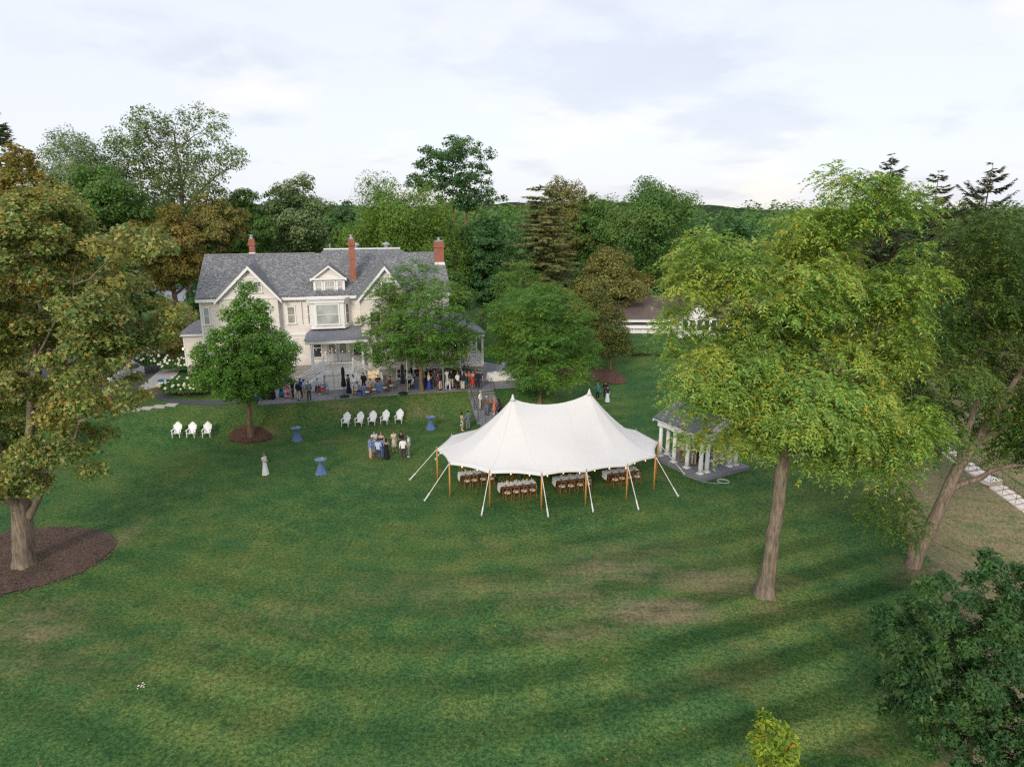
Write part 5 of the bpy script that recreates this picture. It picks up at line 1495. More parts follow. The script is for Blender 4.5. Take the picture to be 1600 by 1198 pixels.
# ------------------------------------------------------------------ white garden pavilion with columns
pA = np.array(at(1031, 711, .3)); pB = np.array(at(1094, 739, .3)); pC = np.array(at(1158, 732, .3))
ax = (pB - pA); Lp = np.hypot(*ax); ax /= Lp                       # long side, towards the camera
aw = np.array((-ax[1], ax[0])); Wp = 3.5
if aw[0] < 0: aw = -aw
def pv(a, b_, z): p = pA + ax * a + aw * b_; return (float(p[0]), float(p[1]), z)
pav = empty('garden_pavilion', pv(Lp / 2, Wp / 2, 0), 0, 'small white columned pavilion with dark hipless gable roof beside the tent', 'pavilion')
def pp_(name, mb, mat, parent=None, smooth=False):
    o = link(name, mb.mesh(name, mat, smooth)); o.parent = parent or pav
    if parent is None: o.matrix_parent_inverse = Matrix.Translation(-pav.location)
    return o
pp_('floor', MB().prism([pv(-.5, -.55, -.3), pv(Lp + .75, -.55, -.3), pv(Lp + .75, Wp + .7, -.3), pv(-.5, Wp + .7, -.3)][::1], (0, 0, .55)), M['bluestone'])
CH = 2.42; FZ = .25
for (a, b_) in [(0, 0), (0, .75), (Lp * .36, 0), (Lp * .68, 0), (Lp, 0), (Lp, .62), (Lp, Wp - .62), (Lp, Wp), (0, Wp), (0, Wp - .75), (Lp * .36, Wp), (Lp * .68, Wp)]:
    x, y, _ = pv(a, b_, 0)
    cl = pp_('column', MB().lathe([(.165, .12), (.16, .5), (.135, CH - .1)], 16, (x, y, FZ)), M['white'], None, True)
    pp_('column_base', MB().obox((x, y, FZ + .03), (.42, .42, .06), math.atan2(ax[1], ax[0])).lathe([(.2, .061), (.2, .118)], 14, (x, y, FZ)), M['white'], cl)
    pp_('capital', MB().lathe([(.17, CH - .098), (.19, CH - .04)], 14, (x, y, FZ)).obox((x, y, FZ + CH - .015), (.42, .42, .05), math.atan2(ax[1], ax[0])), M['white'], cl)
ez = FZ + CH + .012
def ring_beam(o0, o1, z0, z1):
    mb = MB()
    for (a0, b0_, a1, b1_) in [(-o0, -o0, Lp + o0, o1), (-o0, Wp - o1, Lp + o0, Wp + o0)]:
        mb.prism([pv(a0, b0_, z0), pv(a1, b0_, z0), pv(a1, b1_, z0), pv(a0, b1_, z0)], (0, 0, z1 - z0))
    for (a0, b0_, a1, b1_) in [(-o0, o1 + .001, o1, Wp - o1 - .001), (Lp - o1, o1 + .001, Lp + o0, Wp - o1 - .001)]:
        mb.prism([pv(a0, b0_, z0), pv(a1, b0_, z0), pv(a1, b1_, z0), pv(a0, b1_, z0)], (0, 0, z1 - z0))
    return mb
pp_('entablature', ring_beam(.2, .2, ez, ez + .42), M['white'])
pp_('cornice', ring_beam(.42, .1, ez + .423, ez + .56), M['white'])
rz_ = ez + .60; pk = rz_ + 1.05; ov = .46
rf = MB()
for side in (0, 1):
    b_e = -ov if side == 0 else Wp + ov
    qq = [Vector(pv(-ov, b_e, rz_)), Vector(pv(Lp + ov, b_e, rz_)), Vector(pv(Lp + ov, Wp / 2, pk)), Vector(pv(-ov, Wp / 2, pk))]
    rf.add(qq + [p + Vector((0, 0, -.09)) for p in qq], [(0, 1, 2, 3), (7, 6, 5, 4), (0, 4, 5, 1), (1, 5, 6, 2), (2, 6, 7, 3), (3, 7, 4, 0)])
rfo = pp_('roof', rf, M['roof_dark'])
for a in (-.22, Lp + .16):
    pp_('pediment', MB().prism([pv(a, -.2, ez + .562), pv(a, Wp + .2, ez + .562), pv(a, Wp / 2, pk - .22)], tuple(ax * .06) + (0,)), M['trim'], rfo)
for a in (-ov - .03, Lp + ov - .03):
    for b_e in (-ov, Wp + ov):
        p0 = Vector(pv(a, b_e, rz_ - .1)); p1 = Vector(pv(a, Wp / 2, pk - .1))
        pp_('rake_board', MB().prism([p0, p1, p1 + Vector((0, 0, -.2)), p0 + Vector((0, 0, -.2))], tuple(ax * .06) + (0,)), M['white'], rfo)

# ------------------------------------------------------------------ sailcloth tent
def sailcloth():
    m, n, l, b = newmat('white_sailcloth')
    f = noise(n, l, coords(n, l), .5, 3)
    c = ramp(n, l, f, [(.3, (.76, .75, .75)), (.7, (.80, .79, .785))])
    l.new(c, b.inputs['Base Color']); b.inputs['Roughness'].default_value = .6
    tr = n.new('ShaderNodeBsdfTranslucent'); l.new(c, tr.inputs[0])
    mx = n.new('ShaderNodeMixShader'); mx.inputs[0].default_value = .16
    l.new(b.outputs[0], mx.inputs[1]); l.new(tr.outputs[0], mx.inputs[2]); l.new(mx.outputs[0], n['Material Output'].inputs[0])
    return m
M['sail'] = sailcloth()
M['polewood'] = plain('varnished_pole_wood', (.50, .25, .07), .45, .12, 4)
M['rope'] = plain('white_webbing', (.66, .66, .65), .8, .06, 5)
TC = np.array((2.6, 45.3))
front = np.array([(-5.2, 44.6), (-4.1, 41.9), (-1.42, 40.32), (1.86, 39.92), (4.72, 40.58), (7.5, 41.52), (9.63, 43.13)])
per = np.concatenate([front, 2 * TC - front])                       # 14 side poles
PH = 2.36
pkA, pkB = np.array((.05, 44.6)), np.array((5.40, 46.05)); PZ = 6.02
tent = empty('tent', (TC[0], TC[1], 0), 0, 'large white sailcloth tent with two peaks on the lawn', 'tent')
def tp(name, mb, mat, smooth=False, parent=None):
    o = link(name, mb.mesh(name, mat, smooth)); o.parent = parent or tent
    if parent is None: o.matrix_parent_inverse = Matrix.Translation(-tent.location)
    return o
NSEG = 8
outer = []; scal = []
for i in range(len(per)):
    a, b_ = per[i], per[(i + 1) % len(per)]
    for k in range(NSEG):
        t = k / NSEG
        p = a + (b_ - a) * t
        s_ = math.sin(math.pi * t)
        inw = TC - p; inw = inw / np.hypot(*inw)
        p = p + inw * .14 * s_
        outer.append(p); scal.append(s_)
outer = np.array(outer)
axd = pkB - pkA; AL = np.hypot(*axd); axd /= AL
NR = 18
verts = []
for p, s_ in zip(outer, scal):
    t = np.clip((p - pkA) @ axd / AL, 0, 1)
    t = t * t * (3 - 2 * t) if 0 < t < 1 else t
    r_ = pkA + axd * AL * t
    rzv = PZ - .64 * (4 * t * (1 - t)) ** .85
    end = 1 - min(1, 4 * t * (1 - t))
    pw = 1.12 + .62 * end
    ze_ = PH + .03 - .02 * s_ + .10 * s_
    row = []
    for k in range(NR + 1):
        q = k / NR
        xy = r_ + (p - r_) * q
        z = ze_ + (rzv - ze_) * (1 - q) ** pw
        row.append((xy[0], xy[1], z))
    # hanging edge band
    row.append((p[0] + .0, p[1], ze_ - .12 - .02 * s_))
    verts.append(row)
mb = MB()
nO = len(verts); nK = NR + 2
flat = [v for row in verts for v in row]
fcs = []
for i in range(nO):
    j = (i + 1) % nO
    for k in range(nK - 1):
        fcs.append((i * nK + k, i * nK + k + 1, j * nK + k + 1, j * nK + k))
mb.add(flat, fcs)
can = tp('canopy', mb, M['sail'], True)
# seams on the cloth
sm = MB()
for i in range(0, nO, NSEG):
    sm.tube([(v[0], v[1], v[2] + .006) for v in verts[i][:-1]], .012, 4)
tp('seam', sm, M['rope'], False, can)
for pk_ in (pkA, pkB):
    tp('centre_pole', MB().tube([(pk_[0], pk_[1], -.05), (pk_[0], pk_[1], PZ - .05)], .075, 10), M['polewood'], True)
    tp('peak_cap', MB().lathe([(.22, -.16), (.10, .02), (.05, .22), (.0, .3)], 12, (pk_[0], pk_[1], PZ)), M['sail'], True, can)
stk_px = [(640, 750), (663, 783), (752, 808), (857, 810), (927, 802), (998, 798), (1060, 776)]
stk_f = np.array([at(*p) for p in stk_px])
stk = np.concatenate([stk_f, 2 * TC - stk_f])
for i, (p, s_) in enumerate(zip(per, stk)):
    z0 = gz(*p)
    tp('side_pole', MB().tube([(p[0], p[1], z0 - .05), (p[0], p[1], PH + .02)], [.062, .055], 10), M['polewood'], True)
    tp('pole_tip', MB().tube([(p[0], p[1], PH + .02), (p[0], p[1], PH + .2)], [.03, .012], 8), M['metal'], True)
    zs = gz(*s_)
    a = Vector((p[0], p[1], PH)); b_ = Vector((s_[0], s_[1], zs + .04))
    g_ = tp('guy_rope', MB().tube([a, a + (b_ - a) * .78], .028, 6).tube([a + (b_ - a) * .78, b_], .05, 6), M['rope'])
    dx = (b_ - a); dx.z = 0; dx.normalize()
    st_ = MB().tube([b_ + Vector((0, 0, -.25)) - dx * .05, b_ + dx * .1 + Vector((0, 0, .18))], .025, 8)
    tp('stake', st_, M['metal'], False, None)
# festoon bulbs under the edge
fest = empty('festoon_lights', (*outer[0], PH - .3), 0, 'string of warm bulbs under the edge of the tent', 'lights')
wmb = MB(); bulbs = []
for i in range(nO):
    j = (i + 1) % nO
    a = np.array(verts[i][-2]); b_ = np.array(verts[j][-2])
    ia = np.array((*(TC - a[:2]) / np.hypot(*(TC - a[:2])) * .12, 0)); ib = np.array((*(TC - b_[:2]) / np.hypot(*(TC - b_[:2])) * .12, 0))
    a = a + ia - (0, 0, .17); b_ = b_ + ib - (0, 0, .17)
    wmb.tube([a, b_], .008, 4)
    if i % 3 == 1: bulbs.append(a)
o = link('wire', wmb.mesh('wire', M['iron']), fest); o.matrix_parent_inverse = Matrix.Translation(-fest.location)
bm_ = MB().lathe([(.0, -.13), (.04, -.10), (.048, -.06), (.02, -.01), (.02, .02)], 8).mesh('bulb', M['warm'], True)
for p in bulbs:
    o = link('bulb', bm_, fest); o.location = Vector(p) - fest.location
# ------------------------------------------------------------------ adirondack chairs
def spot(o, x, y, z, rz):
    o.location = (x, y, z); o.rotation_euler = (0, 0, rz); return o
def make_adirondack():
    r = empty('adirondack_chair')
    m = M['white']
    bk = MB()
    hs = [.66, .77, .87, .93, .87, .77, .66]
    for k, h in enumerate(hs):
        t = (k - 3) / 3
        x0 = t * .20; x1 = t * .29
        b0 = Vector((x0, -.02, .30)); b1 = Vector((x1, .34 * (h / .9), .30 + h * .86))
        w0, w1 = .033, .046
        n = Vector((0, -.02, .006))
        q = [b0 - Vector((w0, 0, 0)), b0 + Vector((w0, 0, 0)), b1 + Vector((w1, 0, 0)), b1 + Vector((0, .012, .045)), b1 - Vector((w1, 0, 0))]
        bk.prism(q, n)
    bk.box(-.27, .27, .02, .05, .36, .44).box(-.30, .30, .20, .23, .74, .80)
    bk.build('backrest', m, r)
    st = MB()
    for k in range(6):
        y = -.50 + k * .088; z = .385 - k * .018
        st.obox((0, y, z), (.54, .078, .022), 0, R(-11))
    st.build('seat', m, r)
    for s in (-1, 1):
        MB().prism([(s * .30 - .055, -.50, .60), (s * .30 + .075 * 1, -.50, .60), (s * .30 + .055, .22, .60), (s * .30 - .035, .22, .60)], (0, 0, .025)).build('armrest', m, r)
        MB().box(s * .285 - .017, s * .285 + .017, -.48, -.37, 0, .598).build('leg', m, r)
        MB().prism([(s * .245 - .014, -.52, .375), (s * .245 - .014, -.52, .28), (s * .245 - .014, .48, .0), (s * .245 - .014, .56, .0), (s * .245 - .014, .52, .07)], (.028, 0, 0)).build('leg', m, r)
    return r
proto = make_adirondack()
used = False
def place(proto_, x, y, z, rz, label, cat, group, first):
    o = proto_ if first else copy_tree(proto_)
    tag(o, label, cat, group)
    if cat == 'chair' and 'adirondack' in label: o.scale = (1.0, 1.0, 1.0)
    return spot(o, x, y, z, rz)
first = True
ORD = ['first', 'second', 'third', 'fourth', 'fifth']
for k, (px, py) in enumerate([(541, 668), (562, 667), (582, 665.5), (602, 664), (624, 662.5)]):
    x, y, _ = atg(px, py); y += .25
    place(proto, x, y, gz(x, y), R(-6 + rnd.uniform(-4, 4)), 'white adirondack chair, %s from the garden stairs in the row of five' % ORD[4 - k], 'chair', 'row of five adirondack chairs', first); first = False
for k, (px, py) in enumerate([(276, 684), (299, 684), (323, 683.5)]):
    x, y, _ = atg(px, py); y += .25
    place(proto, x, y, gz(x, y), R(8 + rnd.uniform(-4, 4)), 'white adirondack chair, %s from the round mulch bed in the row of three' % ORD[2 - k], 'chair', 'row of three adirondack chairs', False)

# ------------------------------------------------------------------ cocktail tables in tied blue cloth
def clothmat(name, c):
    m, n, l, b = newmat(name)
    f = noise(n, l, coords(n, l), 2.2, 4); f2 = noise(n, l, coords(n, l, (8, 8, .6)), 3, 2)
    l.new(ramp(n, l, f, [(.3, grad(c, .82)), (.7, grad(c, 1.15))]), b.inputs['Base Color'])
    b.inputs['Roughness'].default_value = .75
    b.inputs['Sheen Weight'].default_value = .2
    bump(n, l, b, f2, .4, .03)
    return m
M['blue'] = clothmat('dusty_blue_cloth', (.075, .145, .30))
M['navy'] = clothmat('navy_cloth', (.025, .045, .085))
M['linen'] = clothmat('white_linen', (.72, .71, .69))
M['wood'] = plain('walnut_stained_wood', (.13, .058, .024), .5, .3, 5)
M['oakwood'] = plain('oak_wood', (.25, .12, .05), .5, .25, 5)
M['cushion'] = plain('ivory_cushion', (.62, .58, .52), .85, .05, 4)
M['china'] = plain('white_china', (.72, .72, .72), .25, .03, 4)
M['napkin'] = plain('blue_napkin', (.10, .15, .25), .85, .2, 5)
M['yellow'] = plain('yellow_flowers', (.60, .52, .16), .8, .3, 25)
M['clearglass'] = plain('glassware', (.55, .6, .6), .1, .1, 3, spec=.8)
def make_cocktail():
    r = empty('cocktail_table')
    w = lambda t, j: 1 + (.13 * math.sin(t * 7 + 1) + .07 * math.sin(t * 3)) * (1 if j < 3 else .35 if j < 6 else .03)
    MB().lathe([(.44, .0), (.36, .08), (.25, .42), (.16, .68), (.12, .78), (.15, .90), (.22, 1.00), (.30, 1.05)], 28, cap=False, wob=w).build('cloth_skirt', M['blue'], r, True)
    MB().lathe([(.38, 1.045), (.42, 1.05), (.42, 1.085), (.40, 1.09)], 28).build('table_top', M['blue'], r)
    MB().lathe([(.13, .75), (.145, .78), (.13, .81)], 16, cap=False).build('tie_band', M['blue'], r)
    return r
ct = make_cocktail(); first = True
for (px, py, lab) in [(463, 689, 'blue draped cocktail table standing by the young tree\'s mulch bed'), (501, 741, 'blue draped cocktail table alone on the open lawn with a glass'),
                      (673, 671, 'blue draped cocktail table below the grass bank near the garden stairs'), (598, 712, 'blue draped cocktail table hidden in the circle of guests')]:
    x, y, _ = atg(px, py); y += .2
    o = place(ct, x, y, gz(x, y), rnd.uniform(0, 3), lab, 'table', 'blue cocktail tables', first); first = False
    if px in (501, 673, 463):
        g_ = MB().lathe([(.035, 0), (.04, .12)], 10).build('drinking_glass', M['clearglass']); g_.location = (x + .12, y + .05, gz(x, y) + 1.09)
        tag(g_, 'small drinking glass left on the ' + {501: 'cocktail table on the open lawn', 673: 'cocktail table near the garden stairs', 463: 'cocktail table by the young tree'}[px], 'glass')

# ------------------------------------------------------------------ dining tables and cross-back chairs under the tent
def make_crossback(wood=None, name='crossback_chair'):
    r = empty(name); wd = wood or M['oakwood']
    MB().lathe([(.215, .43), (.225, .445), (.225, .465), (.215, .475)], 16).build('seat', wd, r)
    MB().lathe([(.19, .476), (.21, .49), (.205, .515), (.17, .53)], 16).build('cushion', M['cushion'], r, True)
    for s in (-1, 1):
        MB().tube([(s * .17, -.15, .44), (s * .21, -.20, 0)], [.019, .015], 7).build('leg', wd, r)
        MB().tube([(s * .21, .24, 0), (s * .18, .19, .44), (s * .185, .22, .66), (s * .15, .27, .86)], [.017, .02, .018, .016], 7).build('leg', wd, r)
        MB().tube([(s * .18, .205, .50), (0, .225, .68), (-s * .15, .255, .82)], .011, 6).build('cross_brace', wd, r)
    MB().tube([(-.15, .27, .86), (-.09, .285, .91), (0, .29, .925), (.09, .285, .91), (.15, .27, .86)], .017, 7).build('top_rail', wd, r)
    MB().tube([(-.19, -.17, .2), (.19, -.17, .2)], .009, 5).tube([(-.195, .21, .2), (.195, .21, .2)], .009, 5).tube([(-.19, -.17, .22), (-.195, .21, .22)], .009, 5).tube([(.19, -.17, .22), (.195, .21, .22)], .009, 5).build('stretcher', wd, r)
    return r
def make_farm():
    r = empty('farm_table')
    for k in range(5): MB().box(-1.22, 1.22, -.5 + k * .2 + .003, -.5 + (k + 1) * .2 - .003, .72, .76).build('plank', M['wood'], r)
    MB().box(-1.1, 1.1, -.40, -.36, .62, .719).box(-1.1, 1.1, .36, .40, .62, .719).build('apron', M['wood'], r)
    for sx in (-1, 1):
        MB().box(sx * 1.0 - .05, sx * 1.0 + .05, -.40, .40, .0, .09).build('leg', M['wood'], r)
        MB().box(sx * 1.0 - .05, sx * 1.0 + .05, -.10, .10, .091, .715).build('leg', M['wood'], r)
    MB().box(-.949, .949, -.03, .03, .25, .33).build('stretcher', M['wood'], r)
    return r
def runner_mesh():
    mb = MB(); n = 26; rr = random.Random(3)
    prof = [(-1.29, .32)] + [(-1.27, .55), (-1.245, .76)] + [(-1.2 + 2.4 * k / 18, .768) for k in range(19)] + [(1.245, .76), (1.27, .55), (1.29, .36)]
    vs = []
    for k, (x, z) in enumerate(prof):
        for j in range(7):
            t = j / 6 * 2 - 1
            vs.append((x + rr.uniform(-.008, .008), t * (.36 + .03 * math.sin(k * 1.3 + j)), z + rr.uniform(0, .006) + (.012 * math.sin(j * 2 + k) if abs(x) > 1.25 else 0)))
    fs = [(k * 7 + j, (k + 1) * 7 + j, (k + 1) * 7 + j + 1, k * 7 + j + 1) for k in range(len(prof) - 1) for j in range(6)]
    return mb.add(vs, fs).mesh('table_runner', M['linen'], True)
chair0 = make_crossback(); farm0 = make_farm(); run_me = runner_mesh()
plate_me = MB().lathe([(.08, 0), (.135, .012), (.14, .018), (.09, .010)], 16).mesh('dinner_plate', M['china'], True)
nap_me = MB().box(-.05, .05, -.11, .11, 0, .018).box(-.03, .03, -.15, -.11, .0, .012).mesh('napkin', M['napkin'])
glass_me = MB().lathe([(.03, 0), (.006, .01), (.006, .08), (.035, .11), (.03, .17)], 8).mesh('wine_glass', M['clearglass'], True)
TANG = math.atan2(axd[1], axd[0])
tables = [((-2.45, 44.35), 'bank-end table'), ((.35, 42.3), 'foremost table'), ((4.05, 43.35), 'middle table'),
          ((7.6, 44.65), 'pavilion-end table'), ((3.3, 46.7), 'inner middle table'), ((7.0, 47.9), 'inner pavilion-end table')]
firstc = True
for ti, ((tx, ty), tl) in enumerate(tables):
    ang = TANG + R(rnd.uniform(-1, 4))
    tz = gz(tx, ty)
    o = place(farm0, tx, ty, tz, ang, 'dark wooden farm table under the tent, the ' + tl, 'table', 'farm tables under the tent', ti == 0)
    ca, sa = math.cos(ang), math.sin(ang)
    def loc(u, v, z): return (tx + ca * u - sa * v, ty + sa * u + ca * v, tz + z)
    r_ = link('table_runner', run_me); r_.location = (tx, ty, tz); r_.rotation_euler = (0, 0, ang)
    tag(r_, 'white linen runner on the ' + tl, 'runner', 'linen runners')
    for k in range(4):
        u = -.87 + k * .58
        for sgn in (-1, 1):
            p = loc(u + rnd.uniform(-.05, .05), sgn * (.72 + rnd.uniform(-.03, .05)), 0)
            place(chair0, p[0], p[1], gz(p[0], p[1]), ang + (math.pi if sgn < 0 else 0) + R(rnd.uniform(-6, 6)), 'cross-back chair on the %s side of the %s, %s from the pavilion end' % ('lawn' if sgn < 0 else 'house', tl, ORD[3 - k]), 'chair', 'chairs at the ' + tl, firstc); firstc = False
            for nm, me_, du, dv, dz, lab, ct_ in (('dinner_plate', plate_me, 0, .30, .776, 'dinner plate on the %s side of the %s, %s from the pavilion end', 'plate'), ('napkin', nap_me, 0, .30, .792, 'blue napkin on the %s side of the %s, %s from the pavilion end', 'napkin'), ('wine_glass', glass_me, .17, .17, .776, 'stemmed glass on the %s side of the %s, %s from the pavilion end', 'glass')):
                q = link(nm, me_); q.location = loc(u + du, sgn * dv, dz); q.rotation_euler = (0, 0, ang + rnd.uniform(-.1, .1))
                tag(q, lab % ('lawn' if sgn < 0 else 'house', tl, ORD[3 - k]), ct_, nm.replace('_', ' ') + ' set on the ' + tl)
    for vi, u in enumerate((-.75, 0, .75)):
        vz = empty('flower_vase', loc(u + rnd.uniform(-.1, .1), rnd.uniform(-.05, .05), .776), rnd.uniform(0, 6), 'yellow flowers in a vase on the %s, %s from the pavilion end' % (tl, ORD[2 - vi]), 'vase', 'flower vases on the ' + tl)
        link('vase', MB().lathe([(.03, 0), (.045, .05), (.025, .12)], 10).mesh('vase', M['clearglass'], True), vz)
        fm = MB(); rr = random.Random(ti * 10 + int(u * 4))
        for _ in range(7): fm.ball((rr.uniform(-.06, .06), rr.uniform(-.06, .06), rr.uniform(.14, .24)), rr.uniform(.025, .04), 6, 4)
        link('flowers', fm.mesh('flowers', M['yellow'], True), vz)

# ------------------------------------------------------------------ terrace furniture
def lathe_table(name, px, py, label, mat, r=.48, h=.76, z=TZ):
    x, y = at(px, py, z)
    o = empty(name, (x, y, z), rnd.uniform(0, 3), label, 'table')
    w = lambda t, j: 1 + (.07 * math.sin(t * 8) + .03 * math.sin(t * 3 + 1)) * (1 if j < 2 else .3)
    link('tablecloth', MB().lathe([(r * 1.06, .04), (r * .98, .4), (r * 1.0, h - .03), (r, h)], 28, cap=False, wob=w).mesh('tablecloth', mat, True), o)
    link('table_top', MB().lathe([(r, h - .004), (r * .995, h + .012)], 28).mesh('table_top', mat), o)
    return o
t1 = lathe_table('round_table', 567, 617, 'round blue-clothed table between the closed umbrella and the porch stairs', M['blue'])
t2 = lathe_table('round_table', 595, 611, 'round blue-clothed table at the foot of the porch stairs', M['blue'])
t3 = lathe_table('round_table', 655, 605, 'round navy-clothed bar table behind the locust trunk', M['navy'], .62, .95)
chair1 = make_crossback(M['oakwood'], 'dining_chair'); first = True
for (px, py, rz, lab) in [(510, 615, 200, 'wooden dining chair under the man in blue below the porch stairs'), (557, 617, 90, 'wooden dining chair of the guest in pale blue at the table'), (574, 620.5, 175, 'empty wooden chair with its back to the lawn at the first blue table'),
                          (585, 616.5, 255, 'empty wooden chair turned aside between the two blue tables'), (602, 613.5, 190, 'empty wooden chair before the second blue table'), (612, 610, 265, 'wooden chair of the guest in dark red'),
                          (497, 612, 165, 'wooden dining chair under the man in grey below the porch stairs'), (589, 607, 20, 'wooden chair of the woman in black at the second blue table'), (580, 611.5, 60, 'wooden chair of the guest in a pale dress')]:
    x, y = at(px, py, TZ)
    place(chair1, x, y, TZ, R(rz + 180), lab, 'chair', 'dining chairs on the terrace', first); first = False
def umbrella(px, py, label, lean=0.0, pole=None, h=2.75):
    x, y = at(px, py, TZ)
    o = empty('closed_umbrella', (x, y, TZ), rnd.uniform(0, 3), label, 'umbrella')
    link('base', MB().lathe([(.42, 0), (.44, .03), (.42, .10), (.15, .13), (.08, .15)], 20).mesh('base', M['iron']), o)
    link('pole', MB().tube([(0, 0, .12), (0, 0, h)], .03, 8).mesh('pole', pole or M['oakwood'], True), o)
    w = lambda t, j: 1 + .25 * math.sin(t * 6)
    link('folded_canopy', MB().lathe([(.10, .95), (.20, 1.0), (.17, 1.4), (.11, 1.9), (.14, 2.35), (.12, 2.6), (.03, h + .04)], 24, wob=w).mesh('folded_canopy', M['black'], True), o)
    link('finial', MB().ball((0, 0, h + .07), .04).mesh('finial', M['oakwood']), o)
    return o
umbrella(538, 620, 'closed black umbrella on a round base near the woman in navy')
umbrella(630, 615, 'closed black umbrella with reddish pole beside the locust tree', pole=plain('red_brown_pole', (.26, .07, .035), .5, .15, 4))
umbrella(824, 602, 'closed black umbrella past the end of the white buffet table', pole=plain('red_brown_pole2', (.26, .07, .035), .5, .15, 4))
M['post'] = plain('pale_post', (.55, .50, .43), .7, .08, 3)
posts = []
for k, (px, py, lab) in enumerate([(407.5, 630, 'pale festoon post at the outer corner of the terrace by the young tree'), (523.5, 622.5, 'pale festoon post before the porch stairs'), (637, 614.5, 'pale festoon post beside the reddish umbrella pole'), (693, 611, 'pale festoon post near the head of the garden stairs')]):
    x, y = at(px, py, TZ)
    o = empty('festoon_post', (x, y, TZ), 0, lab, 'post', 'festoon posts')
    link('pole', MB().tube([(0, 0, 0), (0, 0, 4.6)], [.045, .038], 8).mesh('pole', M['post'], True), o)
    link('bracket', MB().lathe([(.07, 0), (.07, .02)], 8).tube([(0, 0, 4.55), (0, .12, 4.55)], .012, 5).mesh('bracket', M['iron']), o)
    posts.append(Vector((x, y + .1, TZ + 4.5)))
anch = [Vector(HW(*q)) for q in ((g2[2] - 2.6, 63.9, 6.2), (px0 + .2, YP - .5, zev - .2), (px1 - .2, YP - .5, zev - .2), (vx1, VY - .3, ve - .2))]
spans = [(posts[0], anch[1]), (posts[1], anch[1]), (posts[1], anch[2]), (posts[2], anch[0]), (posts[3], anch[3]), (posts[2], anch[2])]
fl = empty('festoon_lights', posts[1], 0, 'strings of warm bulbs slung over the terrace', 'lights')
wmb = MB(); blist = []
for a, b_ in spans:
    pts = [a + (b_ - a) * (k / 10) - Vector((0, 0, .5 * 4 * (k / 10) * (1 - k / 10))) for k in range(11)]
    wmb.tube(pts, .008, 4); blist += pts[1:-1:2]
o = link('wire', wmb.mesh('wire', M['iron']), fl); o.matrix_parent_inverse = Matrix.Translation(-fl.location)
for p in blist:
    o = link('bulb', bm_, fl); o.location = p - fl.location; o.scale = (.7, .7, .7)
# buffet under white cloth
x0, y0 = at(762, 597, TZ); x1, y1 = at(811, 593.5, TZ)
bang = math.atan2(y1 - y0, x1 - x0); bl = math.hypot(x1 - x0, y1 - y0)
bf = empty('buffet_table', ((x0 + x1) / 2, (y0 + y1) / 2 + .45, TZ), bang, 'long buffet table under a white cloth at the end of the terrace', 'table')
vs = []; NB = 40; hl, hd = bl / 2, .42
def per_pt(t):
    L = 2 * (2 * hl + 2 * hd); s = t * L
    if s < 2 * hl: return -hl + s, -hd
    s -= 2 * hl
    if s < 2 * hd: return hl, -hd + s
    s -= 2 * hd
    if s < 2 * hl: return hl - s, hd
    return -hl, hd - (s - 2 * hl)
mb = MB(); ringt = []; 
for k in range(NB * 2):
    x, y = per_pt(k / (NB * 2)); w = 1 + .03 * math.sin(k * 2.1) + .02 * math.sin(k * .9)
    ringt.append(((x * w, y * w * 1.04, .03), (x, y, .80)))
n = len(ringt)
mb.add([p for p, _ in ringt] + [q for _, q in ringt], [(k, (k + 1) % n, n + (k + 1) % n, n + k) for k in range(n)] + [tuple(range(n, 2 * n))])
link('tablecloth', mb.mesh('tablecloth', M['linen'], True), bf)
for k in range(7):
    q = MB().lathe([(.10, 0), (.18, .03), (.20, .09), (.17, .085), (.05, .06)], 14).build('serving_bowl', M['china'] if k % 2 else M['metal'])
    u = -hl + .35 + k * (2 * hl - .7) / 6
    q.location = (bf.location.x + math.cos(bang) * u, bf.location.y + math.sin(bang) * u, TZ + .803)
    tag(q, ('white' if k % 2 else 'steel') + ' serving bowl on the buffet, %s of its kind from the garden stairs' % ORD[k // 2], 'bowl', 'white bowls on the buffet' if k % 2 else 'steel bowls on the buffet')
# bins, covered grill, stand
def boxthing(name, px, py, z, size, mat, lidmat, label, cat, rz=0):
    x, y = at(px, py, z)
    o = empty(name, (x, y, z), rz, label, cat)
    a, b_, c = size
    link('body', MB().prism([(-a / 2 * .9, -b_ / 2 * .9, .0), (a / 2 * .9, -b_ / 2 * .9, 0), (a / 2 * .9, b_ / 2 * .9, 0), (-a / 2 * .9, b_ / 2 * .9, 0)], (0, 0, c * .8)).mesh('body', mat), o)
    link('lid', MB().box(-a / 2, a / 2, -b_ / 2, b_ / 2, c * .802, c).mesh('lid', lidmat), o)
    link('handle', MB().tube([(-a / 4, -b_ / 2 - .03, c * .6), (a / 4, -b_ / 2 - .03, c * .6)], .02, 6).mesh('handle', M['iron']), o)
    return o
M['bluebin'] = plain('blue_plastic', (.03, .10, .32), .4, .1, 3)
M['tealbin'] = plain('teal_plastic', (.04, .25, .35), .4, .1, 3)
boxthing('cooler_box', 401, 623, 2.0, (1.2, .7, 1.0), M['bluebin'], M['bluebin'], 'big blue lidded bin behind the young tree', 'bin')
boxthing('cooler_box', 256, 601, 1.95, (.9, .6, .5), M['tealbin'], M['bluebin'], 'teal and blue cooler box on the drive', 'cooler')
x, y = at(421, 623, TZ)
gr = empty('covered_grill', (x, y, TZ), 0, 'black covered grill at the outer end of the terrace', 'grill')
link('cover', MB().prism([(-.5, -.3, .05), (.5, -.3, .05), (.45, -.28, .9), (.25, -.2, 1.15), (-.25, -.2, 1.15), (-.45, -.28, .9)], (0, .55, 0)).mesh('cover', M['black']), gr)
for sx in (-1, 1): link('wheel', MB().tube([(sx * .42, -.2, .08), (sx * .46, -.2, .08)], .08, 12).mesh('wheel', M['iron']), gr)
x, y = at(700, 608, TZ)
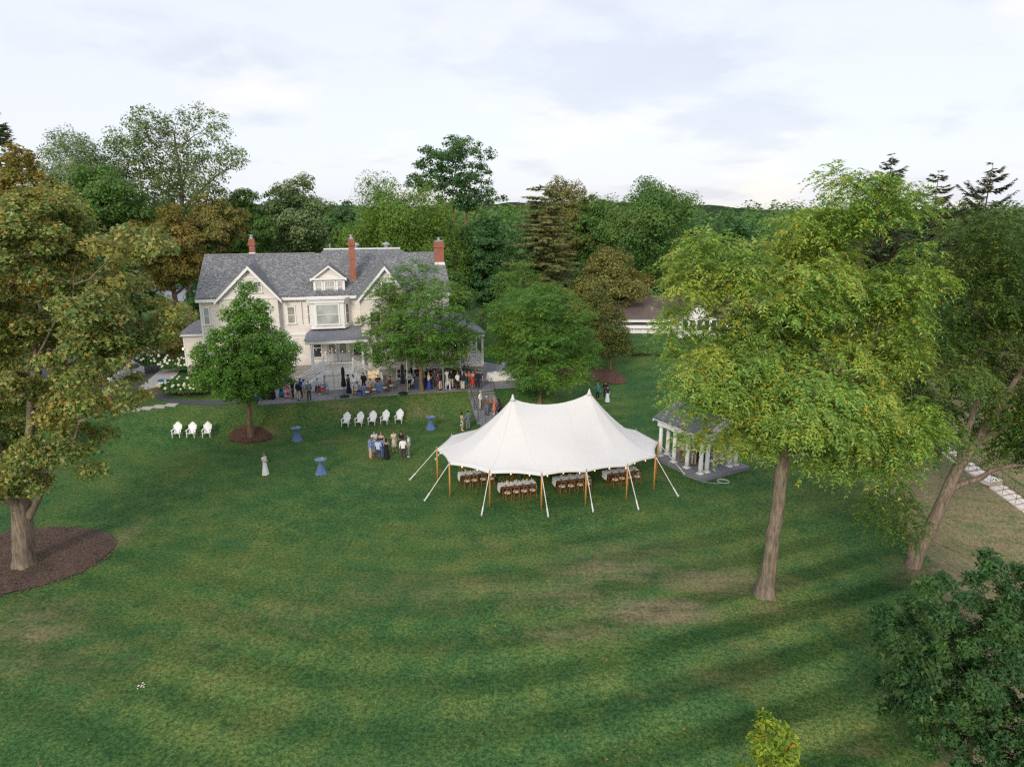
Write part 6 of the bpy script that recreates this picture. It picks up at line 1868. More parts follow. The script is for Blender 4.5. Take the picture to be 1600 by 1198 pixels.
st = empty('side_stand', (x, y, TZ), 0, 'small white stand at the head of the garden stairs', 'table')
link('table_top', MB().box(-.22, .22, -.22, .22, .68, .72).mesh('table_top', M['white']), st)
for sx in (-1, 1):
    for sy in (-1, 1): link('leg', MB().box(sx * .19 - .025, sx * .19 + .025, sy * .19 - .025, sy * .19 + .025, 0, .679).mesh('leg', M['white']), st)

# ------------------------------------------------------------------ inside the pavilion
x, y, _ = pv(Lp * .55, Wp * .62, 0)
o = empty('draped_table', (x, y, .25), math.atan2(ax[1], ax[0]), 'table in dark blue cloth inside the pavilion', 'table')
w_ = lambda t, j: 1 + .04 * math.sin(t * 12)
link('tablecloth', MB().lathe([(.62, .02), (.58, .4), (.57, .74)], 24, cap=False, wob=w_).mesh('tablecloth', M['navy'], True), o)
link('table_top', MB().lathe([(.57, .735), (.56, .752)], 24).mesh('table_top', M['blue']), o)
x, y, _ = pv(Lp * .86, .95, 0)
o = empty('tripod_stand', (x, y, .25), 0, 'black tripod with a yellow lamp head among the pavilion columns', 'tripod')
for k in range(3):
    a = k * 2.09 + .4
    link('leg', MB().tube([(math.cos(a) * .38, math.sin(a) * .38, 0), (0, 0, .75)], .014, 6).mesh('leg', M['iron']), o)
link('pole', MB().tube([(0, 0, .7), (0, 0, 1.45)], .014, 6).mesh('pole', M['iron']), o)
link('lamp_head', MB().box(-.12, .12, -.06, .06, .28, .42).mesh('lamp_head', plain('yellow_plastic', (.6, .45, .03), .5, .1, 3)), o)
x, y, _ = pv(Lp * .84, 1.7, 0)
o = empty('stool', (x, y, .25), 0, 'white stool among the pavilion columns', 'stool')
link('seat', MB().box(-.2, .2, -.2, .2, .42, .46).mesh('seat', M['white']), o)
for sx in (-1, 1):
    for sy in (-1, 1): link('leg', MB().box(sx * .17 - .02, sx * .17 + .02, sy * .17 - .02, sy * .17 + .02, 0, .419).mesh('leg', M['white']), o)
# garden hose on the grass before the pavilion
hp_ = []
for k in range(30):
    a = k * .62; r_ = .30 + .006 * k
    c_ = at(1130, 752)
    hp_.append((c_[0] + r_ * math.cos(a), c_[1] + r_ * math.sin(a), gz(*c_) + .03 + .002 * k))
for px, py in [(1120, 755), (1100, 753), (1082, 747), (1066, 741)]:
    q = at(px, py); hp_.append((q[0], q[1], gz(*q) + .03))
tag(MB().tube(hp_, .014, 6).build('garden_hose', plain('pale_green_hose', (.50, .56, .50), .5, .05, 3)), 'pale coiled garden hose on the grass before the pavilion', 'hose')

# ------------------------------------------------------------------ stairs down the dry slope
sA = Vector(atg(1482, 716)); sB = Vector(atg(1600, 801)); sC = Vector(atg(1512, 738))
dv = (sB - sC); dv.z = 0; run = dv.length; dv.normalize(); sd = Vector((-dv.y, dv.x, 0))
if sd.x < 0: sd = -sd
M['palestone'] = plain('pale_limestone', (.72, .68, .66), .85, .08, 3, bmp=.2)
M['tanstone'] = plain('tan_limestone', (.40, .31, .23), .9, .12, 3, bmp=.2)
sst = empty('slope_stairs', (sC.x, sC.y, sC.z), 0, 'pale stone stairs with iron railings running down the dry slope', 'stairs')
def sp_(name, mb, mat):
    o = link(name, mb.mesh(name, mat), sst); o.matrix_parent_inverse = Matrix.Translation(-sst.location); return o
tr_ = .46; wd_ = 1.25
rails = [[], []]
for k in range(-8, 22):
    p = sC + dv * (k * tr_ + (.7 if k > 1 else 0))
    z = gz(p.x + dv.x * .25 + sd.x * .6, p.y + dv.y * .25 + sd.y * .6) + .10
    L = tr_ + (.7 if k == 1 else 0) + .03
    a = Vector((p.x, p.y, z - .30))
    so_ = sp_('step', MB().prism([a, a + sd * wd_, a + sd * wd_ + dv * L, a + dv * L], (0, 0, .30)), M['palestone'])
    f0_ = a + dv * (L + .002) - Vector((0, 0, .1)); rs_ = link('riser', MB().prism([f0_, f0_ + sd * wd_, f0_ + sd * wd_ + dv * .02, f0_ + dv * .02], (0, 0, .35)).mesh('riser', M['tanstone'])); rs_.parent = so_
    if k % 2 == 0:
        rails[0].append(a + Vector((0, 0, .3)) + sd * .05); rails[1].append(a + Vector((0, 0, .3)) + sd * (wd_ - .05))
for rl in rails:
    mb = MB()
    for p in rl: mb.tube([p, p + Vector((0, 0, .95))], .014, 5)
    mb.tube([p + Vector((0, 0, .95)) for p in rl], .017, 5); mb.tube([p + Vector((0, 0, .5)) for p in rl], .01, 5)
    sp_('railing', mb, M['iron'])

# ------------------------------------------------------------------ shrubs
L_shrub = leafmat('hydrangea_leaves', [(.018, .055, .014), (.032, .085, .02), (.055, .115, .028)], None, None, .4, .5, .22)
M['bloom'] = plain('cream_blooms', (.55, .56, .36), .9, .2, 20, bmp=.4)
M['bloomw'] = plain('white_blooms', (.68, .66, .56), .9, .15, 20, bmp=.4)
def shrub(px, py, z, w, d, h, label, bloom, nb, seed, mat=None, leaf=.16, n=5200):
    x, y = at(px, py, z)
    rng = np.random.default_rng(seed)
    o = empty('hydrangea_shrub' if bloom else 'evergreen_shrub', (x, y, gz(x, y)), 0, label, 'shrub')
    E = np.array([(0, 0, h * .42, w * .5, d * .5, h * .5), (-w * .25, -.1, h * .4, w * .28, d * .4, h * .42), (w * .25, .1, h * .4, w * .28, d * .4, h * .42)])
    i = rng.integers(0, 3, n); dd = nrm(rng.normal(size=(n, 3))); dd[:, 2] = np.abs(dd[:, 2]) - .3
    P = E[i, :3] + dd * E[i, 3:] * (rng.uniform(.7, 1.05, n))[:, None]
    P[:, 2] = np.maximum(P[:, 2], .03)
    V_ = simple_leaves(P, nrm(dd + UP * .5 + rng.normal(size=(n, 3)) * .4), leaf, .65, rng)
    c = link('foliage', nmesh('foliage', V_, faces4(V_), mat or L_shrub), o); c['kind'] = 'stuff'
    stm = MB()
    for k in range(6):
        a = k * 1.05; stm.tube([(0.1 * math.cos(a), .1 * math.sin(a), -.05), (w * .28 * math.cos(a), d * .28 * math.sin(a), h * .55)], [.025, .01], 5)
    link('stem', stm.mesh('stem', BARK4), o)
    if bloom:
        for k in range(nb):
            j = rng.integers(0, 3); q = nrm(rng.normal(size=(1, 3)))[0]; q[2] = abs(q[2]) * .9 + .05; q[1] = -abs(q[1]) if rng.uniform() < .7 else q[1]; q /= np.linalg.norm(q)
            p = E[j, :3] + q * E[j, 3:] * 1.05
            r = rng.uniform(.10, .17)
            link('bloom', MB().ball(p, r, 7, 5, (1, 1, .9)).mesh('bloom', bloom, True), o)
    return o
shrub(292, 617, 1.95, 4.6, 2.4, 1.9, 'hydrangea full of lime cream blooms beside the footpath', M['bloom'], 46, 71)
shrub(275, 581, 2, 3.0, 1.8, 1.9, 'white hydrangea against the low wing of the house', M['bloomw'], 30, 72)
shrub(238, 578, 2, 3.2, 2.0, 2.6, 'tall white hydrangea at the bend of the drive', M['bloomw'], 34, 73)
shrub(1202, 706, 0, 1.6, 1.3, 1.7, 'dark evergreen shrub behind the walnut trunk by the pavilion', None, 0, 74, L_dark, .12, 3600)
shrub(1003, 548, 1.9, 2.6, 1.6, 1.6, 'round green shrub before the porch building', None, 0, 75, L_far1, .2, 2600)
shrub(1052, 548, 1.9, 4.2, 1.8, 1.4, 'low wide green shrub before the gabled wing of the porch building', None, 0, 76, L_far1, .2, 3000)

# ------------------------------------------------------------------ parked car on the drive
def make_car(name, x, y, z, rz, paint, label):
    o = empty(name, (x, y, z), rz, label, 'car')
    L, Wd = 4.6, 1.84
    prof = [(-2.3, .42), (-2.3, .78), (-2.2, .95), (-1.25, 1.05), (-.65, 1.50), (.2, 1.62), (1.5, 1.58), (2.05, 1.12), (2.28, 1.0), (2.3, .45), (1.9, .26), (-1.9, .26)]
    n = len(prof); vs = []; secs = [(-.92, .93, 1.0), (-.80, 1.0, 1.0), (.80, 1.0, 1.0), (.92, .93, 1.0)]
    for yy, sc, _ in secs:
        for (px_, pz_) in prof:
            inset = 1.0 if pz_ < 1.06 else (.80 if abs(yy) > .9 else .86)
            vs.append((px_ * (sc if pz_ < 1.1 else 1), yy * (inset if pz_ > 1.06 else 1), pz_))
    fs = []
    for s_ in range(3):
        for k in range(n):
            k2 = (k + 1) % n
            fs.append((s_ * n + k, (s_ + 1) * n + k, (s_ + 1) * n + k2, s_ * n + k2))
    fs += [tuple(range(n)), tuple(range(4 * n - 1, 3 * n - 1, -1))]
    link('body', MB().add(vs, fs).mesh('body', paint, False), o)
    gl = M['glass']
    link('windscreen', MB().slab([(-1.22, .66, 1.09), (-1.22, -.66, 1.09), (-.68, -.60, 1.50), (-.68, .60, 1.50)], .02).mesh('windscreen', gl), o)
    link('rear_window', MB().slab([(2.04, -.66, 1.16), (2.04, .66, 1.16), (1.56, .6, 1.56), (1.56, -.6, 1.56)], .02).mesh('rear_window', gl), o)
    for s_ in (-1, 1):
        for (a, b_, c, d) in [(-1.0, -.1, -.55, -.1), (0.0, .85, 0.0, .85), (.93, 1.75, .93, 1.45)]:
            q = [(a, s_ * .83, 1.10), (b_, s_ * .83, 1.10), (d, s_ * .765, 1.50), (c, s_ * .765, 1.50)]
            link('side_window', MB().slab(q if s_ < 0 else q[::-1], .015).mesh('side_window', gl), o)
        for xx in (-1.42, 1.42):
            wh = link('wheel', MB().tube([(xx, s_ * .74, .34), (xx, s_ * .95, .34)], .34, 20).mesh('wheel', M['iron']), o)
            link('rim', MB().tube([(xx, s_ * .94, .34), (xx, s_ * .962, .34)], .21, 14).mesh('rim', M['metal']), wh)
        link('headlight', MB().box(-2.32, -2.2, s_ * .62 - .18, s_ * .62 + .18, .70, .86).mesh('headlight', M['china']), o)
        link('wing_mirror', MB().box(-.95, -.82, s_ * 1.0 - .1, s_ * 1.0 + .1, 1.05, 1.2).mesh('wing_mirror', paint), o)
    link('grille', MB().box(-2.325, -2.25, -.4, .4, .45, .66).mesh('grille', M['iron']), o)
    return o
x, y = at(172, 603, 1.95)
make_car('parked_car', x, y + 2.0, gz(x, y + 2) + .02, R(78), plain('silver_paint', (.50, .53, .57), .25, .03, 1, .4, spec=.5), 'silver car parked on the drive behind the old maple')

# ------------------------------------------------------------------ fallen leaves, mushrooms
rng = np.random.default_rng(55)
n = 800
x = rng.uniform(-32, 26, n); y = rng.uniform(17, 58, n)
P = np.stack([x, y, ground(x, y) + .03], 1)
V_ = simple_leaves(P, nrm(UP + rng.normal(size=(n, 3)) * .25), .11, .8, rng, 0)
ml = leafmat('fallen_leaves', [(.14, .10, .02), (.22, .16, .03), (.15, .08, .03)], None)
o = link('fallen_leaves', nmesh('fallen_leaves', V_, faces4(V_), ml)); tag(o, 'yellow fallen leaves scattered over the lawn', 'leaves', None, 'stuff')
mx_, my_ = at(222, 1073)
mu = empty('mushroom_cluster', (mx_, my_, gz(mx_, my_)), 0, 'small cluster of white mushrooms in the lawn', 'mushrooms')
for k in range(8):
    a = k * 2.4; r_ = .03 + .022 * k
    cx, cy = r_ * math.cos(a), r_ * math.sin(a); s_ = rnd.uniform(.028, .048)
    link('mushroom', MB().lathe([(.012, 0), (.012, s_), (s_, s_ * 1.05), (s_ * .8, s_ * 1.5), (.005, s_ * 1.8)], 10, (cx, cy, 0)).mesh('mushroom', M['bloomw'], True), mu)
# ------------------------------------------------------------------ people
def skin_mesh(name, verts, edges, radii, root=0, sub=1):
    """a continuous surface grown over a skeleton of joints"""
    me = bpy.data.meshes.new(name)
    me.from_pydata(verts, edges, [])
    o = bpy.data.objects.new(name, me); col.objects.link(o)
    sk = o.modifiers.new('skin', 'SKIN')
    sk.use_smooth_shade = True
    if not me.skin_vertices: 
        bpy.context.view_layer.objects.active = o
    for i, v in enumerate(me.skin_vertices[0].data):
        r = radii[i]; v.radius = r if hasattr(r, '__len__') else (r, r)
        v.use_root = (i == root)
    sb = o.modifiers.new('sub', 'SUBSURF'); sb.levels = sub; sb.render_levels = sub
    dg = bpy.context.evaluated_depsgraph_get(); dg.update()
    out = bpy.data.meshes.new_from_object(o.evaluated_get(dg))
    out.name = name
    bpy.data.objects.remove(o)
    return out
def joints(pose):
    J = dict(pelvis=(0, 0, .93), waist=(0, .005, 1.08), chest=(0, .01, 1.28), neck=(0, .0, 1.46), jaw=(0, .025, 1.56), skull=(0, .015, 1.645), crown=(0, .005, 1.705))
    for s, n in ((-1, 'l'), (1, 'r')):
        J['hip' + n] = (s * .095, 0, .90); J['knee' + n] = (s * .105, .015, .49); J['ankle' + n] = (s * .11, -.015, .085); J['toe' + n] = (s * .13, .15, .035)
        J['shoulder' + n] = (s * .175, -.005, 1.415); J['elbow' + n] = (s * .235, -.03, 1.14); J['wrist' + n] = (s * .235, .06, .905)
        J['hand' + n] = (s * .228, .085, .84)
    def arm(n, e, w, h): J['elbow' + n] = e; J['wrist' + n] = w; J['hand' + n] = h
    if pose in ('hold', 'talk'): arm('r', (.23, .0, 1.15), (.13, .235, 1.205), (.10, .295, 1.245))
    if pose in ('both', 'camera'):
        for s, n in ((-1, 'l'), (1, 'r')): arm(n, (s * .24, .0, 1.15), (s * .10, .235, 1.165), (s * .05, .29, 1.19))
    if pose == 'face': arm('r', (.225, .11, 1.22), (.105, .215, 1.42), (.07, .2, 1.49))
    if pose == 'pocket':
        for s, n in ((-1, 'l'), (1, 'r')): arm(n, (s * .285, -.04, 1.15), (s * .20, .06, .96), (s * .18, .085, .90))
    if pose == 'talk': J['kneel'] = (-.12, .05, .49); J['anklel'] = (-.14, .02, .085); J['toel'] = (-.19, .17, .035)
    if pose == 'step':
        J['kneel'] = (-.10, .13, .53); J['anklel'] = (-.10, .10, .16); J['toel'] = (-.11, .26, .11); J['ankler'] = (.10, -.09, .085)
    if pose in ('sit', 'sithold'):
        dz = -.44
        for k in ('pelvis', 'waist', 'chest', 'neck', 'jaw', 'skull', 'crown'): J[k] = (J[k][0], J[k][1] - .02, J[k][2] + dz + .06)
        for s, n in ((-1, 'l'), (1, 'r')):
            for k in ('shoulder', 'elbow', 'wrist', 'hand'):
                p = J[k + n]; J[k + n] = (p[0], p[1] - .02, p[2] + dz + .06)
            J['hip' + n] = (s * .10, .0, .535); J['knee' + n] = (s * .13, .42, .52); J['ankle' + n] = (s * .13, .40, .085); J['toe' + n] = (s * .14, .55, .035)
            J['elbow' + n] = (s * .24, .02, .80); J['wrist' + n] = (s * .14, .25, .74 if pose == 'sit' else .86); J['hand' + n] = (s * .10, .31, .75 if pose == 'sit' else .9)
    return J
_cache = {}
def body_mesh(pose, fem):
    key = ('body', pose, fem)
    if key in _cache: return _cache[key]
    J = joints(pose); V_, E_, R_ = [], [], []
    idx = {}
    def add(n, r, p=None): idx[n] = len(V_); V_.append(J[n] if p is None else p); R_.append(r)
    k = .92 if fem else 1.0
    add('pelvis', (.135 * k, .10)); add('waist', (.115 * k, .09)); add('chest', (.145 * k, .10)); add('neck', (.052, .052)); add('jaw', (.066, .07)); add('skull', (.080, .098)); add('crown', (.062, .075))
    E_ += [(0, 1), (1, 2), (2, 3), (3, 4), (4, 5), (5, 6)]
    for n, s in (('l', -1), ('r', 1)):
        add('hip' + n, .085); add('knee' + n, .056); add('ankle' + n, .038); add('toe' + n, (.04, .026))
        E_ += [(0, idx['hip' + n]), (idx['hip' + n], idx['knee' + n]), (idx['knee' + n], idx['ankle' + n]), (idx['ankle' + n], idx['toe' + n])]
        add('shoulder' + n, .062 * k); add('elbow' + n, .041 * k); add('wrist' + n, (.028, .024)); add('hand' + n, (.036, .018))
        E_ += [(idx['chest'], idx['shoulder' + n]), (idx['shoulder' + n], idx['elbow' + n]), (idx['elbow' + n], idx['wrist' + n]), (idx['wrist' + n], idx['hand' + n])]
    body = skin_mesh('body', V_, E_, R_, 0, 2)
    # fingers, nose, ears joined on; the hands keep five separate fingers
    mb = MB()
    for n, s in (('l', -1), ('r', 1)):
        w = Vector(J['wrist' + n]); h = Vector(J['hand' + n])
        d = (h - w).normalized()
        side = d.cross(Vector((0, 0, 1)) if abs(d.z) < .8 else Vector((0, 1, 0))).normalized()
        curl = d.cross(side) * (1 if abs(d.z) > .8 else 1)
        if curl.z > 0: curl = -curl
        for k, (o_, ln) in enumerate(((-.03, .060), (-.010, .072), (.010, .068), (.03, .054))):
            b0 = h + side * o_ + d * .012; b1 = b0 + d * ln * .55 + curl * .008; b2 = b1 + d * ln * .30 + curl * .03
            mb.tube([b0, b1, b2], [.0095, .009, .007], 6)
        t0 = w + (h - w) * .55 - side * s * .03; t1 = t0 - side * s * .022 + d * .028; t2 = t1 + d * .03
        mb.tube([t0, t1, t2], [.011, .010, .008], 6)
    sk = Vector(J['skull'])
    mb.tube([sk + Vector((0, .085, .0)), sk + Vector((0, .118, -.035))], [.010, .016], 6)
    for s in (-1, 1): mb.ball(sk + Vector((s * .082, -.005, -.02)), .026, 6, 5, (.4, .8, 1.2))
    bm = bmesh.new(); bm.from_mesh(body)
    t_ = mb.mesh('tmp', []); bm.from_mesh(t_); bpy.data.meshes.remove(t_)
    # eyes and lips as dark and red faces set into the face
    n0 = len(bm.faces)
    for f in bm.faces: f.smooth = True
    bm.to_mesh(body); bm.free()
    _cache[key] = body
    return body
def face_mesh(pose):
    key = ('face', pose)
    if key in _cache: return _cache[key]
    sk = Vector(joints(pose)['skull']); mb = MB()
    for s in (-1, 1):
        mb.mi = 0; mb.ball(sk + Vector((s * .032, .088, .003)), .012, 6, 4, (1.2, .6, .7))
        mb.mi = 1; mb.obox(sk + Vector((s * .033, .096, .026)), (.036, .012, .007))
    mb.mi = 2; mb.obox(sk + Vector((0, .098, -.068)), (.044, .012, .012))
    me = mb.mesh('face', [M['iron'], M['iron'], plain('lips', (.35, .12, .10), .5, .1, 5)])
    _cache[key] = me
    return me
def garment(kind, pose, fem):
    key = (kind, pose, fem)
    if key in _cache: return _cache[key]
    J = joints(pose); V_, E_, R_ = [], [], []; idx = {}
    def add(n, r, p=None): idx[n] = len(V_); V_.append(J[n] if p is None else p); R_.append(r); return idx[n]
    def lerp(a, b, t): return tuple(np.array(J[a]) * (1 - t) + np.array(J[b]) * t)
    k = .92 if fem else 1.0
    if kind in ('shirt_long', 'shirt_short', 'jacket', 'bodice'):
        g = 1.30 if kind != 'jacket' else 1.36
        lo = add('low', (.142 * k * g, .108 * g), lerp('pelvis', 'waist', .0 if kind == 'bodice' else -.15 if kind != 'jacket' else -.55))
        w_ = add('waist', (.122 * k * g, .096 * g)); c_ = add('chest', (.148 * k * g, .108 * g)); n_ = add('col', (.085, .082), lerp('chest', 'neck', .82))
        E_ += [(lo, w_), (w_, c_), (c_, n_)]
        for n in 'lr':
            if kind == 'bodice':
                s_ = add('s' + n, .074 * k, lerp('chest', 'shoulder' + n, .75)); E_ += [(c_, s_)]; continue
            s_ = add('shoulder' + n, .084 * k * (1.08 if kind == 'jacket' else 1)); E_ += [(c_, s_)]
            if kind == 'shirt_short':
                e_ = add('e' + n, .066 * k, lerp('shoulder' + n, 'elbow' + n, .62)); E_ += [(s_, e_)]
            else:
                e_ = add('elbow' + n, .056 if kind != 'jacket' else .062); w2 = add('w' + n, .04 if kind != 'jacket' else .046, lerp('elbow' + n, 'wrist' + n, .93)); E_ += [(s_, e_), (e_, w2)]
        me = skin_mesh(kind, V_, E_, R_, w_, 2)
    elif kind in ('trousers', 'shorts'):
        p_ = add('pelvis', (.146 * k, .112)); b_ = add('belt', (.134 * k, .106), lerp('pelvis', 'waist', .35)); E_ += [(p_, b_)]
        for n in 'lr':
            h_ = add('hip' + n, .099 * k)
            if kind == 'trousers':
                k_ = add('knee' + n, .074 * k); a_ = add('ank' + n, .060 * k, lerp('knee' + n, 'ankle' + n, .95)); E_ += [(p_, h_), (h_, k_), (k_, a_)]
            else:
                k_ = add('kn' + n, .088 * k, lerp('hip' + n, 'knee' + n, .8)); E_ += [(p_, h_), (h_, k_)]
        me = skin_mesh(kind, V_, E_, R_, p_, 2)
    elif kind == 'shoes':
        mb = MB()
        for n in 'lr':
            a = Vector(J['ankle' + n]); t = Vector(J['toe' + n]); d = t - a; d.z = 0
            hl = a - d * .28; hl.z = a.z - .05
            mb.tube([hl + Vector((0, 0, .012)), Vector((a.x, a.y, a.z - .03)) + d * .25, a + d * .75 - Vector((0, 0, .052)), t + d * .12], [.040, .052, .048, .022], 8, True, .8)
        me = mb.mesh('shoes', [M['iron']], True)
    elif kind.startswith('skirt'):
        hem = float(kind.split('_')[1]); sit = pose.startswith('sit')
        mb = MB(); n = 24; rows = []
        top = np.array(J['waist']); bot = np.array(J['pelvis'])
        if not sit:
            for j in range(9):
                t = j / 8
                z = top[2] - .03 - (top[2] - .03 - hem) * t
                rx = np.interp(t, [0, .15, .35, 1], [.128, .165, .185, .19 + .11 * (.9 - hem)]); ry = np.interp(t, [0, .15, .35, 1], [.102, .13, .145, .155 + .11 * (.9 - hem)])
                rows.append([(rx * math.cos(a) * (1 + .05 * t * math.sin(7 * a + 1)), .01 + ry * math.sin(a) * (1 + .05 * t * math.sin(7 * a + 1)), z) for a in np.linspace(0, 2 * math.pi, n, endpoint=False)])
        else:
            cs = [tuple(top - (0, 0, .03)), (0, .02, J['pelvis'][2] + .02), (0, .14, .57), (0, .30, .56), (0, .44, .54), (0, .47, .40), (0, .46, .28)]
            rs = [(.125, .1), (.17, .13), (.18, .12), (.185, .10), (.18, .10), (.17, .09), (.18, .09)]
            for (c, r) in zip(cs, rs):
                tilt = c[2] < .6 and c[1] < .44 and c[1] > .1
                rows.append([(c[0] + r[0] * math.cos(a), c[1] + (0 if tilt else r[1] * math.sin(a)), c[2] + (r[1] * math.sin(a) if tilt else 0)) for a in np.linspace(0, 2 * math.pi, n, endpoint=False)])
        vs = [p for r_ in rows for p in r_]
        fs = [(j * n + i, j * n + (i + 1) % n, (j + 1) * n + (i + 1) % n, (j + 1) * n + i) for j in range(len(rows) - 1) for i in range(n)]
        me = mb.add(vs, fs).mesh('skirt', [M['iron']], True)
    elif kind.startswith('hair'):
        st = kind.split('_')[1]; sk = Vector(J['skull']); mb = MB()
        n, m = 14, 9; vs = []
        for j in range(m + 1):
            p = math.pi * .5 - (math.pi * .62) * j / m
            for i in range(n):
                a = 2 * math.pi * i / n
                d = Vector((math.cos(p) * math.cos(a), math.cos(p) * math.sin(a), math.sin(p)))
                front = max(0, d.y)
                low = max(0, -math.sin(p))
                r = 1.07 + (.22 if st == 'afro' else 0)
                q = Vector((d.x * .088 * r, d.y * .104 * r - .008, d.z * .098 * r + .018))
                if front > .25: q.z = max(q.z, .045 - .02 * (1 - front)); q.y = min(q.y, .092)
                if st == 'long' and low > 0: q.z -= low * .42 * (1 if d.y < .2 else 0); q.y -= .02 * low
                vs.append(sk + q)
        fs = [(j * n + i, (j + 1) * n + i, (j + 1) * n + (i + 1) % n, j * n + (i + 1) % n) for j in range(m) for i in range(n)]
        mb.add(vs, fs)
        if st == 'bun': mb.ball(sk + Vector((0, -.10, .06)), .045, 8, 6)
        me = mb.mesh('hair', [M['iron']], True)
    if not me.materials: me.materials.append(M['iron'])
    _cache[key] = me
    return me
SKIN = {'a': plain('skin_light', (.52, .31, .22), .55, .06, 8), 'b': plain('skin_tan', (.40, .22, .14), .55, .06, 8), 'c': plain('skin_brown', (.20, .10, .06), .55, .06, 8)}
HAIR = {'brown': (.07, .035, .02), 'dark': (.015, .011, .009), 'blond': (.35, .22, .10), 'grey': (.38, .37, .36), 'red': (.22, .08, .03), 'black': (.008, .007, .007)}
CLOTH = {'white': (.74, .74, .75), 'ltblue': (.40, .50, .70), 'blue': (.14, .24, .50), 'navy': (.018, .024, .05), 'black': (.012, .012, .014), 'khaki': (.46, .37, .26), 'grey': (.17, .17, .18), 'dkgrey': (.055, .055, .062),
         'charcoal': (.05, .042, .045), 'cream': (.60, .50, .38), 'red': (.50, .035, .04), 'coral': (.60, .13, .09), 'maroon': (.11, .02, .035), 'brown': (.17, .11, .055), 'teal': (.03, .22, .30), 'denim': (.07, .12, .23), 'slate': (.11, .15, .22),
         'purple': (.22, .11, .26), 'tan': (.50, .43, .33), 'rust': (.22, .10, .035), 'paleblue': (.52, .60, .66), 'green': (.02, .10, .09), 'pink': (.62, .36, .32), 'beige': (.58, .50, .42), 'royal': (.03, .06, .35), 'olive': (.16, .12, .06)}
def patterned(name, c1, c2, sc=9):
    m, n, l, b = newmat(name)
    v = n.new('ShaderNodeTexVoronoi'); v.inputs['Scale'].default_value = sc; l.new(coords(n, l), v.inputs['Vector'])
    s = n.new('ShaderNodeSeparateXYZ'); l.new(v.outputs['Color'], s.inputs[0])
    l.new(ramp(n, l, s.outputs[0], [(.45, c1), (.55, c2)]), b.inputs['Base Color']); b.inputs['Roughness'].default_value = .8
    return m
PAT = {'floral': patterned('green_floral_print', (.04, .06, .045), (.45, .45, .36), 14), 'redwhite': patterned('red_white_print', (.55, .03, .05), (.70, .62, .62), 10), 'tealprint': patterned('teal_print', (.02, .28, .40), (.015, .02, .03), 10),
       'coralprint': patterned('coral_print', (.62, .08, .06), (.62, .30, .12), 14), 'plaid': patterned('maroon_plaid', (.12, .02, .04), (.03, .025, .05), 18)}
def cm(c): return PAT[c] if c in PAT else plain('cloth_' + c, CLOTH[c], .85, .12, 5, bmp=.15)
def hm(c): return plain('hair_' + c, HAIR[c], .6, .25, 30)
_np = [0]
def person(px, py, z, face, pose, top, bottom, hair, label, *, skin='a', h=1.74, shoes='black', group=None, xyz=None, extra=None):
    """top = (garment, colour); bottom = (garment, colour); facing 0 = towards the house, 180 = towards the lawn"""
    if xyz: x, y, z = xyz
    else:
        if z == 0: x, y, z = atg(px, py)
        else: x, y = at(px, py, z)
    fem = bottom[0].startswith('skirt') or hair[0] in ('long', 'bun')
    o = empty('person', (x, y, z), R(face), label, 'person', group)
    s = h / 1.74
    o.scale = (s * (.97 if fem else 1.05), s * (.97 if fem else 1.05), s)
    def put(name, me, mat):
        q = link(name, me, o)
        if mat is not None:
            q.material_slots[0].link = 'OBJECT'; q.material_slots[0].material = mat
        return q
    bme = body_mesh(pose, fem)
    if not bme.materials: bme.materials.append(SKIN['a'])
    bd = put('body', bme, SKIN[skin])
    link('face', face_mesh(pose), o)
    if hair: put('hair', garment('hair_' + hair[0], pose, fem), hm(hair[1]))
    nm = {'shirt_long': 'shirt', 'shirt_short': 'shirt', 'jacket': 'jacket', 'bodice': 'bodice'}[top[0]]
    put(nm, garment(top[0], pose, fem), cm(top[1]))
    put('skirt' if bottom[0].startswith('skirt') else 'trousers', garment(bottom[0], pose, fem), cm(bottom[1]))
    put('shoes', garment('shoes', pose, fem), cm(shoes))
    return o
SH, SS, JK, BO, TR = 'shirt_long', 'shirt_short', 'jacket', 'bodice', 'trousers'
# --- guests on the lawn round the cocktail table
person(579, 717, 0, 300, 'hold', (SS, 'blue'), (TR, 'khaki'), ('short', 'brown'), 'man in blue polo and khaki trousers at the lawn cocktail table', shoes='rust')
person(592, 719.5, 0, 345, 'both', (SH, 'ltblue'), (TR, 'dkgrey'), ('short', 'black'), 'man in pale blue shirt and dark trousers with his back to the tent', skin='b', shoes='rust')
person(586, 708, 0, 215, 'hold', (SS, 'paleblue'), (TR, 'denim'), ('short', 'brown'), 'man in pale shirt facing out behind the lawn cocktail table', h=1.84)
person(596.5, 707, 0, 180, 'hold', (BO, 'black'), ('skirt_.45', 'black'), ('long', 'red'), 'red-haired woman in sleeveless black dress behind the cocktail table', h=1.72)
person(604.5, 717.5, 0, 20, 'both', (BO, 'black'), ('skirt_.14', 'black'), ('long', 'dark'), 'dark-haired woman in long black skirt at the lawn cocktail table', skin='b', h=1.66)
person(583.5, 713, 0, 270, 'both', (SS, 'ltblue'), ('skirt_.45', 'ltblue'), ('long', 'blond'), 'woman in light blue dress tucked behind the man in khaki', h=1.62, shoes='coral')
person(616, 704.5, 0, 210, 'talk', (SS, 'cream'), ('skirt_.42', 'cream'), ('long', 'brown'), 'woman in cream dress with long brown hair standing on the lawn', h=1.68, shoes='beige')
person(628, 707, 0, 150, 'both', (SS, 'black'), (TR, 'dkgrey'), ('short', 'black'), 'man in black polo shirt facing the woman in cream', skin='b', h=1.76)
person(630.5, 717.5, 0, 10, 'hold', (SH, 'white'), (TR, 'charcoal'), ('short', 'black'), 'man in white shirt and charcoal trousers seen from behind', skin='b', h=1.72, shoes='rust')
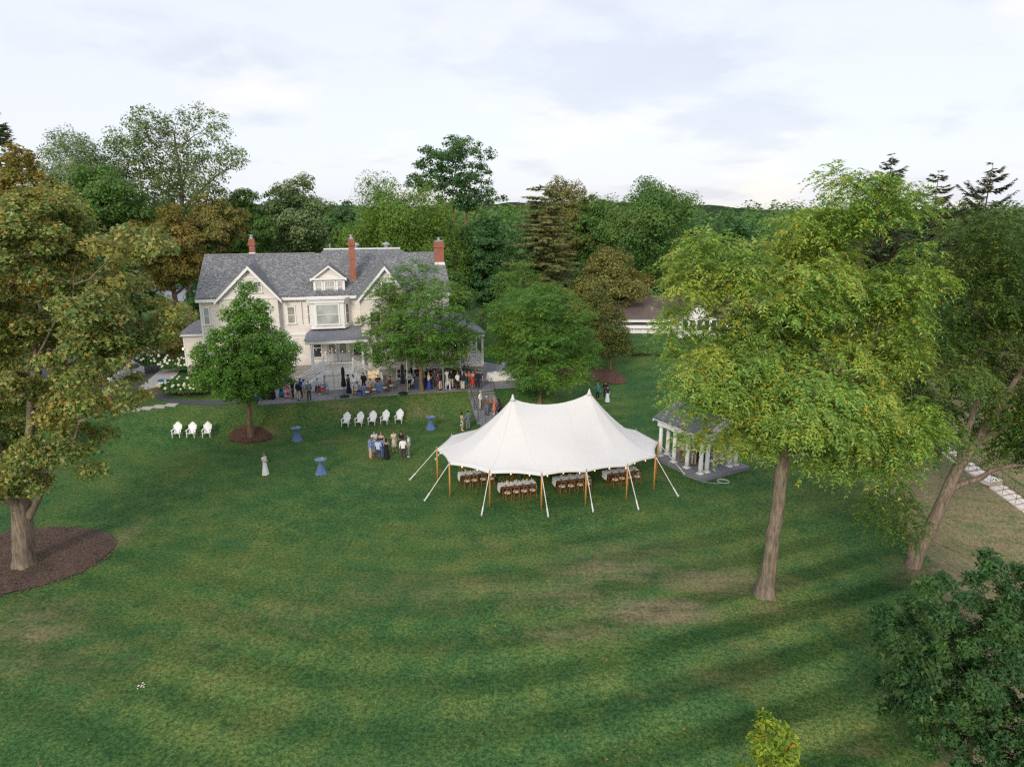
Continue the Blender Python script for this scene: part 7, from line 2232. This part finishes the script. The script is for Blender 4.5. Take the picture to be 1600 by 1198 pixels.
person(639.5, 714, 0, 90, 'down', (SS, 'paleblue'), (TR, 'grey'), ('short', 'brown'), 'slim man in pale shirt and grey trousers at the edge of the group', h=1.82, shoes='beige')
pw = person(415, 742.5, 0, 250, 'camera', (SS, 'white'), ('skirt_.08', 'white'), ('long', 'red'), 'photographer in white blouse and long white skirt alone on the lawn', h=1.70, shoes='beige')
cmx = pw.location + Vector((.36, .04, 1.10))
cb = empty('photo_camera', cmx, R(250), 'black photo camera held by the photographer in white', 'camera')
link('body', MB().box(-.07, .07, -.03, .03, -.045, .045).mesh('body', M['iron']), cb); link('lens', MB().tube([(0, .03, 0), (0, .13, 0)], .035, 10).mesh('lens', M['iron']), cb)
link('strap', MB().tube([(-.07, 0, .03), (-.12, -.2, .3), (0, -.34, .36), (.12, -.2, .3), (.07, 0, .03)], .01, 4).mesh('strap', M['iron']), cb)
# --- couple at the stair foot, four on the stairs
person(722, 673, 0, 300, 'hold', (BO, 'floral'), ('skirt_.5', 'floral'), ('long', 'dark'), 'woman in dark floral dress at the foot of the garden stairs', h=1.68, shoes='beige')
person(731.5, 671, 0, 30, 'down', (JK, 'slate'), (TR, 'grey'), ('short', 'black'), 'man in slate blue jacket seen from behind at the stair foot', skin='b', h=1.70)
def stair_pt(u, k): return on_edge(u, -.36 * k - .22, TZ - TZ / NS * k - .012)
person(0, 0, 0, 250, 'pocket', (SH, 'white'), (TR, 'tan'), ('short', 'grey'), 'man in white shirt and pale trousers on the garden stairs', xyz=stair_pt(19.15, 7), h=1.76)
person(0, 0, 0, 300, 'hold', (JK, 'brown'), (TR, 'slate'), ('short', 'grey'), 'grey-haired man in brown jacket on the garden stairs', xyz=stair_pt(19.55, 9), h=1.78)
person(0, 0, 0, 100, 'hold', (SS, 'coralprint'), ('skirt_.5', 'coralprint'), ('bun', 'blond'), 'woman in coral red dress on the garden stairs', xyz=stair_pt(20.25, 9), h=1.66, shoes='beige')
person(0, 0, 0, 60, 'hold', (JK, 'plaid'), (TR, 'black'), ('long', 'black'), 'dark-haired woman in maroon jacket on the garden stairs', xyz=stair_pt(20.6, 10), skin='c', h=1.68)
# --- three on the far lawn
def lawnp(px, py, *a, **k):
    x, y, z = atg(px, py); return person(px, py, z, *a, xyz=(x, y, z), **k)
lawnp(933.5, 624, 200, 'hold', (JK, 'teal'), (TR, 'navy'), ('short', 'blond'), 'person in teal jacket standing on the far lawn', h=1.66)
lawnp(945.5, 623, 160, 'both', (JK, 'black'), (TR, 'black'), ('short', 'black'), 'person all in black standing on the far lawn', skin='b', h=1.78)
lawnp(949, 628.5, 150, 'hold', (SS, 'navy'), ('skirt_.08', 'paleblue'), ('bun', 'dark'), 'woman in long pale blue skirt on the far lawn', h=1.64)
# --- in the pavilion
def pavp(a, b_, *r, **k): p = pv(a, b_, .25); return person(0, 0, 0, *r, xyz=p, **k)
pavp(Lp * .42, .55, 330, 'down', (SH, 'beige'), (TR, 'rust'), ('short', 'dark'), 'man in beige shirt and rust trousers inside the pavilion', h=1.80)
pavp(Lp * .66, .75, 350, 'pocket', (SS, 'purple'), (TR, 'khaki'), ('short', 'grey'), 'grey-haired man in purple shirt inside the pavilion', h=1.78)
pavp(Lp * .60, 1.35, 200, 'both', (JK, 'black'), (TR, 'black'), ('short', 'brown'), 'barman in black behind the pavilion column', h=1.82)
# --- west end of the terrace
T = TZ
person(440, 620, T, 330, 'hold', (SS, 'tealprint'), ('skirt_.12', 'tealprint'), ('long', 'red'), 'woman in teal patterned dress at the west end of the terrace', h=1.68)
person(449.5, 621, T, 20, 'hold', (BO, 'redwhite'), ('skirt_.08', 'redwhite'), ('long', 'brown'), 'woman in long red and white print dress on the terrace', h=1.70)
person(458, 622.5, T, 90, 'pocket', (SH, 'black'), (TR, 'charcoal'), ('short', 'brown'), 'man in black shirt and brown grey trousers under the young tree', h=1.78)
person(467, 626, T, 330, 'hold', (JK, 'navy'), (TR, 'tan'), ('short', 'grey'), 'man in navy blazer and pale trousers at the terrace edge', h=1.80)
person(470.5, 621, T, 160, 'hold', (JK, 'royal'), (TR, 'navy'), ('short', 'dark'), 'person in royal blue jacket behind the navy blazer', skin='b', h=1.76)
person(476.5, 623.5, T, 80, 'hold', (SH, 'ltblue'), (TR, 'khaki'), ('short', 'dark'), 'man in light blue shirt and khaki trousers on the terrace', h=1.80, shoes='beige')
person(483.5, 625.5, T, 40, 'down', (JK, 'grey'), (TR, 'dkgrey'), ('short', 'grey'), 'man in grey suit standing at the terrace edge', h=1.80)
person(496.5, 612.5, T, 195, 'sit', (SH, 'paleblue'), (TR, 'navy'), ('short', 'grey'), 'grey-haired man in pale shirt seated below the porch stairs', h=1.78)
person(508, 615.5, T, 110, 'sithold', (JK, 'blue'), (TR, 'red'), ('short', 'grey'), 'man in blue jacket and red trousers seated on the terrace', h=1.76, shoes='white')
person(545, 614, T, 240, 'hold', (BO, 'navy'), ('skirt_.06', 'navy'), ('afro', 'black'), 'woman in long navy gown beside the closed umbrella', skin='c', h=1.74)
person(553.5, 617, T, 190, 'both', (SH, 'paleblue'), (TR, 'tan'), ('short', 'brown'), 'man in pale blue shirt and tan trousers beside the blue table', h=1.86)
person(559, 618.5, T, 265, 'sithold', (SS, 'ltblue'), (TR, 'navy'), ('short', 'black'), 'guest in light blue shirt seated at the first blue table', skin='b', h=1.70)
person(569, 611.5, T, 170, 'hold', (JK, 'black'), (TR, 'black'), ('short', 'black'), 'man in black jacket standing behind the first blue table', h=1.78)
person(578.5, 612.5, T, 120, 'sithold', (BO, 'pink'), ('skirt_.4', 'pink'), ('bun', 'dark'), 'woman in pale pink dress seated between the blue tables', h=1.66)
person(591, 606.5, T, 190, 'sithold', (SH, 'black'), (TR, 'black'), ('short', 'red'), 'woman in black seated at the second blue table', h=1.66)
person(609.5, 609.5, T, 100, 'sithold', (SH, 'maroon'), (TR, 'dkgrey'), ('short', 'dark'), 'guest in dark red shirt seated at the second blue table', h=1.72)
person(639.5, 608, T, 200, 'hold', (SH, 'paleblue'), (TR, 'navy'), ('short', 'dark'), 'man in pale blue shirt next to the festoon post by the umbrella', skin='b', h=1.78)
person(652.5, 601, T, 185, 'both', (JK, 'black'), (TR, 'black'), ('short', 'brown'), 'waiter in black behind the navy bar table', h=1.80)
person(645, 607, T, 120, 'sit', (SH, 'paleblue'), ('skirt_.45', 'cream'), ('long', 'blond'), 'seated woman beside the navy bar table', h=1.62)
# --- crowd near the head of the stairs
for a in [(667.5, 603.5, 150, 'hold', (JK, 'black'), (TR, 'dkgrey'), ('long', 'dark'), 'dark-haired guest in black right behind the locust trunk', dict(skin='b')),
          (670.5, 608.5, 300, 'hold', (SH, 'cream'), ('skirt_.12', 'royal'), ('long', 'blond'), 'blond woman in cream top and long blue skirt', dict(h=1.66, shoes='rust')),
          (675, 602, 200, 'hold', (JK, 'navy'), (TR, 'navy'), ('short', 'grey'), 'man in navy suit in the crowd on the terrace', dict(h=1.8)),
          (679.5, 606.5, 170, 'hold', (JK, 'dkgrey'), (TR, 'dkgrey'), ('short', 'brown'), 'man in open dark grey suit facing the lawn', dict(h=1.84)),
          (684.5, 606, 100, 'both', (BO, 'maroon'), ('skirt_.45', 'maroon'), ('long', 'brown'), 'woman in maroon dress in the crowd', dict(h=1.66)),
          (688.5, 609.5, 60, 'hold', (SS, 'navy'), (TR, 'tan'), ('afro', 'black'), 'curly-haired man in navy polo and pale trousers', dict(skin='c', h=1.76)),
          (699, 603.5, 160, 'hold', (SH, 'white'), ('skirt_.1', 'white'), ('long', 'black'), 'woman in long white dress near the festoon post', dict(skin='b', h=1.7)),
          (705.5, 606.5, 350, 'down', (JK, 'black'), (TR, 'khaki'), ('short', 'brown'), 'man in black jacket and khaki trousers seen from behind', dict(h=1.82)),
          (711.5, 601.5, 200, 'hold', (JK, 'black'), (TR, 'black'), ('short', 'dark'), 'man in black suit deep in the crowd', dict(h=1.82)),
          (715.5, 608, 320, 'pocket', (SH, 'white'), (TR, 'black'), ('long', 'blond'), 'blond woman in white blouse and black trousers', dict(h=1.64)),
          (719, 603, 190, 'hold', (SS, 'black'), ('skirt_.45', 'black'), ('long', 'brown'), 'woman in black dress behind the white blouse', dict(h=1.68)),
          (723, 609.5, 10, 'down', (JK, 'navy'), (TR, 'tan'), ('short', 'grey'), 'man in navy sweater and tan trousers at the head of the stairs', dict(h=1.8)),
          (727.5, 606, 120, 'hold', (SS, 'paleblue'), ('skirt_.42', 'teal'), ('long', 'red'), 'woman in white top and turquoise skirt', dict(h=1.64)),
          (726, 600, 200, 'hold', (SS, 'green'), (TR, 'black'), ('afro', 'black'), 'tall guest with big curly hair and green top', dict(skin='c', h=1.84)),
          (733, 605, 200, 'hold', (SS, 'coral'), ('skirt_.5', 'olive'), ('bun', 'brown'), 'woman in coral top and olive skirt', dict(h=1.64)),
          (739.5, 606, 160, 'both', (BO, 'red'), ('skirt_.4', 'red'), ('long', 'brown'), 'woman in bright red dress at the head of the stairs', dict(h=1.66, shoes='rust')),
          (746, 607.5, 30, 'hold', (JK, 'navy'), (TR, 'navy'), ('short', 'dark'), 'man in dark navy suit beside the red dress', dict(h=1.8)),
          (750.5, 607, 340, 'down', (SS, 'navy'), (TR, 'dkgrey'), ('short', 'brown'), 'man in navy polo near the stair railing', dict(h=1.76)),
          (732, 598.5, 180, 'hold', (SH, 'green'), (TR, 'navy'), ('short', 'dark'), 'guest in dark green below the veranda', dict(skin='b')),
          (788, 588, 180, 'both', (SS, 'ltblue'), (TR, 'navy'), ('short', 'brown'), 'server in light blue shirt behind the buffet', dict(h=1.76)),
          (806, 586.5, 190, 'both', (JK, 'black'), (TR, 'black'), ('short', 'dark'), 'server in black jacket behind the buffet', dict(h=1.76)),
          (818, 590, 160, 'down', (JK, 'black'), (TR, 'black'), ('short', 'brown'), 'server in black past the end of the buffet', dict(h=1.78))]:
    person(a[0], a[1], T, a[2], a[3], a[4], a[5], a[6], a[7], **a[8])
for (px, dy, face, top, bot, hair, lab, hh) in [(726, 1.2, 30, (SS, 'ltblue'), (TR, 'tan'), ('short', 'grey'), 'man in light blue shirt on the veranda', 1.8), (733, 1.9, 200, (SH, 'coral'), ('skirt_.45', 'coral'), ('long', 'brown'), 'woman in coral on the veranda', 1.66),
                                              (711, .9, 320, (BO, 'pink'), ('skirt_.3', 'pink'), ('long', 'blond'), 'woman in pink dress at the veranda steps', 1.68), (719, 2.4, 160, (SH, 'maroon'), (TR, 'dkgrey'), ('short', 'dark'), 'man in maroon shirt on the veranda', 1.78)]:
    x = vx1 - (755 - px) * .065
    person(0, 0, 0, face, 'hold', top, bot, hair, lab, xyz=HW(x, VY + dy, VZ), h=hh)
